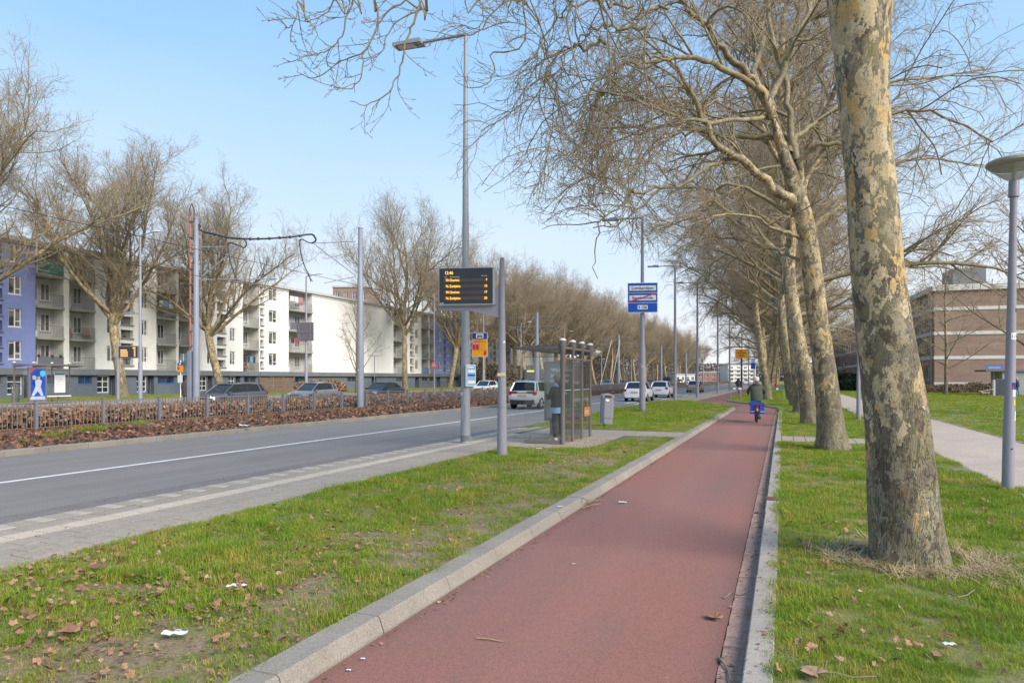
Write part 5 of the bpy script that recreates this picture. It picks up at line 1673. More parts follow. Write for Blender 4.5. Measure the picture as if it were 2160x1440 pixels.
B3 = flats('apartment_building', 'apartment block with a narrow blue strip right of the big round tree', GB, -59.0, 830.4, 1057,
    [('bal', 830.4, 853), ('white', 853, 889, [('w', 857, 860.5), ('s', 865, 872.5), ('w', 876, 882)]), ('bal', 889, 904, {0: 'blue'}), ('white', 904, 906), ('bal', 906, 917),
     ('blue', 917, 954, [('w', 925, 931), ('s', 936, 940), ('w', 943, 948.5)]), ('bal', 954, 967), ('white', 967, 969.5), ('bal', 969.5, 979),
     ('white', 979, 1009, [('w', 984, 988), ('s', 993, 998), ('w', 1001, 1005)]), ('bal', 1009, 1028), ('white', 1028, 1057, [('w', 1034, 1038), ('s', 1041, 1046.5), ('w', 1050, 1053)])], seed=7,
    extras=[('high', 835, 850), ('door', 876, 884), ('high', 890, 902), ('high', 906, 915), ('door', 921, 929), ('door', 944, 951), ('high', 955, 966), ('door', 1003, 1009), ('door', 1030, 1037), ('door', 1046, 1052)])
B4 = flats('apartment_building', 'distant white apartment block seen above the silver car', GB, -59.0, 1057.4, 1200,
    [('bal', 1057.4, 1076), ('white', 1076, 1098, [('w', 1082, 1085), ('s', 1088, 1091)]), ('bal', 1098, 1106), ('white', 1106, 1168), ('bal', 1168, 1176), ('white', 1176, 1200, [('w', 1182, 1184), ('w', 1190, 1192)])], seed=9,
    extras=[('door', 1080, 1084), ('door', 1110, 1113)])

# things people keep on the balconies
def cloth(parent_u, zf, px, col, w, h, name='laundry', cat='laundry', label=''):
    pass
LCOL = {'white': (0.7, 0.7, 0.7), 'blue': (0.12, 0.35, 0.6), 'teal': (0.1, 0.45, 0.5), 'red': (0.5, 0.04, 0.04), 'dark': (0.04, 0.045, 0.08), 'orange': (0.5, 0.2, 0.05), 'green': (0.08, 0.3, 0.06), 'wood': (0.35, 0.2, 0.1), 'pink': (0.5, 0.2, 0.25), 'yellow': (0.6, 0.5, 0.05)}
def lm(c): return mat('cloth_' + c, LCOL[c], 0.85)
def wavy(mb, x, y0, y1, z0, z1, n=6, amp=0.03):
    vs = []; fs = []
    for i in range(n + 1):
        y = y0 + (y1 - y0) * i / n
        a = amp * math.sin(i * 1.9)
        vs += [(x + a, y, z0), (x + a * 0.4, y, z1), (x + a + 0.02, y, z0), (x + a * 0.4 + 0.02, y, z1)]
    for i in range(n):
        o = 4 * i
        fs += [(o, o + 4, o + 5, o + 1), (o + 2, o + 3, o + 7, o + 6)]
    mb.add(vs, fs)
def laundry(px0, px1, floor, cols, label, X=-59.0):
    y0, y1 = y_at(px0, X), y_at(px1, X); n = len(cols)
    t = thing('laundry', label, 'laundry', (X - 0.05, y0, FLOORS[floor]))
    MB().tube([(0, 0, 1.75), (0, y1 - y0, 1.75)], 0.012, 5).build('line', RAIL, t)
    for i, c in enumerate(cols):
        a = (y1 - y0) * i / n + 0.04; b_ = (y1 - y0) * (i + 1) / n - 0.04
        mb = MB(); wavy(mb, 0, a, b_, 1.75 - random.uniform(0.6, 1.15), 1.74)
        mb.build('garment', lm(c), t)
laundry(381, 403, 0, ['teal', 'white', 'blue', 'dark', 'pink'], 'washing on the lowest balcony line left of the mast, teal towel and dark trousers')
laundry(516, 540, 0, ['dark', 'dark', 'blue', 'dark'], 'dark clothes drying on the lowest recessed balcony left of the second block')
laundry(612, 640, 3, ['white', 'white', 'pink'], 'white washing on the top balcony of the white block')
laundry(336, 366, 2, ['white', 'blue', 'white'], 'white and blue washing high on the balcony right of the lamp post')
laundry(614, 630, 1, ['dark', 'red'], 'dark and red cloths on the second balcony of the white block')
def pot(px, floor, label, col='green', X=-58.86, h=0.5):
    y = y_at(px, X)
    t = thing('potted_plant', label, 'plant', (X, y, FLOORS[floor] + 0.95))
    MB().lathe([(0.0, -0.02), (0.10, -0.02), (0.14, 0.22), (0.12, 0.22)], 10).build('pot', mat('pot_black', (0.04, 0.04, 0.05), 0.6), t)
    mb = MB(); rg = random.Random(px)
    for i in range(60):
        a = rg.uniform(0, 6.28); r = rg.uniform(0, 0.22); z = 0.2 + rg.uniform(0, h)
        c = Vector((r * math.cos(a), r * math.sin(a), z)); s_ = 0.05
        d1 = Vector((rg.gauss(0, 1), rg.gauss(0, 1), rg.gauss(0, 1))).normalized() * s_; d2 = Vector((rg.gauss(0, 1), rg.gauss(0, 1), rg.gauss(0, 1))).normalized() * s_
        mb.add([c, c + d1, c + d1 + d2, c + d2], [(0, 1, 2, 3)])
    o = mb.build('foliage', lm(col), t); o['kind'] = 'stuff'
pot(128, 0, 'leafy plant at the right end of the dark balcony screen')
pot(110, 0, 'pink flowering plant in the middle of the dark balcony screen', 'pink', h=0.25)
pot(82, 0, 'small flowering plant at the left end of the dark balcony screen', 'pink', h=0.3)
def chair(px, floor, rot, label, m, X=-59.6):
    y = y_at(px, X)
    t = thing('garden_chair', label, 'chair', (X, y, FLOORS[floor]), rot)
    for sx in (-1, 1):
        for sy in (-1, 1):
            MB().box(sx * 0.24 - 0.02, sx * 0.24 + 0.02, sy * 0.24 - 0.02, sy * 0.24 + 0.02, 0, 0.42 if sx > 0 else 0.40).build('leg', m, t)
    MB().box(-0.27, 0.27, -0.27, 0.27, 0.42, 0.46, 0.01).build('seat', m, t)
    MB().xz([(-0.24, 0.46), (-0.20, 0.46), (-0.30, 1.0), (-0.34, 1.0)], -0.26, 0.26).build('backrest', m, t)
WOOD = mat('balcony_wood', (0.36, 0.20, 0.11), 0.6)
chair(151, 1, 0.3, 'left wooden chair on the second-floor balcony behind the railing', WOOD)
chair(183, 1, -0.5, 'right wooden chair on the second-floor balcony behind the railing', WOOD)
t = thing('sun_lounger', 'reclining wooden deck chair on the lowest balcony under the dark washing', 'chair', (-59.5, y_at(528, -59.5), FLOORS[0]))
MB().xz([(-0.6, 0.3), (0.5, 0.32), (0.5, 0.37), (-0.58, 0.35)], -0.3, 0.3).build('seat', WOOD, t)
MB().xz([(-0.6, 0.3), (-1.0, 1.1), (-0.95, 1.12), (-0.55, 0.33)], -0.3, 0.3).build('backrest', WOOD, t)
for yy in (-0.27, 0.25):
    MB().box(0.40, 0.44, yy, yy + 0.03, 0, 0.31).box(-0.50, -0.46, yy, yy + 0.03, 0, 0.31).build('leg', WOOD, t)
# satellite dishes
for px, k, lb in ((649, 1, 'lower satellite dish at the right end of the white block balconies'), (647, 2, 'upper satellite dish on the white block balcony next to the traffic sign backs')):
    y = y_at(px, -58.7)
    t = thing('satellite_dish', lb, 'satellite dish', (-58.6, y, FLOORS[k] + 1.0))
    MB().tube([(-0.2, 0, 0), (0.15, 0, 0.1)], 0.02, 6).build('arm', RAIL, t)
    o = MB().lathe([(0, 0.0), (0.15, 0.02), (0.30, 0.09), (0.31, 0.09), (0.15, 0.0), (0, -0.02)], 16).build('dish', RAIL, t, True); o.rotation_euler = (0, 1.1, -0.6); o.location = (0.18, 0, 0.15)

# brick block on the right
A = at_depth(1971, 798, 81.0)
bb = thing('brick_apartment_building', 'brown brick block of flats with white bands beyond the right-hand lawn', 'building', (A.x, A.y, 0), math.radians(3.5))
Tf = lambda a, w, z: (a, -w, z)              # face turned to the camera
Ts = lambda a, w, z: (-w, a, z)              # long face along the footpath
zb = [1.10, 4.02, 6.90, 9.78]
mb = MB(); mb.add([(0, 0, 0), (34, 0, 0), (34, 0, 12.1), (0, 0, 12.1)], [(0, 1, 2, 3)]); mb.build('end_wall', BRK, bb)
sh = []
for j in range(14):
    for k in range(4):
        y = 2.2 + j * 6.6
        z = (1.55, 4.45, 7.33, 10.2)[k]
        for dy, w in ((0, 1.7), (2.7, 1.5)):
            sh.append((y + dy, y + dy + w, z, z + 1.55, 0.12))
            if j < 9:
                window(bb, (0.09, y + dy + w / 2, z + 0.775), math.pi, w, 1.55, 'two')
mb = MB(); wall_grid(mb, Ts, 0, 96, 0, 12.1, sh, 0.12)
mb.build('long_wall', BRK, bb)
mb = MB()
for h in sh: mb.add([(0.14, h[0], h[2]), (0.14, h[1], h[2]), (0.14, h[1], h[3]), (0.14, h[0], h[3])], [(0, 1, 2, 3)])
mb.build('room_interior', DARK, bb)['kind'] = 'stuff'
for z in zb[1:]:
    MB().box(-0.06, 34, -0.06, -0.003, z, z + 0.38).box(-0.06, -0.003, -0.003, 96, z, z + 0.38).build('floor_band', BANDW, bb)
MB().box(-0.06, 19, -0.06, -0.003, 0.95, 1.30).build('floor_band', BANDW, bb)
rf = MB().box(-0.25, 34.2, -0.25, 96.2, 12.1, 12.78, 0.05).build('roof', BANDW, bb)
MB().box(2.8, 6.3, 3.5, 8, 12.78, 15.2, 0.05).build('lift_housing', FASC, rf)
for i in range(4):
    MB().tube([(3.2 + i * 0.8, 4, 15.2), (3.2 + i * 0.8, 4, 15.6)], 0.06, 6).build('flue', FASC, rf)
MB().box(15.5, 17, 3, 4.5, 12.78, 14.2, 0.05).build('vent', FASC, rf)
MB().box(15.2, 17.3, 2.7, 4.8, 14.2, 14.4).build('vent_cap', FASC, rf)
MB().tube([(-0.12, 0.9, 0), (-0.12, 0.9, 12.1)], 0.06, 6).build('downpipe', ROOFW, bb)
for j in range(3):
    for k in range(4):
        y = 70 + j * 9
        z = 1.0 + k * 2.88
        o = MB().box(-1.5, -0.005, y, y + 4.2, z - 0.2, z).build('balcony', BANDW, bb)
        MB().box(-1.48, -1.42, y + 0.05, y + 4.15, z + 0.002, z + 1.0).build('balcony_front', FASC, o)
SHED = mat('shed_wall', (0.40, 0.40, 0.39), 0.85, var=(0.33, 0.33, 0.32), vscale=0.8)
g = ground(2138, 834.5, 0.095)
t = thing('shed', 'low grey flat-roofed shed beside the brick block at the right edge', 'shed', (g.x - 0.6, g.y + 1.2, 0.09))
MB().box(0, 9, 0, 4, 0, 2.35).build('wall', SHED, t); MB().box(-1.4, 9.2, -0.2, 4.2, 2.351, 2.52).build('roof', FASC, t)
MB().box(2.0, 2.95, -0.03, -0.002, 0.02, 2.1).build('door', RAIL, t)
g = ground(2108, 835.5, 0.095)
t = thing('utility_cabinet', 'dark grey utility cabinet with a white edge beside the street name post', 'cabinet', (g.x, g.y, 0.09))
MB().box(-0.35, 0.62, -0.3, 0.3, 0, 1.62, 0.03).build('cabinet_body', mat('cabinet_grey', (0.075, 0.08, 0.10), 0.6), t)
MB().box(-0.52, -0.352, -0.28, 0.28, 0, 1.55).build('side_panel', BANDW, t)
MB().box(0.1, 0.13, -0.315, -0.301, 0.7, 0.9).build('handle', RAIL, t)

# far buildings
def block(name, label, px0, px1, top, d, m, depth=14, rows=4, cols=4, base=0, bal=False, wm=None):
    a = at_depth(px0, 798, d); b_ = at_depth(px1, 798, d); w = (b_ - a).length
    ang = math.atan2(b_.y - a.y, b_.x - a.x)
    h = CH + (798 - top) / 1440 * d
    t = thing(name, label, 'building', (a.x, a.y, 0), ang)
    hs = []
    ch = (h - base - 0.5) / rows
    for r in range(rows):
        for c in range(cols):
            cw = w / cols
            hs.append((c * cw + cw * 0.25, c * cw + cw * 0.75, base + r * ch + ch * 0.35, base + r * ch + ch * 0.85, 0.15))
            window(t, (c * cw + cw / 2, 0.1, base + r * ch + ch * 0.6), -math.pi / 2, cw * 0.5, ch * 0.5, 'two')
            if bal:
                MB().box(c * cw + cw * 0.1, c * cw + cw * 0.9, -1.0, -0.002, base + r * ch + 0.05, base + r * ch + ch * 0.28).build('balcony', m, t)
    mb = MB(); wall_grid(mb, lambda q, w_, z: (q, -w_, z), 0, w, 0, h, hs, 0.15); mb.build('wall', m, t)
    MB().box(0.0, w, 0.18, depth, 0, h - 0.01).build('rear_wall', m, t)
    MB().box(-0.2, w + 0.2, -0.2, depth + 0.2, h, h + 0.4).build('roof', wm or ROOFW, t)
    return t
block('white_flats', 'white flats with balconies closing the street behind the cyclist', 1536, 1594, 770, 350, WHITEW, rows=4, cols=4, bal=True)
block('terraced_house', 'small pinkish brick house far down the street behind the trees', 1470, 1512, 786, 300, mat('pink_brick', (0.34, 0.17, 0.14), 0.85), rows=2, cols=3)
block('low_building', 'low pale building far off behind the left tree row', 1425, 1466, 790, 300, WHITEW, rows=1, cols=4)
block('brick_house', 'far brick block left of the big trunk beyond the right-hand lawn', 1772, 1806, 741, 205, BRK, rows=4, cols=2)
block('brown_tower', 'brown brick block rising behind the roof of the blank white wall', 702, 776, 606, 150, BRK, rows=6, cols=4)
block('brown_block', 'dark brown block glimpsed between trunks beyond the row across the street', 1210, 1300, 768, 270, BRK, rows=3, cols=6)

# hedges and fence by the far blocks
def bush(name, label, cat, c, L, Wd, Hh, n, srcs, rotz=0.0, seed=1, leaf=1.0, core=None):
    rg = np.random.default_rng(seed)
    t = thing(name, label, cat, c, rotz)
    P = rg.normal(0, 1, (n, 3)); P /= np.linalg.norm(P, axis=1, keepdims=True)
    P = np.sign(P) * np.abs(P) ** 0.7
    P *= rg.uniform(0.82, 1.06, (n, 1))
    P[:, 0] *= L / 2; P[:, 1] *= Wd / 2; P[:, 2] = np.abs(P[:, 2]) * Hh
    P[:, 2] *= 0.85 + 0.3 * vnoise(P[:, 0], P[:, 1], 0.9, seed)
    o = scatter('foliage', P, np.stack([rg.normal(0, 1.3, n), rg.normal(0, 1.3, n), rg.uniform(0, 6.28, n)], -1), rg.uniform(0.9, 1.8, n) * leaf, srcs, t); o['kind'] = 'stuff'
    o = MB().ball((0, 0, 0), L / 2 * 0.8, Wd / 2 * 0.8, Hh * 0.82, 14, 8).build('branches', core or HCORE, t, True); o['kind'] = 'stuff'
    return t
GLEAF = m_leaf('evergreen_leaf', ((0.0, (0.018, 0.04, 0.015)), (0.5, (0.03, 0.065, 0.02)), (1.0, (0.055, 0.095, 0.03))))
GLV = [leaf_mesh('evergreen_leaf', GLEAF, c, 60 + i) for i, c in enumerate((0.6, -0.8))]
GCORE = mat('evergreen_core', (0.018, 0.030, 0.014), 0.95)
BLF = m_leaf('bramble_leaf', ((0.0, (0.09, 0.065, 0.04)), (0.5, (0.19, 0.135, 0.09)), (0.8, (0.12, 0.12, 0.045)), (1.0, (0.27, 0.19, 0.13))))
BLV = [leaf_mesh('bramble_leaf', BLF, c, 70 + i) for i, c in enumerate((0.6, -0.8))]
for i, (px, py, d, L, W_, H_, lb) in enumerate(((1790, 826, 120, 9, 4, 2.4, 'dark evergreen shrubs below the far brick block left of the big trunk'), (1802, 828, 95, 3.5, 3, 1.6, 'small dark shrub behind the second footpath lamp'))):
    c = at_depth(px, 798, d)
    bush('evergreen_shrub', lb, 'shrub', (c.x, c.y, 0.05), L, W_, H_, 1600, GLV, 0.3, 80 + i, 3.0, GCORE)
for i, (px, d, L, H_, lb) in enumerate(((1965, 79, 5.5, 1.3, 'brownish shrubs at the corner of the brick block left of the young tree'), (2030, 79, 6.0, 1.2, 'leafless brown shrubs below the brick wall right of the young tree'), (2075, 79.5, 4.6, 1.1, 'low brown shrubs below the brick wall next to the street name post'))):
    c = at_depth(px, 798, d)
    bush('bare_shrub', lb, 'shrub', (c.x, c.y - 0.8, 0.05), L, 1.8, H_ * (0.75 + 0.2 * i), 2600, BLV, 0.05, 90 + i, 0.9)
c = at_depth(676, 798, 80)
bush('brown_hedge', 'broad brown hedge behind the second grey car, in front of the white block', 'hedge', (c.x, c.y, 0.05), 3.0, 8.0, 1.45, 3500, HL, 0, 98, 1.9)
# wooden picket fence
a = at_depth(548, 798, 79); b_ = at_depth(622, 798, 84)
t = thing('wooden_fence', 'brown picket fence between the dark car and the second grey car', 'fence', (a.x, a.y, 0.1), math.atan2(b_.y - a.y, b_.x - a.x))
L = (b_ - a).length
PICK = mat('picket_wood', (0.20, 0.135, 0.09), 0.85, var=(0.14, 0.10, 0.07), vscale=1.5)
mb = MB()
for i in range(int(L / 0.14)):
    mb.box(i * 0.14, i * 0.14 + 0.10, -0.012, 0.012, 0.05, 1.75 + 0.03 * math.sin(i * 1.7))
mb.build('picket', PICK, t)['kind'] = 'stuff'
for i in range(4):
    MB().box(i * L / 3 - 0.05, i * L / 3 + 0.05, 0.02, 0.12, 0, 1.9).build('post', PICK, t)
for z in (0.4, 1.4):
    MB().box(0, L, 0.013, 0.05, z, z + 0.09).build('rail', PICK, t)
# ================================================================== STREET FURNITURE
LILAC = mat('lilac_grey_paint', (0.255, 0.245, 0.285), 0.42, var=(0.225, 0.215, 0.25), vscale=0.8, spec=0.4)
GALV = mat('galvanised_grey', (0.27, 0.29, 0.32), 0.38, var=(0.22, 0.235, 0.26), vscale=1.3, bscale=20, bstr=0.05, spec=0.45)
MASTG = mat('mast_grey', (0.26, 0.275, 0.325), 0.45, var=(0.225, 0.24, 0.285), vscale=0.9)
FENCE = mat('railing_paint', (0.19, 0.185, 0.20), 0.5, var=(0.155, 0.15, 0.165), vscale=2)
SHELT = mat('shelter_brown_grey', (0.165, 0.142, 0.132), 0.45, var=(0.14, 0.122, 0.114), vscale=2)
WHITEP = mat('white_plastic', (0.78, 0.78, 0.77), 0.4)
ORANGE = emit('led_amber', (1.0, 0.42, 0.02), 1.35)
LEDOFF = mat('led_strip', (0.075, 0.055, 0.045), 0.35)
SCREEN = mat('screen_dark', (0.030, 0.033, 0.045), 0.22, spec=0.4)
SIGNBLUE = mat('sign_blue', (0.008, 0.085, 0.50), 0.4)
SIGNDB = mat('sign_dark_blue', (0.01, 0.035, 0.26), 0.4)
SIGNYEL = mat('sign_yellow', (0.85, 0.36, 0.01), 0.4)
SIGNRED = mat('sign_red', (0.62, 0.02, 0.03), 0.4)
SIGNWH = mat('sign_white', (0.80, 0.80, 0.80), 0.4)
BLACKP = mat('black_print', (0.02, 0.02, 0.025), 0.5)
GREYPR = mat('pale_print', (0.45, 0.46, 0.48), 0.5)
CABLE = mat('black_cable', (0.028, 0.030, 0.040), 0.6)
RUST = mat('red_pipe', (0.42, 0.15, 0.12), 0.6, var=(0.33, 0.12, 0.10), vscale=3)
GLASS = glass_mat('clear_glass', (0.97, 0.985, 0.98), refl=0.03, milk=0.012)
STEEL = mat('steel', (0.45, 0.46, 0.48), 0.3, 0.8)

# railing along the median: posts, rails and bars are single parts
FX = -23.35
rail = thing('median_railing', 'long grey metal railing with square posts along the median', 'railing', (FX, 0, 0.04))
P0, DP = y_at(76, FX), 2.443
post_me = MB().box(-0.05, 0.05, -0.05, 0.05, -0.05, 0.96).box(-0.06, 0.06, -0.06, 0.06, 0.961, 0.98).mesh('post', FENCE)
bar_me = MB().box(-0.009, 0.009, -0.011, 0.011, 0.07, 0.88).mesh('bar', FENCE)
rt_me = MB().box(-0.02, 0.02, 0.051, DP - 0.051, 0.88, 0.92).mesh('rail', FENCE)
rl_me = MB().box(-0.016, 0.016, 0.051, DP - 0.051, 0.045, 0.07).mesh('rail', mat('rusty_rail', (0.24, 0.13, 0.07), 0.7, var=(0.17, 0.10, 0.06), vscale=5))
bars = MB(); nb = 0
for k in range(-1, 58):
    y = P0 + k * DP
    link('post', post_me, rail, (0, y, 0))
    link('rail', rt_me, rail, (0, y, 0)); link('rail', rl_me, rail, (0, y, 0))
    for i in range(1, 16):
        yy = y + i * DP / 16
        if 0 <= k < 19:
            link('bar', bar_me, rail, (0, yy, 0)); nb += 1
        else:
            bars.box(-0.009, 0.009, yy - 0.011, yy + 0.011, 0.07, 0.88)
bars.build('distant_bars', FENCE, rail)['kind'] = 'stuff'

def pole_prof(h, r0, r1, step=None):
    if step:
        return [(r0 * 1.0, -0.1), (r0, step), (r0 * 0.78, step + 0.12), (r1, h)]
    return [(r0, -0.1), (r1, h)]

# tall street lamps of the near verge
def street_lamp(label, loc, h=10.35, arm=1.35, r0=0.165, r1=0.06, m=None, group='tall lamp posts along the near verge', step=None, arm_dir=-1, head=True):
    m = m or GALV
    t = thing('street_lamp', label, 'street lamp', loc, 0, group)
    MB().lathe(pole_prof(h, r0, r1, step), 20).build('pole', m, t, True)
    s = arm_dir
    MB().tube([(0, 0, h - 0.05), (s * 0.06, 0, h + 0.0), (s * arm, 0, h + 0.02)], [0.05, 0.045, 0.036], 10).build('arm', m, t, True)
    hd = MB().obox((s * (arm + 0.30), 0, h + 0.03), (1, 0, 0.04 * s), (0, 1, 0), (0, 0, 1), 0.42, 0.17, 0.042)
    hd.obox((s * (arm + 0.12), 0, h + 0.09), (1, 0, 0.04 * s), (0, 1, 0), (0, 0, 1), 0.20, 0.10, 0.035)
    hd.build('lamp_head', m, t)
    MB().obox((s * (arm + 0.36), 0, h - 0.008), (1, 0, 0.04 * s), (0, 1, 0), (0, 0, 1), 0.24, 0.11, 0.006).build('lens', WHITEP, t)
    return t
g1 = ground(982, 934, 0.1)
lamp1 = street_lamp('nearest tall grey lamp post at the bus platform edge, single arm over the road', (g1.x, g1.y, 0.1), h=10.45, r0=0.130, r1=0.042)
MB().lathe([(0.142, 0.0), (0.142, 0.02), (0.131, 0.05)], 20).build('base_ring', GALV, lamp1, True)
MB().box(-0.05, 0.05, -0.130, -0.122, 0.6, 0.95).build('hatch', GALV, lamp1)
for (px, py, lb) in ((1424, 845, 'lamp post standing on the grass tip just beyond the blue place-name sign'), (1471, 838, 'lamp post on the far pavement, left of the two that cross the yellow sign'), (1514, 829.5, 'slim lamp post with a clamp on its foot beside the far pavement'),
                     (1539, 824, 'lamp post rising behind the distant cyclist'), (1565, 819, 'lamp post beside the yellow roadworks sign'), (1579, 815, None), (1592, 811, None), (1600, 809, None)):
    g = ground(px, py, 0.05)
    street_lamp(lb or 'far lamp post of the near verge where the street narrows', (g.x, g.y, 0.05), h=10.3, m=LILAC, r0=0.13, r1=0.07)

# post with the place-name sign
g = ground(1355, 867, 0.1)
ns = street_lamp('lamp post that carries the blue place-name sign', (g.x, g.y, 0.1), h=9.75, r0=0.155, r1=0.06, m=LILAC, step=3.1)
sg = thing('place_name_sign', 'blue place-name sign with white fields, one struck through in red', 'road sign', (g.x, g.y, 5.05), math.radians(14))
yb = -0.22
MB().box(-0.745, 0.745, yb, yb + 0.04, 0.0, 1.50, 0.004).build('panel', SIGNWH, sg)
MB().box(-0.72, 0.72, yb - 0.006, yb - 0.001, 0.025, 0.485).build('lower_field', SIGNBLUE, sg)
MB().box(-0.72, 0.72, yb - 0.006, yb - 0.001, 0.510, 0.98).build('middle_field', SIGNBLUE, sg)
MB().box(-0.72, 0.72, yb - 0.006, yb - 0.001, 1.005, 1.475).build('top_field', SIGNBLUE, sg)
MB().box(-0.655, 0.655, yb - 0.010, yb - 0.007, 1.10, 1.35).box(-0.655, 0.655, yb - 0.010, yb - 0.007, 0.61, 0.87).build('white_field', SIGNWH, sg)
MB().xz([(-0.25, 0.19), (-0.22, 0.16), (0.22, 0.16), (0.25, 0.19), (0.25, 0.345), (0.22, 0.375), (-0.22, 0.375), (-0.25, 0.345)], yb - 0.010, yb - 0.007).build('number_field', SIGNWH, sg)
text('Lombardijen', 0.215, BLACKP, sg, (0, yb - 0.0125, 1.155), align='CENTER', bold=0.004, sx=1.0)
text('IJsselmonde', 0.215, BLACKP, sg, (0, yb - 0.0125, 0.67), align='CENTER', bold=0.004, sx=1.0)
text('S 126', 0.185, BLACKP, sg, (0, yb - 0.0125, 0.205), align='CENTER', bold=0.006, sx=1.0)
MB().xz([(-0.70, 0.515), (-0.62, 0.515), (0.71, 0.95), (0.71, 0.985), (0.64, 0.985), (-0.70, 0.565)], yb - 0.017, yb - 0.014).build('red_bar', SIGNRED, sg)
for z in (0.3, 1.2):
    MB().tube([(0, -0.18, z), (0, 0.12, z)], 0.03, 6).build('bracket', LILAC, sg)

# departure display on its post
g = ground(1059, 958, 0.1)
dp = thing('departure_display', 'black departure display with amber lines held out from a lilac-grey post', 'information display', (g.x, g.y, 0.1), math.radians(15))
MB().lathe([(0.112, -0.1), (0.106, 0.6), (0.098, 1.05), (0.086, 2.0), (0.070, 3.0), (0.064, 3.6), (0.052, 4.27), (0.0, 4.28)], 20).build('post', LILAC, dp, True)
MB().lathe([(0.1005, 0), (0.1005, 0.012)], 20, (0, 0, 1.02)).lathe([(0.0725, 0), (0.0725, 0.012)], 20, (0, 0, 2.95)).build('joint', FENCE, dp, True)
MB().box(-0.088, 0.088, -0.096, -0.090, 1.70, 1.77).build('sticker', mat('cream_sticker', (0.6, 0.55, 0.3), 0.5), dp)
zb0, zt0 = 3.25, 4.06
xl, xr = -1.38, -0.16
MB().xz([(xl - 0.035, zb0 - 0.02), (xl - 0.035, zb0 - 0.10), (-0.72, zb0 - 0.12), (-0.06, zb0 - 0.28), (-0.06, zb0 + 0.36), (xr + 0.03, zb0 + 0.36), (xr + 0.03, zb0 - 0.02)], -0.02, 0.02).build('bracket_plate', LILAC, dp)
MB().box(xl, xr, -0.10, 0.12, zb0, zt0, 0.01).build('housing', STEEL, dp)
MB().box(xl + 0.012, xr - 0.03, -0.106, -0.101, zb0 + 0.02, zt0 - 0.015).build('screen', SCREEN, dp)
yf_ = -0.110
for k in range(4):
    z = zt0 - 0.305 - k * 0.131
    MB().box(xl + 0.11, xr - 0.14, -0.1085, -0.1065, z, z + 0.062).build('led_strip', LEDOFF, dp)
def led(s, x, z, size=0.074, al='LEFT', sx=0.88):
    text(s, size, ORANGE, dp, (x, yf_, z), align=al, bold=0.0004, sx=sx)
led('12:46', xl + 0.13, zt0 - 0.145, 0.098)
rows = (('70 Charlois', '7'), ('76 Zuidplein', '10'), ('70 Charlois', '17'), ('76 Zuidplein', '20'))
for k, (a, b_) in enumerate(rows):
    z = zt0 - 0.298 - k * 0.131
    led(a, xl + 0.155, z); led(b_, xr - 0.15, z, al='RIGHT')
for s, x in (('Lijn', xl + 0.13), ('Bestemming', xl + 0.25)):
    text(s, 0.042, SIGNWH, dp, (x, yf_, zt0 - 0.215))
text('Vertrek', 0.042, SIGNWH, dp, (xr - 0.15, yf_, zt0 - 0.20), align='RIGHT')
MB().box(xl + 0.02, xl + 0.11, yf_, yf_ + 0.003, zb0 + 0.03, zb0 + 0.042).build('maker_plate', SIGNWH, dp)

# bus-stop flag and timetable on the lamp post
fg = thing('bus_stop_sign', 'yellow and blue bus-stop plate clamped to the near lamp post', 'bus stop sign', (g1.x, g1.y, 0.1), math.radians(14))
fz = 2.20
MB().box(0.17, 0.57, -0.02, 0.0, fz, fz + 0.62, 0.004).build('plate', SIGNWH, fg)
MB().box(0.18, 0.56, -0.026, -0.021, fz + 0.455, fz + 0.61).build('blue_field', SIGNDB, fg)
MB().box(0.18, 0.56, -0.026, -0.021, fz + 0.012, fz + 0.450).build('yellow_field', SIGNYEL, fg)
MB().box(0.28, 0.47, -0.030, -0.027, fz + 0.48, fz + 0.585).build('white_field', SIGNWH, fg)
bs = MB(); bs.box(0.305, 0.445, -0.033, -0.031, fz + 0.505, fz + 0.525).box(0.30, 0.45, -0.033, -0.031, fz + 0.548, fz + 0.556)
bs.box(0.325, 0.345, -0.034, -0.031, fz + 0.493, fz + 0.508).box(0.41, 0.43, -0.034, -0.031, fz + 0.493, fz + 0.508)
for i in range(4): bs.box(0.305 + i * 0.037, 0.335 + i * 0.037, -0.033, -0.031, fz + 0.530, fz + 0.545)
bs.build('bus_symbol', BLACKP, fg)
MB().box(0.185, 0.26, -0.030, -0.027, fz + 0.19, fz + 0.375).box(0.275, 0.35, -0.030, -0.027, fz + 0.19, fz + 0.375).box(0.48, 0.55, -0.030, -0.027, fz + 0.05, fz + 0.155).build('red_field', SIGNRED, fg)
text('70', 0.062, SIGNWH, fg, (0.188, -0.033, fz + 0.32), bold=0.001); text('76', 0.062, SIGNWH, fg, (0.278, -0.033, fz + 0.32), bold=0.001)
ln = MB().box(0.185, 0.555, -0.029, -0.027, fz + 0.382, fz + 0.386).box(0.185, 0.555, -0.029, -0.027, fz + 0.176, fz + 0.180)
for i in range(3): ln.box(0.36 + i * 0.065, 0.363 + i * 0.065, -0.029, -0.027, fz + 0.19, fz + 0.375)
ln.box(0.26, 0.45, -0.029, -0.027, fz + 0.41, fz + 0.422)
for i in range(4): ln.box(0.20, 0.24, -0.0325, -0.031, fz + 0.22 + i * 0.02, fz + 0.225 + i * 0.02).box(0.29, 0.33, -0.0325, -0.031, fz + 0.22 + i * 0.02, fz + 0.225 + i * 0.02)
ln.build('print', BLACKP, fg)
for z in (0.02, -0.16):
    MB().lathe([(0.108, fz + z), (0.118, fz + z + 0.004), (0.118, fz + z + 0.014), (0.108, fz + z + 0.018)], 20).build('clamp', STEEL, fg, True)
MB().tube([(0.13, 0, fz + 0.02), (0.20, -0.01, fz + 0.05)], 0.012, 6).build('bracket', STEEL, fg)
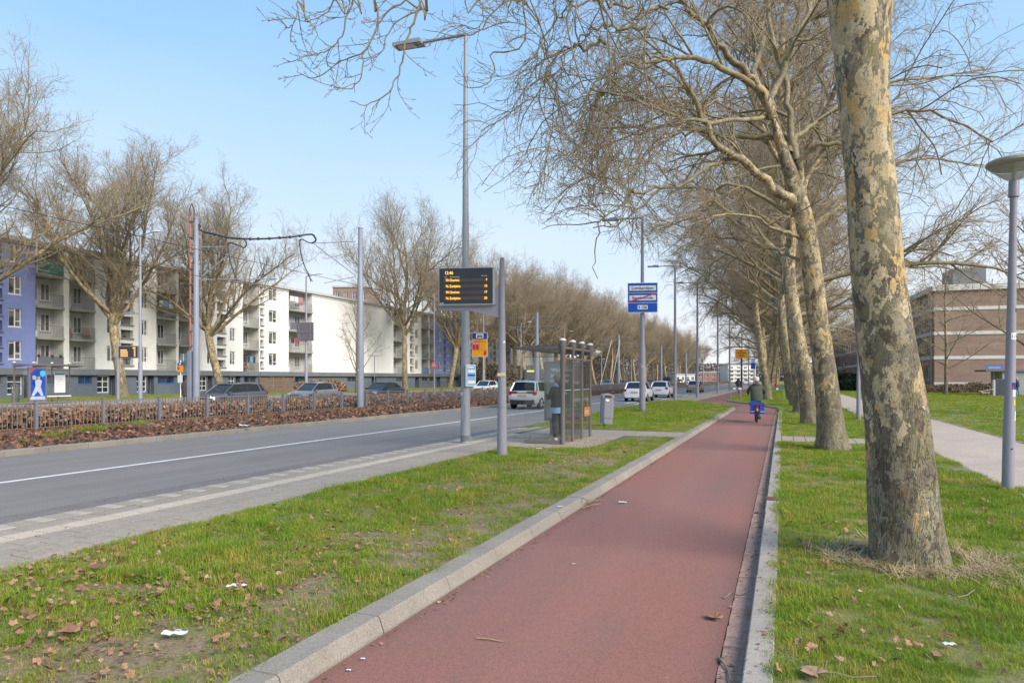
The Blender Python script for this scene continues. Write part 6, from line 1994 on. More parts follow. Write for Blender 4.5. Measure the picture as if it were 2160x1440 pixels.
tt = thing('timetable_case', 'white-framed blue timetable case on the near lamp post below the bus plate', 'timetable', (g1.x, g1.y, 0.1), math.radians(68))
MB().box(-0.12, 0.20, -0.17, -0.12, 1.45, 2.0, 0.006).build('case', WHITEP, tt)
MB().box(-0.10, 0.18, -0.176, -0.171, 1.47, 1.98).build('sheet', mat('pale_blue_print', (0.24, 0.46, 0.68), 0.35), tt)
MB().box(-0.09, 0.17, -0.1785, -0.1765, 1.71, 1.76).build('heading', SIGNBLUE, tt)
MB().box(-0.08, 0.16, -0.1785, -0.1765, 1.80, 1.87).box(-0.08, 0.16, -0.1785, -0.1765, 1.52, 1.60).box(-0.08, 0.12, -0.1785, -0.1765, 1.92, 1.95).build('print', SIGNWH, tt)

# near bus shelter
def shelter(label, loc, rotz, n=4, pitch=0.87, depth=1.15, end_wall=True, side=-1):
    """posts along local y, roof reaching towards side*x"""
    t = thing('bus_shelter', label, 'bus shelter', loc, rotz, 'glass bus shelters')
    s = side; L = pitch * (n - 1)
    for i in range(n):
        y = i * pitch
        pr0 = 0.058 if i == 0 else 0.040
        MB().lathe([(pr0, 0), (pr0, 2.27), (pr0 + 0.01, 2.29), (0.092, 2.58), (0.092, 2.60), (0, 2.60)], 14, (0, y, 0)).build('post', SHELT, t, True)
        MB().lathe([(0.088, 2.602), (0.088, 2.615), (0.06, 2.65), (0.0, 2.662)], 14, (0, y, 0)).build('lamp_cap', WHITEP, t, True)
    rf = MB()
    # tapering roof beams and slats over the waiting side
    for i in range(n):
        y = i * pitch
        rf.xz([(s * 0.07, 2.30), (s * 0.07, 2.53), (s * (depth + 0.30), 2.44), (s * (depth + 0.30), 2.40)][::(1 if s > 0 else -1)], y - 0.02, y + 0.02)
    rf.build('roof_beam', SHELT, t)
    x = 0.18
    while x < depth + 0.3:
        a, b_ = sorted((s * x, s * (x + 0.055)))
        MB().box(a, b_, -0.12, L + 0.12, 2.53 - x * 0.07, 2.55 - x * 0.07).build('roof_slat', SHELT, t)
        x += 0.20
    a, b_ = sorted((s * 0.1, s * (depth + 0.28)))
    MB().box(a, b_, -0.1, L + 0.1, 2.395, 2.402).build('roof_glass', GLASS, t)
    MB().box(-0.03, 0.03, 0.06, L - 0.06, 2.14, 2.19).build('top_rail', SHELT, t)
    MB().box(-0.02, 0.02, 0.06, L - 0.06, 2.40, 2.46).build('gutter', SHELT, t)
    for i in range(n - 1):
        y = i * pitch
        MB().box(-0.005, 0.005, y + 0.068, y + pitch - 0.068, 0.10, 2.12).build('glass_pane', GLASS, t)
        cl = MB()
        for z in (0.95, 2.0):
            cl.ball((0.075, y + pitch, z), 0.016, n=6, m=4)
        cl.build('glass_clip', STEEL, t)
        do = MB()
        for k in range(8): do.ball((0.008, y + 0.16 + k * 0.075, 1.35), 0.010, n=5, m=3)
        do.build('marker_dot', WHITEP, t)
    if end_wall:
        a, b_ = sorted((s * 0.07, s * depth))
        MB().box(a, b_, -0.045, 0.045, 0.02, 0.10, 0.01).build('base_beam', SHELT, t)
        MB().box(a, b_, -0.005, 0.005, 0.15, 2.18).build('glass_pane', GLASS, t)
        MB().box(a, b_, -0.015, 0.015, 2.185, 2.20).build('top_rail', SHELT, t)
        for x in (s * (depth - 0.16), s * 0.26):
            MB().xz([(x - 0.05, 0.10), (x + 0.05, 0.10), (x + 0.02, 0.20), (x - 0.02, 0.20)], -0.02, 0.02).build('glass_clip', SHELT, t)
    return t
gs = ground(1187, 937, 0.1)
sh1 = shelter('glass bus shelter with white domed caps on the near platform', (gs.x, gs.y, 0.1), 0.0, 4, 0.87, 1.02)
ad = thing('advertising_panel', 'dark upright advertising panel with white writing at the far end of the near shelter', 'advertisement', (gs.x, gs.y + 2.60, 0.1))
MB().box(-1.36, -0.10, -0.06, 0.06, 0.42, 2.14, 0.01).build('frame', SHELT, ad)
MB().box(-1.29, -0.17, -0.067, -0.061, 0.50, 2.08).build('poster', mat('poster_dark_green', (0.10, 0.13, 0.13), 0.25, var=(0.24, 0.30, 0.29), vscale=1.6), ad)
MB().box(-1.20, -0.30, -0.03, 0.03, 0.02, 0.42).build('foot', SHELT, ad)
for i, s in enumerate(('"Wij brengen', 'jouw vracht', 'veilig thuis"')):
    text(s, 0.125, SIGNWH, ad, (-1.17, -0.069, 1.86 - i * 0.16), bold=0.001)
SEAT = mat('bench_wood', (0.28, 0.15, 0.08), 0.6)
bn = thing('bench', 'small wooden bench inside the near bus shelter', 'bench', (gs.x - 0.30, gs.y + 1.1, 0.1))
MB().box(-0.18, 0.18, 0, 1.35, 0.42, 0.46, 0.01).build('seat', SEAT, bn)
for y in (0.2, 1.1):
    MB().box(-0.03, 0.03, y, y + 0.05, 0, 0.419).build('leg', SHELT, bn)
pm = thing('notice', 'orange-brown notice seen through the back glass of the near shelter', 'notice', (gs.x + 0.02, gs.y + 1.85, 0.1))
MB().box(0, 0.012, 0.05, 0.62, 0.60, 0.86).build('sheet', mat('orange_notice', (0.48, 0.19, 0.05), 0.5), pm)
MB().box(0.0125, 0.015, 0.10, 0.12, 0.66, 0.80).box(0.0125, 0.015, 0.2, 0.5, 0.74, 0.755).box(0.0125, 0.015, 0.2, 0.45, 0.68, 0.695).build('print', SIGNWH, pm)

# waste bin by the near shelter
def bin_(label, loc, rotz, m, tilt=0.0, h=1.12):
    t = thing('litter_bin', label, 'litter bin', loc, rotz)
    t.rotation_euler = (0, tilt, rotz)
    w = 0.20; c = 0.07
    poly = [(-w + c, -w), (w - c, -w), (w, -w + c), (w, w - c), (w - c, w), (-w + c, w), (-w, w - c), (-w, -w + c)]
    MB().prism([(x * 0.92, y * 0.92) for x, y in poly], 0.10, 0.30).build('lower_body', m, t)
    o = MB(); o.prism(poly, 0.301, h - 0.14); o.build('body', m, t)
    MB().xz([(-w, h - 0.139), (w, h - 0.139), (w, h - 0.04), (0.05, h + 0.02), (-w + 0.05, h), (-w, h - 0.05)], -w, w).build('hood', m, t)
    MB().box(-w * 0.7, w * 0.5, -w - 0.008, -w - 0.002, h - 0.13, h - 0.05).build('opening', DARK, t)
    MB().tube([(0, w + 0.05, 0), (0, w + 0.05, h - 0.1)], 0.035, 8).build('post', m, t)
    MB().box(-0.06, 0.06, w, w + 0.05, 0.4, 0.5).build('bracket', m, t)
    MB().ball((-0.05, -w - 0.012, h - 0.22), 0.07, 0.012, 0.045, 10, 5).build('sticker', SIGNWH, t)
    return t
gb_ = ground(1278, 899, 0.1)
bin_('slanting grey-lilac litter bin just right of the near bus shelter', (gb_.x, gb_.y, 0.1), 0.5, LILAC, 0.05)

# far bus shelter and its furniture
FS = -44.4
fy = lambda px, X=FS: y_at(px, X)
shf = shelter('far bus shelter with an advertisement, across the street at the left', (FS - 1.0, fy(52), 0.09), 0.0, 4, (fy(168) - fy(52)) / 3, 1.1, False, 1)
shf.scale = (1, 1, 1.03)
adw = fy(94) - fy(56)
ad2 = thing('advertising_panel', 'illuminated blue poster of a dancing man in white trousers at the far shelter', 'advertisement', (FS + 0.15, fy(56), 0.09))
MB().box(-0.08, 0.08, 0, adw, 0.12, 2.36, 0.02).build('frame', SHELT, ad2)
PB = mat('poster_blue', (0.012, 0.045, 0.28), 0.3, var=(0.02, 0.09, 0.42), vscale=0.8)
PRW = mat('print_white', (0.42, 0.46, 0.54), 0.5, var=(0.30, 0.34, 0.44), vscale=2.5)
MB().box(0.081, 0.086, 0.10, adw - 0.10, 0.30, 2.26).build('poster', PB, ad2)
def yz(poly, x0, x1):
    n = len(poly); mb = MB()
    vs = [(x0, p[0], p[1]) for p in poly] + [(x1, p[0], p[1]) for p in poly]
    fs = [tuple(range(n - 1, -1, -1)), tuple(range(n, 2 * n))] + [(i, (i + 1) % n, n + (i + 1) % n, n + i) for i in range(n)]
    return mb.add(vs, fs)
cw = adw / 2
yz([(cw - 0.42, 0.55), (cw - 0.28, 0.55), (cw - 0.02, 0.85), (cw + 0.18, 0.55), (cw + 0.34, 0.55), (cw + 0.16, 1.12), (cw - 0.18, 1.12)], 0.088, 0.091).build('printed_trousers', PRW, ad2)
yz([(cw - 0.16, 1.12), (cw + 0.15, 1.12), (cw + 0.24, 1.52), (cw + 0.10, 1.60), (cw - 0.06, 1.60), (cw - 0.20, 1.50)], 0.088, 0.091).build('printed_shirt', PRW, ad2)
yz([(cw - 0.17, 1.15), (cw - 0.40, 1.30), (cw - 0.30, 1.60), (cw - 0.18, 1.5)], 0.0915, 0.094).build('printed_jacket', SIGNDB, ad2)
yz([(cw - 0.02, 1.60), (cw + 0.10, 1.60), (cw + 0.13, 1.74), (cw + 0.04, 1.82), (cw - 0.05, 1.74)], 0.088, 0.091).build('printed_head', mat('print_skin', (0.45, 0.25, 0.18), 0.5), ad2)
yz([(cw - 0.36, 1.62), (cw - 0.16, 1.55), (cw - 0.08, 1.72), (cw - 0.2, 1.86), (cw - 0.36, 1.84)], 0.0915, 0.094).build('printed_bag', mat('print_bag', (0.35, 0.33, 0.3), 0.5), ad2)
yz([(cw + 0.12, 1.86), (cw + 0.12, 2.10), (cw + 0.30, 2.20), (cw + 0.46, 2.10), (cw + 0.46, 1.86), (cw + 0.30, 1.76)], 0.088, 0.091).build('printed_hexagon', mat('poster_cyan', (0.05, 0.42, 0.75), 0.4), ad2)
yz([(cw - 0.52, 0.31), (adw - 0.11, 0.31), (adw - 0.14, 0.52), (cw - 0.44, 0.52)], 0.088, 0.091).build('printed_strip', PRW, ad2)
yz([(0.11, 2.25), (0.36, 2.25), (0.11, 2.02)], 0.088, 0.091).build('printed_corner', SIGNRED, ad2)
nt_ = thing('timetable', 'white timetable sheet with a blue heading in the far bus shelter', 'timetable', (FS - 0.9, fy(134), 0.09))
w_ = fy(156, FS - 0.9) - fy(134, FS - 0.9)
MB().box(0, 0.03, 0, w_, 0.72, 2.0).build('sheet', SIGNWH, nt_)
MB().box(0.031, 0.035, 0.02, w_ - 0.02, 1.9, 1.99).build('heading', SIGNBLUE, nt_)
pr = MB()
for i in range(9): pr.box(0.031, 0.034, 0.10, w_ - 0.12 - 0.1 * (i % 3), 0.85 + i * 0.11, 0.87 + i * 0.11)
pr.build('print', GREYPR, nt_)
bn2 = thing('bench', 'slim white bench in the far bus shelter', 'bench', (FS - 0.55, fy(105), 0.09))
MB().box(-0.2, 0.2, 0, 1.7, 0.46, 0.52, 0.01).build('seat', WHITEP, bn2)
MB().box(-0.04, 0.04, 0.9, 1.0, 0, 0.459).build('leg', SHELT, bn2)
gq = ground(33, 849, 0.09)
bq = bin_('grey litter bin with graffiti left of the far bus shelter', (gq.x, gq.y, 0.09), 0.6, mat('bin_grey', (0.13, 0.15, 0.17), 0.5), 0.0, 1.25)
gf = MB()
for pts in (((-0.1, 0.9), (0.02, 0.98), (0.06, 0.86), (-0.05, 0.78)), ((0.02, 0.76), (0.08, 0.6), (0.0, 0.42), (0.03, 0.3)), ((-0.12, 0.8), (-0.06, 0.7))):
    gf.tube([(x, -0.205, z) for x, z in pts], 0.012, 4)
gf.build('graffiti', GREYPR, bq)

# far departure display
fd = thing('departure_display', 'small departure display with four amber lines across the street', 'information display', (FS + 0.6, fy(249, FS + 0.6), 0.09))
MB().lathe([(0.11, -0.1), (0.10, 3.2), (0.08, 4.1), (0, 4.11)], 12).build('post', LILAC, fd, True)
w_ = 1.35
MB().box(0.08, 0.11 + w_, -0.10, 0.10, 2.75 + 0.35, 3.62 + 0.35, 0.01).build('housing', FENCE, fd)
fo = MB().box(0.12, 0.08 + w_, -0.108, -0.102, 2.80 + 0.35, 3.57 + 0.35).build('screen', SCREEN, fd)
for k in range(4):
    z = 2.88 + 0.35 + k * 0.135
    lit = MB().box(0.24, 0.24 + 0.5 - 0.06 * (k == 3), -0.112, -0.109, z, z + 0.055).box(1.18, 1.28, -0.112, -0.109, z, z + 0.055)
    lit.build('led_line', ORANGE, fd)
MB().box(1.1, 1.28, -0.112, -0.109, 3.43 + 0.35, 3.50 + 0.35).build('led_clock', ORANGE, fd)
fd.rotation_euler = (0, 0, math.radians(22))

# lamps of the far side
def far_lamp(label, loc, h=11.2, d2=True, m=None):
    t = thing('street_lamp', label, 'street lamp', loc, 0, 'tall lamp posts across the street')
    m = m or MASTG
    MB().lathe([(0.15, -0.1), (0.145, 2.8), (0.115, 2.9), (0.07, h)], 14).build('pole', m, t, True)
    MB().tube([(0, 0, h - 0.05), (0.05, 0, h), (1.2, 0, h + 0.12)], [0.05, 0.045, 0.035], 8).build('arm', m, t, True)
    MB().lathe([(0, -0.05), (0.12, -0.04), (0.16, 0.0), (0.12, 0.06), (0, 0.08)], 12).build('lamp_head', WHITEP, t, True).location = (1.55, 0, h + 0.14)
    for c in t.children:
        if c.name.startswith('lamp_head'): c.scale = (2.6, 1.0, 1.0)
    if d2:
        MB().tube([(0, 0, h * 0.53), (-0.9, 0, h * 0.53 + 0.05)], 0.03, 6).build('low_arm', m, t)
        MB().box(-1.5, -0.85, -0.12, 0.12, h * 0.53 + 0.02, h * 0.53 + 0.12, 0.02).build('low_lamp_head', m, t)
    return t
far_lamp('tall lamp post with a second low arm right of the far departure display', (-43.2, y_at(296, -43.2), 0.09), 12.0)
l3 = far_lamp('lamp post across the street carrying the backs of two traffic signs', (-43.2, y_at(646, -43.2), 0.09), 11.6, False)
sb = thing('direction_sign', 'back of a grey direction sign mounted on the far lamp post', 'road sign', (-43.2, y_at(646, -43.2), 0.09), 0.15)
MB().box(-0.95, 0.85, -0.14, -0.10, 5.3, 7.1).build('panel', mat('sign_back', (0.16, 0.14, 0.17), 0.5), sb)
MB().box(-0.95, 0.85, -0.17, -0.141, 6.15, 6.25).box(-0.75, -0.68, -0.17, -0.141, 5.3, 7.1).box(0.45, 0.52, -0.17, -0.141, 5.3, 7.1).build('rib', RAIL, sb)
for px, lb in ((1020, 'lamp post seen just right of the near lamp post, in front of the white facades'), (1099, 'lamp post above the roof of the near shelter'), (1190, 'lamp post above the domed shelter caps'), (1269, 'lamp post across the street left of the place-name sign'), (1332, 'lamp post across the street half hidden by the place-name post')):
    o = far_lamp(lb, (-43.2, y_at(px, -43.2), 0.09), 11.5, False)
t = thing('street_lamp', 'short thin lamp post in front of the blank white wall', 'street lamp', (-55.5, y_at(790, -55.5), 0.1))
MB().tube([(0, 0, 0), (0, 0, 4.9), (-0.1, 0, 5.0), (-0.8, 0, 5.0)], 0.06, 8).build('pole', RAIL, t)
# triangular warning sign seen from behind
wsn = thing('warning_sign', 'red-edged triangular warning sign in front of the blue facade strip', 'road sign', (-40.0, y_at(916, -40.0), 0.09))
MB().tube([(0, 0, 0), (0, 0, 12.2)], [0.09, 0.05], 8).build('post', LILAC, wsn)
MB().xz([(-0.55, 3.0), (0.55, 3.0), (0.0, 3.95)], -0.12, -0.10).build('panel', SIGNRED, wsn)
MB().xz([(-0.38, 3.1), (0.38, 3.1), (0.0, 3.75)], -0.125, -0.121).build('field', mat('sign_back_pink', (0.45, 0.35, 0.37), 0.5), wsn)
# far bus stop flag
bf = thing('bus_stop_sign', 'small yellow and blue bus-stop plate across the street left of the waiting man', 'bus stop sign', (-41.2, y_at(381, -41.2), 0.09))
MB().tube([(0, 0, 0), (0, 0, 3.0)], 0.035, 8).build('post', WHITEP, bf)
MB().box(-0.30, 0.27, -0.06, -0.04, 2.15, 2.62).build('yellow_field', SIGNYEL, bf)
MB().box(-0.26, 0.24, -0.06, -0.04, 2.622, 2.82).build('blue_field', SIGNDB, bf)
MB().box(-0.1, 0.1, -0.064, -0.061, 2.68, 2.78).build('white_field', SIGNWH, bf)
MB().box(-0.24, -0.05, -0.064, -0.061, 2.3, 2.5).build('red_field', SIGNRED, bf)
MB().box(-0.22, 0.22, -0.07, -0.04, 1.35, 1.9).build('timetable', SIGNWH, bf)

# tram masts with arms and cables
def mast(label, loc, h, r0, r1, steps=(4.2, 7.4)):
    t = thing('tram_mast', label, 'mast', loc, 0, 'tram masts of the median')
    a, b_ = steps
    MB().lathe([(r0, -0.1), (r0, a), (r0 * 0.86, a + 0.12), (r0 * 0.84, b_), (r0 * 0.70, b_ + 0.1), (r1, h), (r1 * 1.15, h + 0.005), (r1 * 1.15, h + 0.08), (0, h + 0.12)], 18).build('pole', MASTG, t, True)
    return t
Ym1 = y_at(411, -28.0); Ym2 = y_at(757, -23.1)
m1 = mast('tram mast with a red pipe strapped to it, at the left', (-27.9, Ym1, 0.15), 9.75, 0.165, 0.125)
m2 = mast('plain tall tram mast standing at the railing in front of the white wall', (-23.0, Ym2, 0.15), 10.35, 0.205, 0.125)
D1 = -(-27.9) * SY + Ym1 * CY_; D2m = 23.0 * SY + Ym2 * CY_
def rel(o, px, py, d):
    return at_depth(px, py, d) - Vector(o.location)
x1 = rel(m1, 403.5, 800, D1).x
MB().tube([(-0.30, -0.1, 3.0), (-0.30, -0.1, 9.9)], 0.055, 8).build('red_pipe', RUST, m1)
cb_ = MB()
for k in range(9): cb_.box(-0.36, -0.1, -0.17, -0.03, 3.2 + k * 0.8, 3.25 + k * 0.8)
cb_.build('pipe_strap', FENCE, m1)
MB().box(-0.42, -0.22, -0.2, 0.0, 0.0, 3.0).build('cable_duct', MASTG, m1)
MB().tube([(-0.30, -0.1, 9.9), (-0.34, -0.1, 10.3), (-0.2, -0.1, 10.55), (-0.05, -0.1, 10.2), (0.02, -0.15, 9.7)], 0.03, 6).build('cable_loop', CABLE, m1)
def arm(o, pts, r, name='arm', m=None, n=6):
    return MB().tube(pts, r, n).build(name, m or MASTG, o)
Q = lambda px, py, d=None: rel(m1, px, py, D1 if d is None else d)
arm(m1, [Q(416, 521), Q(505, 520)], 0.022); arm(m1, [Q(418, 590), Q(505, 519)], 0.032)
arm(m1, [Q(418, 590), Q(585, 588)], 0.030); arm(m1, [Q(525, 601), Q(583, 588)], 0.02); arm(m1, [Q(424, 790), Q(424, 480)], 0.012, 'conduit', STEEL)
def cable(o, pts, r, name='feeder_cable'):
    P = resample([np.array(p) for p in pts], 30)
    return MB().tube([Vector(p) for p in P], r, 6).build(name, CABLE, o)
dm = lambda f: D1 + (D2m - D1) * f
cable(m1, [Q(414, 476), Q(422, 474), Q(420, 482), Q(432, 490), Q(450, 493), Q(480, 501), Q(520, 504, dm(.25)), Q(570, 503, dm(.45)), Q(620, 499, dm(.65)), Q(655, 494, dm(.8)), Q(664, 500, dm(.82)), Q(666, 508, dm(.82)), Q(658, 513, dm(.82))], 0.055)
mb = MB()
for px, py, f in ((452, 494, 0), (478, 500, 0), (528, 504, .28), (545, 503.5, .35), (568, 503, .45), (590, 501.5, .52), (612, 500, .6), (632, 497.5, .7)):
    mb.ball(Q(px, py, dm(f)), 0.09, n=6, m=4)
mb.build('cable_clamp', CABLE, m1)
cable(m1, [Q(505, 503, dm(.1)), Q(516, 506), Q(520, 516), Q(514, 523), Q(508, 519), Q(500, 517), Q(485, 512), Q(480, 516), Q(482, 530), Q(485, 550), Q(492, 570), Q(500, 592)], 0.032)
R_ = lambda px, py, d=None: rel(m2, px, py, D2m if d is None else d)
arm(m2, [R_(750, 509), R_(664, 513)], 0.024); arm(m2, [R_(750, 581), R_(662, 514)], 0.034); arm(m2, [R_(750, 583), R_(684, 597)], 0.018)
cable(m2, [R_(658, 513), R_(650, 511), R_(637, 505), R_(632, 510), R_(635, 535), R_(642, 560), R_(652, 580), R_(656, 594)], 0.035)
arm(m2, [R_(640, 566), R_(660, 594)], 0.02, 'wire', CABLE)
MB().box(-0.21, -0.17, -0.33, -0.28, 3.6, 3.68).build('label_plate', SIGNWH, m2)
# overhead wires between masts, and the masts farther on
wires = thing('overhead_wire', 'thin overhead tram wires running above the median', 'overhead wire', (-25.2, 0, 0))
for x, z in ((-0.3, 6.6), (0.3, 7.7)):
    MB().tube([(x, -10, z), (x, 60, z - 0.1), (x, 130, z), (x, 300, z)], 0.012, 4).build('wire', CABLE, wires)
k = 0
for px, lb in ((1133, 'tram mast rising behind the near shelter, with long arms'), (1204, 'tram mast hidden among trees left of the place-name sign'), (1252, 'tram mast in front of dense trees right of the shelter caps'), (1305, 'tram mast left of the place-name post above the passing cars'), (1395, 'tram mast right of the place-name post'), (1447, 'white-topped tram mast beyond the second lamp post'), (1483, 'farthest distinct white-topped tram mast')):
    Y = y_at(px, -24.6)
    if px in (1204, 1252): continue
    o = mast(lb, (-24.6, Y, 0.15), 8.6, 0.24, 0.15, (3.2, 5.6))
    for zz, a, b_ in ((7.2, -3.2, 3.2), (8.2, -2.4, 2.4)):
        MB().tube([(a, 0, zz), (b_, 0, zz)], 0.03, 5).build('arm', MASTG, o)
    for s in (-1, 1):
        MB().tube([(0, 0, 6.0), (s * 2.9, 0, 7.2)], 0.03, 5).build('brace', MASTG, o)
t = thing('guy_pole', 'pair of slanting white poles beyond the shelter', 'pole', (-24.6, y_at(1285, -24.6), 0.1))
MB().tube([(-1.6, 0, 0), (0.4, 0, 7.5)], 0.05, 6).build('left_pole', WHITEP, t); MB().tube([(0.2, 0, 0), (1.6, 0.5, 7.5)], 0.05, 6).build('right_pole', WHITEP, t)

# lamps along the footpath
def path_lamp(label, loc, detail=True):
    t = thing('footpath_lamp', label, 'street lamp', loc, 0, 'mushroom lamps along the footpath')
    MB().lathe([(0.080, -0.1), (0.077, 1.0), (0.073, 1.02), (0.062, 2.2), (0.046, 4.15), (0.048, 4.2), (0.048, 4.32)], 20).build('pole', LILAC, t, True)
    MB().lathe([(0.068, 4.32), (0.068, 4.54), (0.062, 4.56)], 18).build('collar', LILAC, t, True)
    MB().lathe([(0.06, 4.56), (0.13, 4.60), (0.27, 4.72), (0.31, 4.755)], 24).build('glass_bowl', glass_mat('bowl_glass', (0.92, 0.93, 0.9), 0.12, 0.35), t, True)
    MB().lathe([(0.0, 4.74), (0.30, 4.756), (0.355, 4.80), (0.355, 4.835), (0.30, 4.87), (0.15, 4.90), (0.0, 4.905)], 28).build('hood', mat('lamp_hood', (0.32, 0.315, 0.30), 0.6, var=(0.22, 0.23, 0.17), vscale=5), t, True)
    MB().lathe([(0.03, 4.56), (0.03, 4.74)], 8).build('lamp_tube', WHITEP, t, True)
    return t
g = ground(2126, 1034, 0.1)
pl = path_lamp('mushroom-shaped footpath lamp with stickers on its pole at the right edge', (g.x, g.y, 0.1))
pl.rotation_euler = (math.radians(-0.2), math.radians(1.0), 0)
def on_pole(name, z0, z1, r, a0, a1, m, parent, n=6):
    """a sticker that follows the round pole; angle measured from the camera side"""
    vs = []; fs = []
    for i in range(n + 1):
        a = math.radians(-90 + a0 + (a1 - a0) * i / n)
        vs += [(r * math.cos(a), r * math.sin(a), z0), (r * math.cos(a), r * math.sin(a), z1)]
    for i in range(n): fs.append((2 * i, 2 * i + 2, 2 * i + 3, 2 * i + 1))
    return MB().add(vs, fs).build(name, m, parent)
on_pole('number_plate', 2.22, 2.32, 0.0640, -12, 68, SIGNWH, pl)
for i, ch in enumerate('124'):
    a = math.radians(-90 + 4 + i * 26)
    o = link('lettering', text_mesh(ch, 0.062, BLACKP, 'CENTER', 0.0), pl, (0.0650 * math.cos(a), 0.0650 * math.sin(a), 2.245)); o.rotation_euler = (math.radians(90), 0, a + math.radians(90))
on_pole('sticker', 1.49, 1.59, 0.0705, 8, 80, SIGNDB, pl); on_pole('sticker', 1.495, 1.54, 0.0712, 10, 26, SIGNRED, pl); on_pole('sticker', 1.385, 1.487, 0.0715, 12, 70, mat('pale_sticker', (0.55, 0.63, 0.68), 0.5), pl)
on_pole('sticker', 1.26, 1.335, 0.0725, 26, 56, mat('yellow_sticker', (0.65, 0.52, 0.06), 0.5), pl); on_pole('sticker', 1.03, 1.17, 0.0745, 44, 92, SIGNWH, pl); on_pole('sticker', 2.62, 2.68, 0.0600, 40, 75, DARK, pl); on_pole('sticker', 1.66, 1.75, 0.0690, 66, 95, SIGNWH, pl)
MB().tube([(0.02, -0.072, 0.62), (0.02, -0.081, 0.62)], 0.012, 8).build('lock', DARK, pl)
g = ground(1811, 886, 0.1)
path_lamp('second mushroom-shaped footpath lamp, pole hidden behind the near trunk', (g.x, g.y, 0.1))
path_lamp('third mushroom-shaped footpath lamp, head showing between the two nearest trunks', (3.0, 50.5, 0.1))

# street name post
g = ground(2097, 833, 0.1)
sn = thing('street_name_sign', 'blue street name plate on a thin post in front of the brick block', 'street sign', (g.x, g.y, 0.1), math.radians(15))
MB().tube([(0, 0, 0), (0, 0, 2.75)], 0.035, 8).build('post', STEEL, sn)
MB().box(-0.78, 0.78, -0.06, -0.04, 2.62, 2.92).build('plate', mat('name_plate_blue', (0.01, 0.15, 0.62), 0.4), sn)
text('Augustinusstraat', 0.17, SIGNWH, sn, (0, -0.063, 2.70), align='CENTER', sx=1.0)

# far signs on the near side
g = ground(1564, 820.5, 0.05)
ys = thing('roadworks_sign', 'yellow roadworks text sign on a dark pole far along the cycle path', 'road sign', (g.x, g.y, 0.05), 0.25)
MB().tube([(0, 0, 0), (0, 0, 5.6)], 0.13, 8).build('pole', mat('dark_pole', (0.05, 0.05, 0.06), 0.6), ys)
MB().box(-1.0, 0.95, -0.2, -0.15, 4.9, 6.35).build('panel', SIGNYEL, ys)
pr = MB()
for i, (a, b_) in enumerate(((-0.3, 0.1), (-0.7, 0.75), (-0.5, 0.35), (-0.45, 0.5))): pr.box(a, b_, -0.206, -0.201, 5.98 - i * 0.26, 6.07 - i * 0.26)
pr.build('print', BLACKP, ys)
g = ground(1589, 818, 0.05)
bsn = thing('cycle_lane_sign', 'narrow blue and white sign beyond the yellow roadworks sign', 'road sign', (g.x, g.y, 0.05))
MB().tube([(0, 0, 0), (0, 0, 5.0)], 0.06, 6).build('post', LILAC, bsn)
MB().box(-0.4, 0.35, -0.1, -0.07, 3.4, 4.5).build('blue_field', SIGNBLUE, bsn); MB().box(-0.35, 0.3, -0.1, -0.07, 4.502, 5.3).build('white_field', mat('pale_sign', (0.5, 0.6, 0.75), 0.5), bsn)

# green-topped barriers
GREENT = mat('barrier_green', (0.01, 0.20, 0.13), 0.4)
def barrier(label, px, py, w, d):
    c = at_depth(px, 798, d)
    t = thing('barrier', label, 'barrier', (c.x, c.y, 0.09), math.radians(12))
    for x in (-w / 2, w / 2):
        MB().tube([(x, 0, 0), (x, 0, 0.78)], 0.035, 8).build('leg', STEEL, t)
    for i, (a, b_, m) in enumerate(((-w / 2 - 0.06, -w * 0.3, GREENT), (-w * 0.3, 0.0, SIGNWH), (0.0, w * 0.25, GREENT), (w * 0.25, w / 2 + 0.06, SIGNWH)) if w < 0.95 else ((-w / 2 - 0.06, -w * 0.1, GREENT), (-w * 0.1, w * 0.06, SIGNWH), (w * 0.06, w / 2 + 0.06, GREENT))):
        MB().box(a, b_, -0.04, 0.04, 0.78, 0.90).build('rail_piece', m, t)
    MB().box(-w / 2 + 0.03, w / 2 - 0.03, -0.02, 0.02, 0.72, 0.76).build('lower_rail', STEEL, t)
barrier('left green and white topped barrier at the tip of the grass left of the cyclist', 1552, 842, 0.78, 56)
barrier('right green-topped barrier on the grass right of the cyclist', 1640, 842, 0.95, 54)
t = thing('fire_hydrant_marker', 'small red marker post far along the grass strip', 'post', tuple(at_depth(1637, 815, 95))[:2] + (0.1,))
MB().tube([(0, 0, 0), (0, 0, 0.8)], 0.1, 8).ball((0, 0, 0.85), 0.16, n=8, m=6).build('marker', SIGNRED, t)

# litter, leaves, sticks: single things
def paper(label, px, py, z, L, w, rot, m=None, name='litter', cat='litter', prints=True):
    g = ground(px, py, z)
    t = thing(name, label, cat, (g.x, g.y, z + 0.012), rot)
    mb = MB(); vs = []; fs = []; n = 6
    rg = random.Random(px)
    for i in range(n + 1):
        x = -L / 2 + L * i / n; a = L * (0.05 * math.sin(i * 2.1 + px) + rg.uniform(0, 0.05))
        ww = w * rg.uniform(0.8, 1.1)
        vs += [(x, -ww / 2, a + L * .05), (x, 0, a + L * .11), (x, ww / 2, a + L * .04)]
    for i in range(n):
        o = 3 * i; fs += [(o, o + 3, o + 4, o + 1), (o + 1, o + 4, o + 5, o + 2)]
    mb.add(vs, fs); mb.build('sheet', m or SIGNWH, t, True)
    if prints:
        MB().box(-0.005, 0.03, -w * 0.2, w * 0.15, L * 0.19, L * 0.20).build("print", GREYPR, t)
    return t
paper('crumpled white carton wrapper on the bare patch of the left grass', 372, 1341, 0.115, 0.16, 0.07, YAW)
paper('flattened whitish wrapper lying in the grass left of the kerb', 500, 1240, 0.12, 0.15, 0.05, YAW + 0.1)
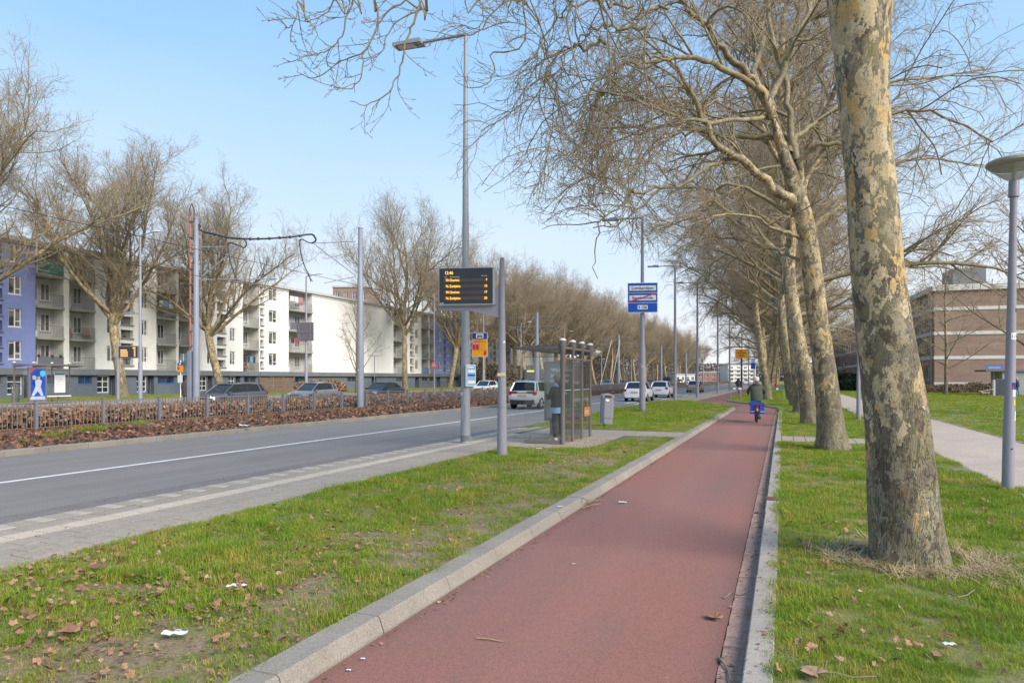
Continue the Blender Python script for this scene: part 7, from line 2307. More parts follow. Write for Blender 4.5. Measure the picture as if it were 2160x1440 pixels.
paper('white tissue on the grass at the lower right', 2002, 1362, 0.115, 0.07, 0.045, YAW - 0.1, prints=False)
paper('white scrap on the red cycle path', 1313, 1061, 0.006, 0.11, 0.05, YAW, prints=False)
paper('white scrap on the grass in front of the near bus shelter', 1137, 947, 0.11, 0.14, 0.07, YAW, prints=False)
paper('white wrapper on the leaves at the median kerb', 517, 899, 0.2, 0.34, 0.16, YAW, prints=False)
paper('small white piece on top of the left kerb', 1182, 1070, 0.117, 0.07, 0.03, YAW, prints=False)
for px, py, lb in ((765, 1392, 'small white fleck near the lower left corner of the cycle path'), (736, 1416, 'white fleck lowest on the cycle path by the kerb joint'), (1210, 1191, 'tiny white fleck in the middle of the cycle path')):
    paper(lb, px, py, 0.005, 0.03, 0.016, YAW, prints=False)
paper('short orange cigarette end below the kerb joint', 708, 1384, 0.005, 0.03, 0.008, YAW, mat('filter_orange', (0.6, 0.25, 0.08), 0.7), 'cigarette_end', 'litter', False)
def leaf_thing(label, px, py, z, s, rot, k=1):
    g = ground(px, py, z)
    o = link('fallen_leaf', LV[k], None, (g.x, g.y, z + 0.012), rot); o.scale = (s,) * 3
    tag(o, label, 'leaf', 'single fallen leaves')
leaf_thing('big tan curled leaf on the cycle path beside the gutter', 1512, 1306, 0.006, 1.25, 1.2, 1)
leaf_thing('pale curled leaf on the gutter bricks below the drain', 1600, 1081, 0.006, 0.9, 2.0, 0)
leaf_thing('brown leaf on the grass below the big trunk', 1746, 1192, 0.11, 1.0, 0.5, 4)
leaf_thing('brown leaf at the bottom right corner of the lawn', 1985, 1386, 0.11, 1.0, 2.5, 1)
leaf_thing('dark leaf caught against the face of the left kerb', 1183, 1092, 0.02, 0.8, 0.2, 4)
leaf_thing('reddish leaf lying on the pavement edge left of the grass', 318, 1124, 0.11, 1.2, 0.3, 0)
leaf_thing('large dry leaf by the pavement in the left grass', 208, 1200, 0.13, 1.5, 1.0, 1)
leaf_thing('large curled leaf in the lower left grass', 150, 1340, 0.13, 1.6, 2.2, 4)
leaf_thing('tan leaf among the fallen twigs at the bottom right', 1722, 1424, 0.12, 1.5, 0.9, 0)
STICK = mat('dry_stick', (0.36, 0.24, 0.13), 0.8, var=(0.26, 0.18, 0.11), vscale=20)
STICKG = mat('grey_stick', (0.22, 0.19, 0.14), 0.8, var=(0.15, 0.13, 0.09), vscale=20)
def stick(label, pts, z, r, m=STICK, twigs=()):
    g = [ground(x, y, z) for x, y in pts]; c = g[0]
    t = thing('fallen_twig', label, 'twig', (c.x, c.y, z + r))
    MB().tube([q - c + Vector((0, 0, 0.006 * (i % 2))) for i, q in enumerate(g)], [r * (1 - 0.4 * i / len(g)) for i in range(len(g))], 6).build('stem', m, t, True)
    for tw in twigs:
        gg = [ground(x, y, z) for x, y in tw]
        MB().tube([q - c + Vector((0, 0, 0.01 * i)) for i, q in enumerate(gg)], r * 0.55, 5).build('side_twig', m, t, True)
stick('short brown stick lying across the lower cycle path', [(1005, 1347), (1030, 1350), (1060, 1354)], 0.006, 0.006)
stick('knobbly twig half on the gutter bricks', [(1527, 1262), (1542, 1253), (1560, 1256), (1578, 1251)], 0.008, 0.006, STICKG)
stick('greenish twig lying along the gutter at the bottom', [(1516, 1388), (1526, 1402), (1536, 1416), (1540, 1440)], 0.008, 0.008, STICKG)
stick('thin twig on the gutter above the greenish one', [(1524, 1363), (1545, 1366), (1566, 1370)], 0.01, 0.004, STICKG, [[(1540, 1365), (1548, 1360)]])
stick('pale branched twig on the lawn right of the gutter', [(2000, 1252), (2020, 1262), (2040, 1256), (2056, 1246)], 0.13, 0.006, STICKG, [[(2010, 1256), (1998, 1242)], [(2020, 1262), (2032, 1278)]])
stick('long fallen twig along the bottom of the right-hand lawn', [(1700, 1418), (1760, 1422), (1800, 1430), (1848, 1430)], 0.12, 0.006, STICKG, [[(1740, 1420), (1744, 1398)]])
stick('straw-coloured stick leaning from the left kerb onto the path', [(1205, 1036), (1222, 1046), (1238, 1056), (1272, 1058)], 0.10, 0.007)
for i, (a, b_) in enumerate((((1216, 1068), (1262, 1055)), ((1222, 1060), (1258, 1070)), ((1228, 1072), (1268, 1062)), ((1236, 1052), (1250, 1074)))):
    stick(('lowest twig of the small heap against the left kerb', 'crossing twig in the small heap against the left kerb', 'right-hand twig of the small heap against the left kerb', 'upright short twig of the small heap against the left kerb')[i], [a, ((a[0] + b_[0]) / 2, (a[1] + b_[1]) / 2 - 1), b_], 0.02 + 0.006 * i, 0.005)
# drain grate in the right kerb
g = ground(1637, 1052, 0.105)
dr = thing('drain_grate', 'small rusty drain grate set in the right kerb', 'drain', (-0.13, g.y, 0.105))
GR_ = mat('rusty_grate', (0.20, 0.10, 0.07), 0.8)
MB().box(-0.085, 0.11, -0.16, 0.16, -0.08, 0.004).build('frame', GR_, dr)
for i in range(7):
    MB().box(-0.07 + i * 0.025, -0.058 + i * 0.025, -0.14, 0.14, 0.0045, 0.012).build('bar', GR_, dr)
# wear on the near posts
def post_sticker(parent, z0, z1, r, a0, a1, m, name='sticker'):
    return on_pole(name, z0, z1, r, a0, a1, m, parent, 5)
post_sticker(lamp1, 1.22, 1.30, 0.1250, -40, -12, SIGNWH); post_sticker(lamp1, 1.62, 1.67, 0.1225, 6, 30, mat('worn_sticker', (0.42, 0.40, 0.36), .6))
post_sticker(lamp1, 0.02, 0.20, 0.1335, -80, 80, mat('base_grime', (0.12, 0.12, 0.11), .8, var=(0.20, 0.21, 0.20), vscale=12), 'grime_band')
post_sticker(ns, 2.2, 2.35, 0.1575, -20, 30, mat('worn_sticker', (0.42, 0.40, 0.36), .6)); post_sticker(ns, 1.1, 1.5, 0.1578, -30, 25, LILAC, 'hatch')
post_sticker(m2, 1.0, 1.4, 0.2085, -30, 20, MASTG, 'hatch'); post_sticker(m2, 2.05, 2.13, 0.2080, -10, 12, SIGNWH)
post_sticker(dp, 2.42, 2.46, 0.0815, 30, 60, SIGNWH)
post_sticker(ns, 0.0, 0.12, 0.1585, -85, 85, MATS['base_grime'], 'grime_band')
# ================================================================== VEHICLES
def paint(name, c, metal=0.3, rough=0.28):
    if name in MATS: return MATS[name]
    m, nt, b = new_mat(name)
    b.inputs['Base Color'].default_value = rgb(c); b.inputs['Metallic'].default_value = metal
    b.inputs['Roughness'].default_value = rough; b.inputs['Coat Weight'].default_value = 0.6; b.inputs['Coat Roughness'].default_value = 0.05
    return m
CGLASS = mat('car_glass', (0.03, 0.035, 0.038), 0.06, spec=0.6)
CGLASS2 = mat('tinted_glass', (0.008, 0.009, 0.010), 0.08, spec=0.25)
TYRE = mat('tyre', (0.018, 0.018, 0.020), 0.85)
TRIM = mat('black_trim', (0.022, 0.022, 0.024), 0.6)
TAIL = mat('tail_light', (0.30, 0.006, 0.012), 0.2)
HEADL = mat('head_light', (0.55, 0.58, 0.60), 0.12)
PLATE = mat('number_plate_yellow', (0.70, 0.42, 0.03), 0.5)
LIT = emit('lit_headlight', (1.0, 0.72, 0.42), 3.0)
LITW = emit('lit_headlight_white', (1.0, 0.95, 0.85), 2.0)
LITR = emit('lit_tail', (1.0, 0.03, 0.01), 0.9)
CHROME = mat('chrome', (0.6, 0.6, 0.62), 0.15, 0.9)

def loft(sections, closed_ends=True):
    """sections: list of lists of (x,y,z) with equal count (open ring: left sill .. right sill, plus floor)"""
    n = len(sections[0]); vs = [p for s in sections for p in s]; fs = []
    for i in range(len(sections) - 1):
        for k in range(n):
            k2 = (k + 1) % n
            fs.append((i * n + k, i * n + k2, (i + 1) * n + k2, (i + 1) * n + k))
    if closed_ends:
        fs.append(tuple(range(n - 1, -1, -1))); fs.append(tuple((len(sections) - 1) * n + k for k in range(n)))
    return vs, fs

def ring(x, hw, zb, zt, tuck=0.90, crown=0.02):
    """cross-section of the lower body at station x"""
    h = zt - zb
    pts = [(hw * 0.86, zb), (hw * 0.97, zb + h * 0.18), (hw * 1.0, zb + h * 0.50), (hw * 0.975, zb + h * 0.80), (hw * tuck, zt - 0.01), (hw * 0.55, zt + crown)]
    r = [(x, y, z) for y, z in pts] + [(x, -y, z) for y, z in reversed(pts)]
    return r

def car(label, loc, rotz, style='hatch', col=None, L=4.2, W=1.78, H=1.47, group=None, plate=PLATE, lit=None, tail_lit=False, simple=False):
    """car with its nose towards +x"""
    t = thing('car', label, 'car', loc, rotz, group)
    hl = L / 2; hw = W / 2; R = 0.325 if style != 'suv' else 0.345
    zb = 0.22 if style != 'suv' else 0.26
    k = H / 1.47
    belt = 0.92 * k
    if style == 'saloon':
        st = [(-hl, .80, .48, .80), (-hl + .06, .92, .28, .98), (-hl + .35, .97, zb, 1.0), (-hl + 1.0, 1.0, zb, .98), (-.3, 1.0, zb, .93), (hl - 1.6, 1.0, zb, .90), (hl - .95, .99, zb, .84), (hl - .35, .95, zb, .74), (hl - .06, .87, .26, .62), (hl, .78, .34, .54)]
        gb, gf, rb, rf_ = -hl + 0.55, hl - 1.25, -hl + 1.25, hl - 2.05
    elif style == 'suv':
        st = [(-hl, .82, .50, .95), (-hl + .05, .95, .34, 1.03), (-hl + .3, .99, zb, 1.05), (-hl + 1.0, 1.0, zb, 1.03), (0, 1.0, zb, .99), (hl - 1.4, 1.0, zb, .97), (hl - .9, .99, zb, .94), (hl - .3, .95, zb + .02, .85), (hl - .05, .87, .32, .72), (hl, .78, .4, .6)]
        gb, gf, rb, rf_ = -hl + 0.10, hl - 1.10, -hl + 0.48, hl - 1.95
    else:
        st = [(-hl, .82, .45, .85), (-hl + .05, .94, .30, .95), (-hl + .3, .98, zb, .97), (-hl + .9, 1.0, zb, .96), (0, 1.0, zb, .92), (hl - 1.4, 1.0, zb, .90), (hl - .9, .99, zb, .85), (hl - .32, .94, zb, .74), (hl - .05, .86, .27, .62), (hl, .76, .36, .52)]
        gb, gf, rb, rf_ = -hl + 0.12, hl - 1.02, -hl + 0.52, hl - 1.85
    secs = [ring(x, hw * w, z0, z1 * (k if style != 'suv' else H / 1.6)) for x, w, z0, z1 in st]
    vs, fs = loft(secs)
    mb = MB().add(vs, fs)
    body = mb.build('body', col, t, True)
    bz = lambda x: float(np.interp(x, [s[0] for s in st], [s[3] * (k if style != 'suv' else H / 1.6) for s in st]))
    # greenhouse: dark glass volume, roof panel and pillars in body colour
    b0, b1 = bz(gb) - 0.02, bz(gf) - 0.02
    n = 7
    gs = []
    def gh(x, w, z): return (x, w, z)
    roofz = H - 0.03
    xs = [(gb, b0, hw * .86), (rb, roofz - 0.05, hw * .72), ((rb + rf_) / 2, roofz, hw * .74), (rf_, roofz - 0.04, hw * .70), (gf, b1, hw * .84)]
    bel = [(gb, b0), ((gb + gf) / 2, bz((gb + gf) / 2) - .02), (gf, b1)]
    top = [(rb, roofz - .05, hw * .70), ((rb + rf_) / 2, roofz, hw * .72), (rf_, roofz - .04, hw * .69)]
    vs = []
    for s in (1, -1):
        for x, z in bel: vs.append((x, s * hw * (.88 if abs(x - (gb + gf) / 2) < .01 else .82), z))
        for x, z, w in top: vs.append((x, s * w, z))
    fs = [(0, 1, 4, 3), (1, 2, 5, 4), (6, 9, 10, 7), (7, 10, 11, 8), (0, 3, 9, 6), (2, 8, 11, 5), (3, 4, 10, 9), (4, 5, 11, 10), (0, 6, 7, 1), (1, 7, 8, 2)]
    g = MB().add(vs, fs).build('windows', CGLASS2 if style == 'suv' else CGLASS, t)
    rp = MB()
    rv = []
    for x, z, w in [(rb - .07, roofz - .075, hw * .70)] + top + [(rf_ + .05, roofz - .07, hw * .70)]:
        for y, dz in ((w * 1.02, 0.0), (w * .75, .035), (0, .05), (-w * .75, .035), (-w * 1.02, 0.0)):
            rv.append((x, y, z + dz))
    rfc = []
    for i in range(4):
        for j in range(4):
            a = i * 5 + j; rfc.append((a, a + 5, a + 6, a + 1))
    rp.add(rv, rfc).build('roof', col, t, True)
    pl_ = MB()
    mid = (gb + gf) / 2 - 0.1
    for s in (1, -1):
        pl_.tube([(gb, s * hw * .85, b0), (rb - .05, s * hw * .71, roofz - .06)], [.065 if style != 'saloon' else .05, .05], 6)
        pl_.tube([(gf + .03, s * hw * .835, b1), (rf_, s * hw * .70, roofz - .04)], [.035, .03], 6)
        pl_.tube([(rb - .05, s * hw * .715, roofz - .06), ((rb + rf_) / 2, s * hw * .735, roofz - .0), (rf_, s * hw * .705, roofz - .05)], .028, 5)
        pl_.tube([(gb, s * hw * .87, b0), ((gb + gf) / 2, s * hw * .895, bz(mid) - .01), (gf, s * hw * .85, b1)], .022, 5)
        pl_.tube([(gb + .45, s * hw * .86, b0 + .0), (rb + .2, s * hw * .72, roofz - .05)], [.07, .05], 5)
    pl_.build('pillars', col, t)
    bp = MB()
    for s in (1, -1):
        bp.tube([(mid, s * hw * .895, bz(mid)), (mid - .05, s * hw * .735, roofz - .01)], .028, 5)
    bp.build('door_pillars', TRIM, t)
    # wheels
    fx, rx = hl - 0.82, -hl + 0.80
    wm = MB(); wm.lathe([(R * .62, -.10), (R * .92, -.10), (R, -.06), (R, .06), (R * .92, .10), (R * .62, .10)], 20)
    wme = wm.mesh('tyre', TYRE, True)
    rm = MB(); rm.lathe([(0, .06), (R * .15, .07), (R * .2, .04), (R * .6, .05), (R * .64, .09), (R * .64, -.09)], 20)
    for q in range(5):
        a = q * 1.2566; rm.obox((math.cos(a) * R * .38, math.sin(a) * R * .38, .06), (math.cos(a), math.sin(a), 0), (-math.sin(a), math.cos(a), 0), (0, 0, 1), R * .24, .028, .018)
    rme = rm.mesh('rim', STEEL)
    for x in (fx, rx):
        for s in (1, -1):
            wo = link('wheel', wme, t, (x, s * (hw - .10), R)); wo.rotation_euler = (math.radians(-90 * s), 0, 0)
            link('rim', rme, wo)
            wa = MB().lathe([(R * 1.16, -.05), (R * 1.16, .0), (R * 1.04, .012)], 20).build('wheel_arch', TRIM, t); wa.location = (x, s * (hw - .02), R)
            wa.rotation_euler = (math.radians(-90 * s), 0, 0)
    sc = H / 1.47
    if simple: return t
    # lights, plates, mirrors, trim
    zl = 0.78 * sc
    for s in (1, -1):
        MB().obox((-hl + .085, s * hw * .74, zl + .06), (1, 0.35 * s, 0), (-0.35 * s, 1, 0), (0, 0, 1), .09, hw * .19, .085 * sc).build('tail_light', LITR if tail_lit else TAIL, t)
        MB().obox((hl - .20, s * hw * .72, .62 * sc), (1, 0.5 * s, -.35), (-0.5 * s, 1, 0), (0, 0, 1), .12, hw * .17, .065 * sc).build('headlight', lit or HEADL, t)
        MB().obox((gf - .22, s * (hw + .07), b1 + .07), (1, 0, 0), (0, 1, 0), (0, 0, 1), .06, .09, .06).build('mirror', col, t)
        MB().tube([(rx + .42, s * (hw * .99), .30 * sc), (fx - .42, s * (hw * .99), .30 * sc)], .035, 5).build('sill', TRIM, t)
        for dx in (-.35, .75):
            MB().box(dx - .09, dx + .09, min(s * hw, s * (hw + .022)), max(s * hw, s * (hw + .022)), .80 * sc, .825 * sc).build('door_handle', col, t)
    MB().obox((-hl + .01, 0, .40 * sc), (1, 0, 0), (0, 1, 0), (0, 0, 1), .07, hw * .80, .09).build('rear_bumper', TRIM if style == 'suv' else col, t)
    MB().obox((hl - .03, 0, .36 * sc), (1, 0, 0), (0, 1, 0), (0, 0, 1), .06, hw * .62, .08).build('lower_grille', TRIM, t)
    MB().obox((hl - .02, 0, .56 * sc), (1, 0, .25), (0, 1, 0), (-.25, 0, 1), .04, hw * .42, .05).build('grille', TRIM, t)
    MB().obox((-hl - .02, 0, .70 * sc if style != 'suv' else .80), (1, 0, 0), (0, 1, 0), (0, 0, 1), .012, .26, .057).build('number_plate', plate, t)
    MB().obox((hl + .012, 0, .45 * sc), (1, 0, 0), (0, 1, 0), (0, 0, 1), .012, .26, .057).build('number_plate', plate, t)
    # rear window set proud of the tail so that the pillars frame it
    return t

WHITE_P = paint('white_paint', (0.72, 0.73, 0.75), 0.0); SILV = paint('silver_paint', (0.55, 0.57, 0.60), 0.35); DGREY = paint('dark_grey_paint', (0.12, 0.122, 0.135), 0.4)
GREYP = paint('grey_paint', (0.25, 0.24, 0.25), 0.4); BLACKC = paint('black_paint', (0.022, 0.018, 0.022), 0.3); CHAMP = paint('champagne_paint', (0.30, 0.27, 0.26), 0.5)
GN = 'cars driving away on the near carriageway'; GO = 'cars coming on the far carriageway'; AWAY = math.pi / 2; COMING = -math.pi / 2
def lane_pos(px, X):
    return (X, y_at(px, X), 0.002)
# cars going away (nose +Y)
def place(px, X, *a, **k):
    x, y, z = lane_pos(px, X)
    return car(a[0], (x, y, z), k.pop('rot', AWAY), *a[1:], **k)
suv = place(1128, -13.75, 'silver high-set car with dark windows seen from behind, left of the near shelter', 'suv', SILV, 4.25, 1.80, 1.60, group=GN)
# roof rails, tail-light band and wiper of the nearest car
for s in (1, -1):
    MB().tube([(-1.55, s * .60, 1.585), (-1.3, s * .62, 1.63), (.2, s * .64, 1.65), (.6, s * .63, 1.60)], .022, 6).build('roof_rail', CHROME, suv)
    MB().box(-2.15, -2.125, min(s * .3, s * .72), max(s * .3, s * .72), .90, 1.02).build('tail_light', TAIL, suv)
    MB().box(-2.16, -2.13, min(s * .55, s * .74), max(s * .55, s * .74), .50, .55).build('reflector', TAIL, suv)
MB().box(-2.145, -2.12, -.30, .30, .925, .965).build('light_band', mat('dark_red_band', (0.10, 0.012, 0.015), 0.3), suv)
MB().box(-2.17, -2.12, -.62, .62, .30, .46).build('bumper_insert', TRIM, suv)
MB().tube([(-1.95, 0, 1.2), (-1.95, -.25, 1.26)], .012, 5).build('wiper', TRIM, suv)
place(1349, -10.4, 'white hatchback seen from behind, half hidden by the place-name post', 'hatch', WHITE_P, 4.0, 1.75, 1.50, group=GN)
place(1397, -10.5, 'white hatchback with red upright tail lights right of the place-name post', 'hatch', WHITE_P, 3.95, 1.70, 1.50, group=GN)
place(1467, -10.4, 'brownish grey car driving away between two slim lamp posts', 'hatch', CHAMP, 4.3, 1.78, 1.47, group=GN)
place(1575, -10.3, 'white car with glowing red lights farthest along the near carriageway', 'hatch', WHITE_P, 4.2, 1.78, 1.46, group=GN, tail_lit=True)
# cars coming (nose -Y)
XF = -31.6
place(487, XF, 'dark grey estate car nearest on the far carriageway, in front of the leaning tree', 'hatch', DGREY, 4.6, 1.82, 1.46, group=GO, rot=COMING, lit=LITW)
place(660, XF - .3, 'grey hatchback with a yellow front plate between the picket fence and the brown hedge', 'hatch', GREYP, 4.1, 1.76, 1.47, group=GO, rot=COMING)
place(806, XF, 'black saloon with a bluish windscreen just right of the plain tram mast', 'saloon', BLACKC, 4.7, 1.85, 1.44, group=GO, rot=COMING)
place(1024, XF - .2, 'white car between the tall lamp post and the display post', 'hatch', WHITE_P, 4.2, 1.8, 1.52, group=GO, rot=COMING)
place(1281, XF, 'dark car with a pale roof just right of the litter bin', 'hatch', GREYP, 4.2, 1.8, 1.5, group=GO, rot=COMING)
place(1313, XF, 'dark car close behind it, left of the white hatchback', 'hatch', DGREY, 4.2, 1.8, 1.46, group=GO, rot=COMING)
place(1372, XF, 'black car showing between the two white hatchbacks', 'saloon', BLACKC, 4.5, 1.8, 1.45, group=GO, rot=COMING)
place(1433, XF, 'car with glowing warm headlights coming from afar', 'hatch', DGREY, 4.2, 1.8, 1.5, group=GO, rot=COMING, lit=LIT)
place(1450, XF, 'pale blue car behind the one with glowing headlights', 'hatch', paint('pale_blue_paint', (0.4, 0.5, 0.55), .2), 4.2, 1.8, 1.5, group=GO, rot=COMING)
for i, px in enumerate((1495, 1513, 1526, 1536)):
    o = place(px, XF - .2 * i, 'small far-off car on the far carriageway near the vanishing point', 'hatch', (WHITE_P, DGREY, GREYP, WHITE_P)[i], 4.2, 1.8, 1.5, group=GO, rot=COMING)
# parked cars behind the pavement far off
for i, px in enumerate((1130,)):
    pass
# van and buses
def boxy(name, label, cat, loc, rotz, L, W, H, col, bus=False, group=None):
    t = thing(name, label, cat, loc, rotz, group)
    hl, hw = L / 2, W / 2
    nose = 0.15 if bus else 0.9
    pr = [(-hl, .35), (hl, .35), (hl, 1.05), (hl - nose * .35, 1.35 if not bus else 1.2), (hl - nose, H - .12), (hl - nose - .2, H), (-hl + .1, H), (-hl, H - .12)]
    MB().xz(pr, -hw, hw).build('body', col, t)
    MB().obox((hl - nose * .62 + .03, 0, (H + (1.3 if not bus else 1.0)) / 2), (1, 0, -1.0 * (H - 1.35) / max(nose, .3) if False else 0), (0, 1, 0), (0, 0, 1), .03 + nose * .42, hw * .93, (H - 1.5) / 2 * .9).build('windscreen', CGLASS, t)
    for s in (1, -1):
        MB().box(-hl * .9 if bus else hl - nose - 1.1, hl - nose - .1, min(s * hw, s * (hw + .01)), max(s * hw, s * (hw + .01)), 1.25, H - .4).build('side_window', CGLASS, t)
        MB().obox((hl + .01, s * hw * .75, .75), (1, 0, 0), (0, 1, 0), (0, 0, 1), .02, .16, .10).build('headlight', HEADL, t)
        for x in (hl - 1.2 - bus * 1.2, -hl + 1.0 + bus * 1.5):
            o = MB().lathe([(0, .12), (.2, .12), (.34, .12), (.36, .08), (.36, -.1)], 16).build('wheel', TYRE, t, True); o.location = (x, s * (hw - .1), .36); o.rotation_euler = (math.radians(-90 * s), 0, 0)
        MB().box(hl - nose - .1, hl - nose + .05, min(s * (hw + .02), s * (hw + .25)), max(s * (hw + .02), s * (hw + .25)), 1.4, 1.75).build('mirror', TRIM, t)
    if bus:
        MB().box(hl - .05, hl + .04, -hw * .75, hw * .75, H - .42, H - .12).build('destination_box', TRIM, t)
        MB().box(hl + .041, hl + .046, -hw * .5, hw * .3, H - .36, H - .18).build('destination_light', ORANGE, t)
    return t
x, y, z = lane_pos(1152, -31.0)
boxy('bus', 'dark blue bus with an amber destination light coming behind the silver car', 'bus', (x, y, z), COMING, 12, 2.5, 3.0, paint('bus_blue', (0.03, 0.06, 0.13), .1), True)
x, y, z = lane_pos(1409, XF)
boxy('van', 'tall dark van coming right behind the white hatchback', 'van', (x, y, z), COMING, 5.2, 2.0, 2.35, paint('van_dark', (0.05, 0.06, 0.08), .3))
x, y, z = lane_pos(1566, XF)
# ================================================================== PEOPLE AND BICYCLES
SKIN = mat('skin', (0.42, 0.24, 0.17), 0.6)
def figure(name, label, loc, rotz, J, bones, head, mats, parent=None):
    """one continuous skinned body. J: joint -> (x,y,z,r); bones: (a,b,material index)"""
    t = thing(name, label, 'person', loc, rotz) if parent is None else parent
    keys = list(J)
    me = bpy.data.meshes.new('body')
    me.from_pydata([J[k][:3] for k in keys], [(keys.index(a), keys.index(b)) for a, b, m in bones], [])
    o = bpy.data.objects.new('body', me); COL.objects.link(o)
    sk = o.modifiers.new('skin', 'SKIN'); sk.use_smooth_shade = True
    lay = me.skin_vertices[0].data if me.skin_vertices else None
    if lay is None:
        bm = bmesh.new(); bm.from_mesh(me); bm.verts.layers.skin.verify(); bm.to_mesh(me); bm.free(); lay = me.skin_vertices[0].data
    for i, k in enumerate(keys):
        r = J[k][3]
        lay[i].radius = r if isinstance(r, tuple) else (r, r)
        lay[i].use_root = (k == 'pelvis')
    sb = o.modifiers.new('sub', 'SUBSURF'); sb.levels = 1; sb.render_levels = 1
    bpy.context.view_layer.update()
    dg = bpy.context.evaluated_depsgraph_get()
    nm = bpy.data.meshes.new_from_object(o.evaluated_get(dg))
    nm.name = 'body'
    bpy.data.objects.remove(o)
    nm.materials.clear()
    for m in mats: nm.materials.append(m)
    segs = [(Vector(J[a][:3]), Vector(J[b][:3]), m) for a, b, m in bones]
    for p in nm.polygons:
        c = p.center; best = None
        for a, b, m in segs:
            d = b - a; L = d.length_squared or 1e-9
            q = a + d * max(0, min(1, (c - a).dot(d) / L)); dd = (c - q).length
            if best is None or dd < best[0]: best = (dd, m)
        p.material_index = best[1]; p.use_smooth = True
    # hands with five fingers joined to the body mesh
    bm = bmesh.new(); bm.from_mesh(nm)
    tmp = MB()
    for s in ('l', 'r'):
        w = Vector(J['wrist_' + s][:3]); h = Vector(J['hand_' + s][:3]); d = (h - w).normalized()
        sd = d.cross(Vector((0, 0, 1)))
        if sd.length < 0.2: sd = Vector((1, 0, 0))
        sd.normalize(); up = sd.cross(d).normalized()
        for k, (off, ln) in enumerate(((-.030, .060), (-.010, .072), (.010, .068), (.030, .052))):
            b0 = h + sd * off - d * 0.01
            tmp.tube([b0, b0 + d * ln * .5 - up * .012, b0 + d * ln * .75 - up * .04], [.011, .010, .008], 5)
        b0 = w + d * .03 + sd * .035
        tmp.tube([b0, b0 + sd * .025 + d * .03, b0 + sd * .02 + d * .06], [.013, .011, .009], 5)
    tme = tmp.mesh('tmp', [SKIN])
    off = len(bm.faces)
    bm.from_mesh(tme)
    bm.faces.ensure_lookup_table()
    sk_i = mats.index(SKIN)
    for f in bm.faces[off:]: f.material_index = sk_i
    bm.to_mesh(nm); bm.free(); bpy.data.meshes.remove(tme)
    link('body', nm, t)
    # head: skull, face, ears
    hx, hy, hz, hr = head
    hd = MB(); hd.ball((hx, hy, hz), hr * .80, hr * .95, hr * 1.2, 14, 10)
    hd.tube([(hx, hy + hr * .85, hz + hr * .15), (hx, hy + hr * 1.18, hz - hr * .2), (hx, hy + hr * .9, hz - hr * .25)], [hr * .10, hr * .16, hr * .1], 6)
    for s in (1, -1):
        hd.ball((hx + s * hr * .82, hy - .0, hz - hr * .05), hr * .10, hr * .2, hr * .28, 6, 5)
    hd.ball((hx, hy + hr * .45, hz - hr * .75), hr * .5, hr * .45, hr * .4, 8, 6)
    hd.build('head', SKIN, t, True)
    ey = MB()
    for s in (1, -1): ey.ball((hx + s * hr * .32, hy + hr * .86, hz + hr * .12), hr * .10, hr * .06, hr * .07, 6, 4)
    ey.build('eyes', BLACKP, t)
    MB().box(hx - hr * .25, hx + hr * .25, hy + hr * .84, hy + hr * .92, hz - hr * .52, hz - hr * .44).build('mouth', mat('lips', (0.30, 0.10, 0.09), .6), t)
    return t

def shoe(t, x, y, z, m, ang=0.0, L=.27):
    o = MB()
    o.xz([(-.09, 0), (L - .09, 0), (L - .10, .045), (L * .35, .085), (-.06, .10), (-.09, .06)], -.045, .045)
    o = o.build('shoe', m, t); o.rotation_euler = (0, ang, math.radians(90)); o.location = (x, y, z)
    return o
def coat(t, name, rings, m, n=16):
    """garment shell through elliptical rings (cx, cy, z, rx, ry)"""
    vs = []; fs = []
    for cx, cy, z, rx, ry in rings:
        for k in range(n):
            a = 2 * math.pi * k / n; q = 1 + .025 * math.sin(5 * a + z * 9)
            vs.append((cx + rx * q * math.cos(a), cy + ry * q * math.sin(a), z))
    for i in range(len(rings) - 1):
        for k in range(n):
            k2 = (k + 1) % n; fs.append((i * n + k, i * n + k2, (i + 1) * n + k2, (i + 1) * n + k))
    return MB().add(vs, fs).build(name, m, t, True)

def standing(arm_l=None, arm_r=None, lean=0.0, step=0.08):
    return {
        'pelvis': (0, 0, .93, (.14, .11)), 'waist': (0, lean * .3, 1.08, (.13, .10)), 'chest': (0, lean * .7, 1.30, (.165, .115)), 'neckb': (0, lean, 1.45, (.075, .07)), 'neck': (0, lean + .01, 1.52, (.05, .05)),
        'sh_l': (-.185, lean * .9, 1.40, .065), 'el_l': (arm_l or {}).get('el', (-.23, -.02, 1.12)) + (.05,), 'wrist_l': (arm_l or {}).get('wr', (-.24, .05, .88)) + (.033,), 'hand_l': (arm_l or {}).get('ha', (-.24, .08, .80)) + (.038,),
        'sh_r': (.185, lean * .9, 1.40, .065), 'el_r': (arm_r or {}).get('el', (.23, -.02, 1.12)) + (.05,), 'wrist_r': (arm_r or {}).get('wr', (.24, .05, .88)) + (.033,), 'hand_r': (arm_r or {}).get('ha', (.24, .08, .80)) + (.038,),
        'hip_l': (-.095, 0, .88, .095), 'knee_l': (-.10, step, .49, .068), 'ank_l': (-.10, step * .2, .10, .045), 'toe_l': (-.10, step * .2 + .12, .045, .04),
        'hip_r': (.095, 0, .88, .095), 'knee_r': (.10, -step * .2, .49, .068), 'ank_r': (.10, -step, .10, .045), 'toe_r': (.10, -step + .12, .045, .04)}
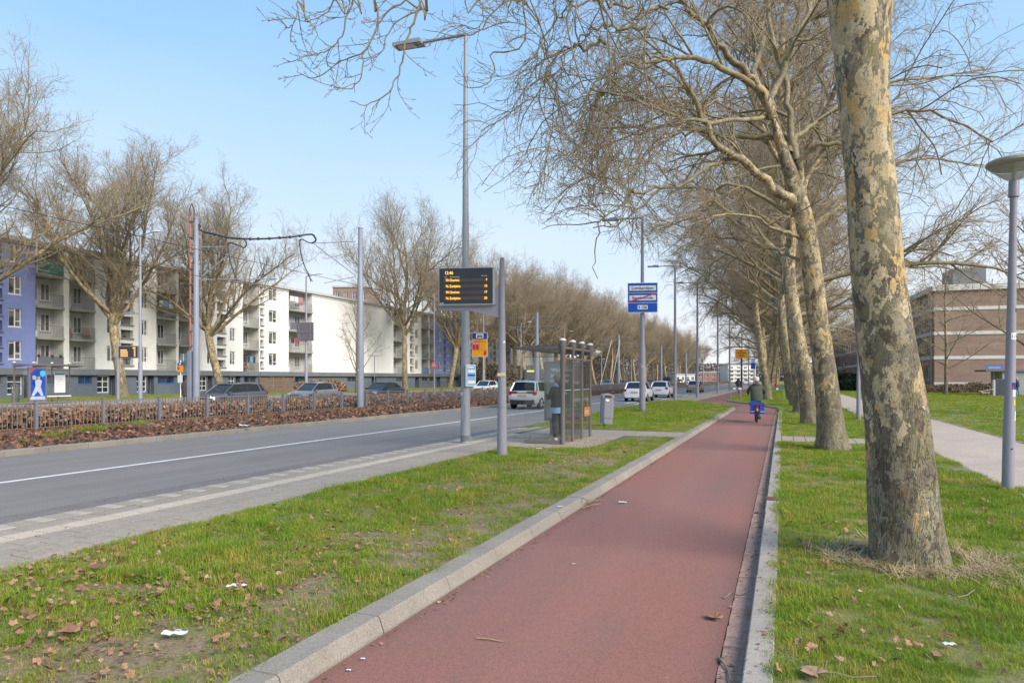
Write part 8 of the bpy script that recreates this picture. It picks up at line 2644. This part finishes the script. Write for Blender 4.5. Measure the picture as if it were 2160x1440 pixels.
BONES = [('pelvis', 'waist', 0), ('waist', 'chest', 0), ('chest', 'neckb', 0), ('neckb', 'neck', 2), ('chest', 'sh_l', 0), ('sh_l', 'el_l', 0), ('el_l', 'wrist_l', 0), ('wrist_l', 'hand_l', 2),
         ('chest', 'sh_r', 0), ('sh_r', 'el_r', 0), ('el_r', 'wrist_r', 0), ('wrist_r', 'hand_r', 2), ('pelvis', 'hip_l', 1), ('hip_l', 'knee_l', 1), ('knee_l', 'ank_l', 1), ('ank_l', 'toe_l', 3),
         ('pelvis', 'hip_r', 1), ('hip_r', 'knee_r', 1), ('knee_r', 'ank_r', 1), ('ank_r', 'toe_r', 3)]
BLK = mat('black_cloth', (0.022, 0.024, 0.035), .85); JEANS = mat('jeans', (0.09, 0.13, 0.22), .85); DKT = mat('dark_tights', (0.03, 0.03, 0.038), .8)
OLIVE = mat('olive_cloth', (0.070, 0.078, 0.055), .9, var=(0.05, 0.056, 0.042), vscale=6); SHOEW = mat('white_shoe', (0.6, 0.6, 0.6), .6); SHOEB = mat('black_shoe', (0.02, 0.02, 0.02), .6)
HAIRD = mat('dark_hair', (0.03, 0.022, 0.018), .7); HAIRG = mat('grey_hair', (0.45, 0.43, 0.41), .8); KNIT = mat('pale_knit', (0.62, 0.55, 0.53), .95, var=(0.52, 0.45, 0.44), vscale=20, bscale=60, bstr=.4)
SCARF = mat('scarf_blue', (0.16, 0.22, 0.38), .9, var=(0.3, 0.33, 0.45), vscale=9); SKYB = mat('light_blue_cloth', (0.22, 0.42, 0.62), .85)

# person waiting in the near shelter, facing the road, looking down at a phone
gp = ground(1177, 930, 0.1)
J = standing({'el': (-.25, .06, 1.14), 'wr': (-.14, .26, 1.12), 'ha': (-.08, .32, 1.13)}, {'el': (.25, .02, 1.12), 'wr': (.20, .22, .98), 'ha': (.17, .29, .97)}, .03, .05)
pw = figure('person', 'person in a dark jacket and black tights waiting inside the near bus shelter', (gp.x, gp.y, .1), math.radians(62), J, BONES, (0, .06, 1.625, .10), [BLK, DKT, SKIN, SHOEW])
coat(pw, 'jacket', [(0, 0, .90, .215, .17), (0, 0, 1.05, .20, .16), (0, .02, 1.25, .225, .165), (0, .03, 1.40, .20, .13), (0, .03, 1.47, .10, .09)], BLK)
coat(pw, 'tunic', [(0, 0, .74, .205, .17), (0, 0, .90, .19, .15)], SKYB)
coat(pw, 'scarf', [(0, .03, 1.42, .13, .12), (0, .035, 1.47, .135, .125), (0, .04, 1.54, .105, .10)], SCARF)
MB().ball((0, .035, 1.655), .092, .112, .125, 14, 9).tube([(0, -.03, 1.66), (0, -.11, 1.58), (0, -.12, 1.42)], [.08, .07, .04], 8).build('hair', mat('brown_hair', (0.13, 0.09, 0.07), .8), pw, True)
shoe(pw, -.10, .04, 0, SHOEW); shoe(pw, .10, -.02, 0, SHOEW)
MB().box(-.11, -.04, .34, .35, 1.10, 1.24).build('phone', BLACKP, pw)

# old-style bicycle
def bicycle(label, loc, rotz, m, rear_red=True, bags=None):
    """wheels in the y-z plane, front towards +y"""
    t = thing('bicycle', label, 'bicycle', loc, rotz)
    R = .345
    for y in (-.54, .54):
        w = MB(); n = 28
        pts = [(0, math.cos(2 * math.pi * i / n) * R, R + math.sin(2 * math.pi * i / n) * R) for i in range(n + 1)]
        o = w.tube(pts, .021, 6, False).build('wheel', TYRE, t, True); o.location = (0, y, 0)
        sp = MB()
        for i in range(16):
            a = i * math.pi / 8; sp.tube([(0, 0, R), (0, math.cos(a) * R, R + math.sin(a) * R)], .0022, 4)
        sp.tube([(-.05, 0, R), (.05, 0, R)], .025, 8); sp.build('spokes', STEEL, o)
        MB().tube([(0, math.cos(a) * (R + .035), R + math.sin(a) * (R + .035)) for a in [math.radians(q) for q in range(20, 200, 15)]], .018, 5).build('mudguard', m, t).location = (0, y, 0)
    bb_ = (0, -.10, .30); hd = (0, .36, .86); st_ = (0, -.28, .88)
    f = MB(); f.tube([bb_, (0, .33, .68)], .019, 7).tube([(0, .33, .62), (0, .30, .92)], .02, 7).tube([bb_, (0, -.26, .92)], .017, 7).tube([(0, -.20, .60), (0, .31, .80)], .016, 7)
    for s in (-.05, .05):
        f.tube([(s, -.54, .345), (s * .5, -.12, .31)], .010, 6).tube([(s, -.54, .345), (s * .3, -.25, .80)], .009, 6).tube([(s, .54, .345), (s * .6, .33, .66)], .011, 6)
    f.build('frame', m, t)
    MB().tube([(0, .30, .90), (0, .28, 1.05)], .013, 6).tube([(-.28, .08, 1.06), (-.27, .22, 1.07), (-.1, .30, 1.06), (.1, .30, 1.06), (.27, .22, 1.07), (.28, .08, 1.06)], .012, 6).build('handlebar', STEEL, t, True)
    MB().xz([(-.05, .92), (.05, .92), (.08, .96), (-.08, .96)], -.40, -.22).tube([(0, -.24, .93), (0, -.08, .94)], .03, 6).build('saddle', TRIM, t)
    MB().box(-.07, .07, -.80, -.34, .70, .715).tube([(.06, -.72, .71), (.05, -.54, .35)], .006, 5).tube([(-.06, -.72, .71), (-.05, -.54, .35)], .006, 5).build('luggage_rack', m, t)
    MB().box(-.035, .035, -.905, -.88, .60, .68, .004).build('rear_light', TAIL if not rear_red else SIGNRED, t)
    MB().box(-.03, .03, -.915, -.90, .48, .58).build('reflector', mat('reflector_yellow', (0.7, 0.6, 0.08), .4), t)
    for s in (-1, 1):
        MB().tube([(s * .04, -.10, .30), (s * .07, -.10 + s * .06, .30 - s * .15)], .008, 5).box(s * .07 - .001 if s > 0 else s * .07 - .09, s * .07 + .09 if s > 0 else s * .07 + .001, -.13 + s * .06, -.07 + s * .06, .29 - s * .15, .31 - s * .15).build('pedal', TRIM, t)
    if bags:
        for s in (-1, 1):
            mb = MB()
            x0, x1 = (s * .09, s * .27) if s > 0 else (s * .27, s * .09)
            vs = [(x0, -.86, .36), (x1, -.82, .36), (x1, -.50, .36), (x0, -.50, .36), (x0 * .9, -.88, .76), (x1 * .86, -.82, .74), (x1 * .86, -.46, .74), (x0 * .9, -.46, .76)]
            mb.add(vs, [(3, 2, 1, 0), (4, 5, 6, 7), (0, 1, 5, 4), (1, 2, 6, 5), (2, 3, 7, 6), (3, 0, 4, 7)])
            o = mb.build('pannier', bags, t)
            MB().box(x0 + .02, x1 - .02, -.875, -.868, .44, .462).build('reflective_strip', SIGNWH, o)
        MB().xz([(-.30, .70), (.29, .70), (.24, .80), (-.18, .86), (-.30, .80)], -.86, -.40).build('pannier_flap', mat('pannier_top_blue', (0.02, 0.08, 0.30), .6), t)
    return t

def rider(label, loc, rotz, top, legs, head_m, shoem, hood=None, s=1.0, hat=False):
    J = {
        'pelvis': (0, -.26, 1.00, (.155, .13)), 'waist': (0, -.22, 1.14, (.15, .12)), 'chest': (0, -.12, 1.36, (.18, .13)), 'neckb': (0, -.05, 1.50, (.08, .075)), 'neck': (0, -.02, 1.56, (.055, .055)),
        'sh_l': (-.205, -.09, 1.44, .075), 'el_l': (-.33, .03, 1.20, .055), 'wrist_l': (-.29, .14, 1.12, .035), 'hand_l': (-.28, .18, 1.11, .036),
        'sh_r': (.205, -.09, 1.44, .075), 'el_r': (.33, .03, 1.20, .055), 'wrist_r': (.29, .14, 1.12, .035), 'hand_r': (.28, .18, 1.11, .036),
        'hip_l': (-.11, -.24, .95, .10), 'knee_l': (-.12, .13, .80, .07), 'ank_l': (-.11, -.02, .50, .048), 'toe_l': (-.11, .08, .44, .04),
        'hip_r': (.11, -.24, .95, .10), 'knee_r': (.125, .06, .60, .07), 'ank_r': (.12, -.10, .22, .048), 'toe_r': (.12, .0, .15, .04)}
    t = figure('person', label, loc, rotz, J, BONES, (0, .02, 1.68, .105), [top, legs, SKIN, shoem])
    coat(t, 'jacket', [(0, -.27, .86, .235, .21), (0, -.26, 1.0, .24, .21), (0, -.20, 1.18, .235, .185), (0, -.13, 1.36, .235, .17), (0, -.09, 1.46, .19, .13), (0, -.05, 1.53, .10, .09)], top)
    if hood:
        MB().ball((0, -.16, 1.50), .15, .085, .085, 12, 6).build('hood', top, t, True)
    if hat:
        MB().lathe([(.112, 1.655), (.118, 1.70), (.112, 1.76), (.085, 1.815), (.03, 1.835), (0, 1.837)], 16, (0, .01, 0)).build('knitted_hat', head_m, t, True)
    else:
        MB().ball((0, -.005, 1.71), .10, .115, .115, 12, 8).build('hair', head_m, t, True)
    shoe(t, -.11, -.04, .40, shoem, .2); shoe(t, .12, -.13, .12, shoem, .1)
    return t
gc = ground(1594, 891, 0.004)
BAGB = mat('pannier_blue', (0.010, 0.035, 0.27), .45, var=(0.015, 0.05, 0.36), vscale=3)
ca = math.radians(5)
bicycle('bicycle with blue panniers ridden along the red cycle path', (gc.x, gc.y + .55, .004), ca, BLACKC, True, BAGB)
rider('cyclist in an olive jacket and pale knitted hat, seen from behind on the cycle path', (gc.x, gc.y + .55, .004), ca, OLIVE, JEANS, KNIT, SHOEB, True, hat=True)
gd = ground(1557, 830.5, 0.004)
bicycle('distant bicycle on the red path left of the bend', (gd.x, gd.y + .5, .004), math.radians(3), BLACKC, True)
rider('distant cyclist in a black hooded top and pale trousers', (gd.x, gd.y + .5, .004), math.radians(3), BLK, mat('pale_trousers', (0.28, 0.27, 0.33), .85), BLK, SHOEB, True)
# man at the far stop
gm = ground(391, 852, 0.09)
pm_ = figure('person', 'man in a long dark brown coat waiting at the far bus stop', (gm.x, gm.y, .09), math.radians(30), standing(lean=.02), BONES, (0, .04, 1.62, .10), [mat('brown_coat', (0.06, 0.05, 0.042), .9), DKT, SKIN, SHOEB])
coat(pm_, 'coat', [(0, 0, .55, .24, .20), (0, 0, .9, .225, .18), (0, .01, 1.2, .24, .18), (0, .02, 1.42, .20, .14), (0, .02, 1.50, .09, .08)], MATS['brown_coat'])
MB().ball((0, .025, 1.655), .092, .11, .115, 12, 8).build('cap', mat('dark_cap', (0.03, 0.03, 0.07), .8), pm_, True)
# man walking a dog
gw = ground(2146, 834.5, 0.095)
md = figure('person', 'man in a black jacket and jeans holding a dog lead at the right edge', (gw.x, gw.y, .095), math.radians(60), standing({'el': (-.25, .12, 1.15), 'wr': (-.12, .36, 1.08), 'ha': (-.10, .44, 1.08)}, None, .05, .12), BONES, (0, .09, 1.62, .10), [BLK, JEANS, SKIN, SHOEB])
coat(md, 'jacket', [(0, 0, .86, .22, .175), (0, 0, 1.0, .215, .17), (0, .03, 1.25, .235, .175), (0, .05, 1.42, .20, .135), (0, .05, 1.50, .10, .09)], BLK)
MB().ball((0, .06, 1.665), .088, .105, .105, 12, 8).build('hair', HAIRG, md, True)
gdog = ground(2077, 836.5, 0.095)
DOGC = mat('dog_fur', (0.16, 0.12, 0.09), .95, var=(0.30, 0.24, 0.18), vscale=7)
dog = thing('dog', 'small shaggy brown dog standing on a lead on the lawn', 'dog', (gdog.x, gdog.y, .095), math.radians(15))
Jd = {'pelvis': (.30, 0, .33, .10), 'belly': (.05, 0, .33, .105), 'chest': (-.22, 0, .35, .13), 'neck': (-.34, 0, .45, .075), 'head': (-.44, 0, .52, .075), 'muz': (-.56, 0, .49, .038), 'tail': (.42, 0, .42, .03), 'tailt': (.50, 0, .52, .018),
      'fs_l': (-.24, .08, .28, .05), 'fk_l': (-.24, .085, .16, .032), 'fp_l': (-.25, .085, .03, .03), 'fs_r': (-.24, -.08, .28, .05), 'fk_r': (-.22, -.085, .16, .032), 'fp_r': (-.24, -.085, .03, .03),
      'hs_l': (.28, .08, .28, .065), 'hk_l': (.22, .09, .20, .04), 'hh_l': (.34, .09, .12, .024), 'hp_l': (.31, .09, .03, .028), 'hs_r': (.30, -.08, .28, .065), 'hk_r': (.26, -.09, .20, .04), 'hh_r': (.38, -.09, .12, .024), 'hp_r': (.35, -.09, .03, .028)}
Bd = [('pelvis', 'belly'), ('belly', 'chest'), ('chest', 'neck'), ('neck', 'head'), ('head', 'muz'), ('pelvis', 'tail'), ('tail', 'tailt'), ('chest', 'fs_l'), ('fs_l', 'fk_l'), ('fk_l', 'fp_l'), ('chest', 'fs_r'), ('fs_r', 'fk_r'), ('fk_r', 'fp_r'),
      ('pelvis', 'hs_l'), ('hs_l', 'hk_l'), ('hk_l', 'hh_l'), ('hh_l', 'hp_l'), ('pelvis', 'hs_r'), ('hs_r', 'hk_r'), ('hk_r', 'hh_r'), ('hh_r', 'hp_r')]
keys = list(Jd); me = bpy.data.meshes.new('body'); me.from_pydata([Jd[k][:3] for k in keys], [(keys.index(a), keys.index(b)) for a, b in Bd], [])
bm = bmesh.new(); bm.from_mesh(me); bm.verts.layers.skin.verify(); bm.to_mesh(me); bm.free()
for i, k in enumerate(keys):
    me.skin_vertices[0].data[i].radius = (Jd[k][3],) * 2; me.skin_vertices[0].data[i].use_root = (k == 'pelvis')
me.materials.append(DOGC)
o = link('body', me, dog); q = o.modifiers.new('skin', 'SKIN'); q.use_smooth_shade = True; q = o.modifiers.new('sub', 'SUBSURF'); q.levels = 1; q.render_levels = 2
for s in (1, -1): MB().xz([(-.46, .56), (-.40, .57), (-.42, .66)], s * .05 - .01, s * .05 + .01).build('ear', DOGC, dog)
hnd = Vector(md.location) + Matrix.Rotation(math.radians(60), 3, 'Z') @ Vector((-.10, .46, 1.08))
nck = Vector(dog.location) + Matrix.Rotation(math.radians(15), 3, 'Z') @ Vector((-.32, 0, .50))
lead = thing('dog_lead', 'pale dog lead stretched between the man and the small dog', 'dog lead', tuple(nck))
MB().tube([(0, 0, 0), tuple((hnd - nck) * .5 - Vector((0, 0, .06))), tuple(hnd - nck)], .014, 5).build('strap', mat('lead_white', (0.6, 0.6, 0.58), .7), lead)
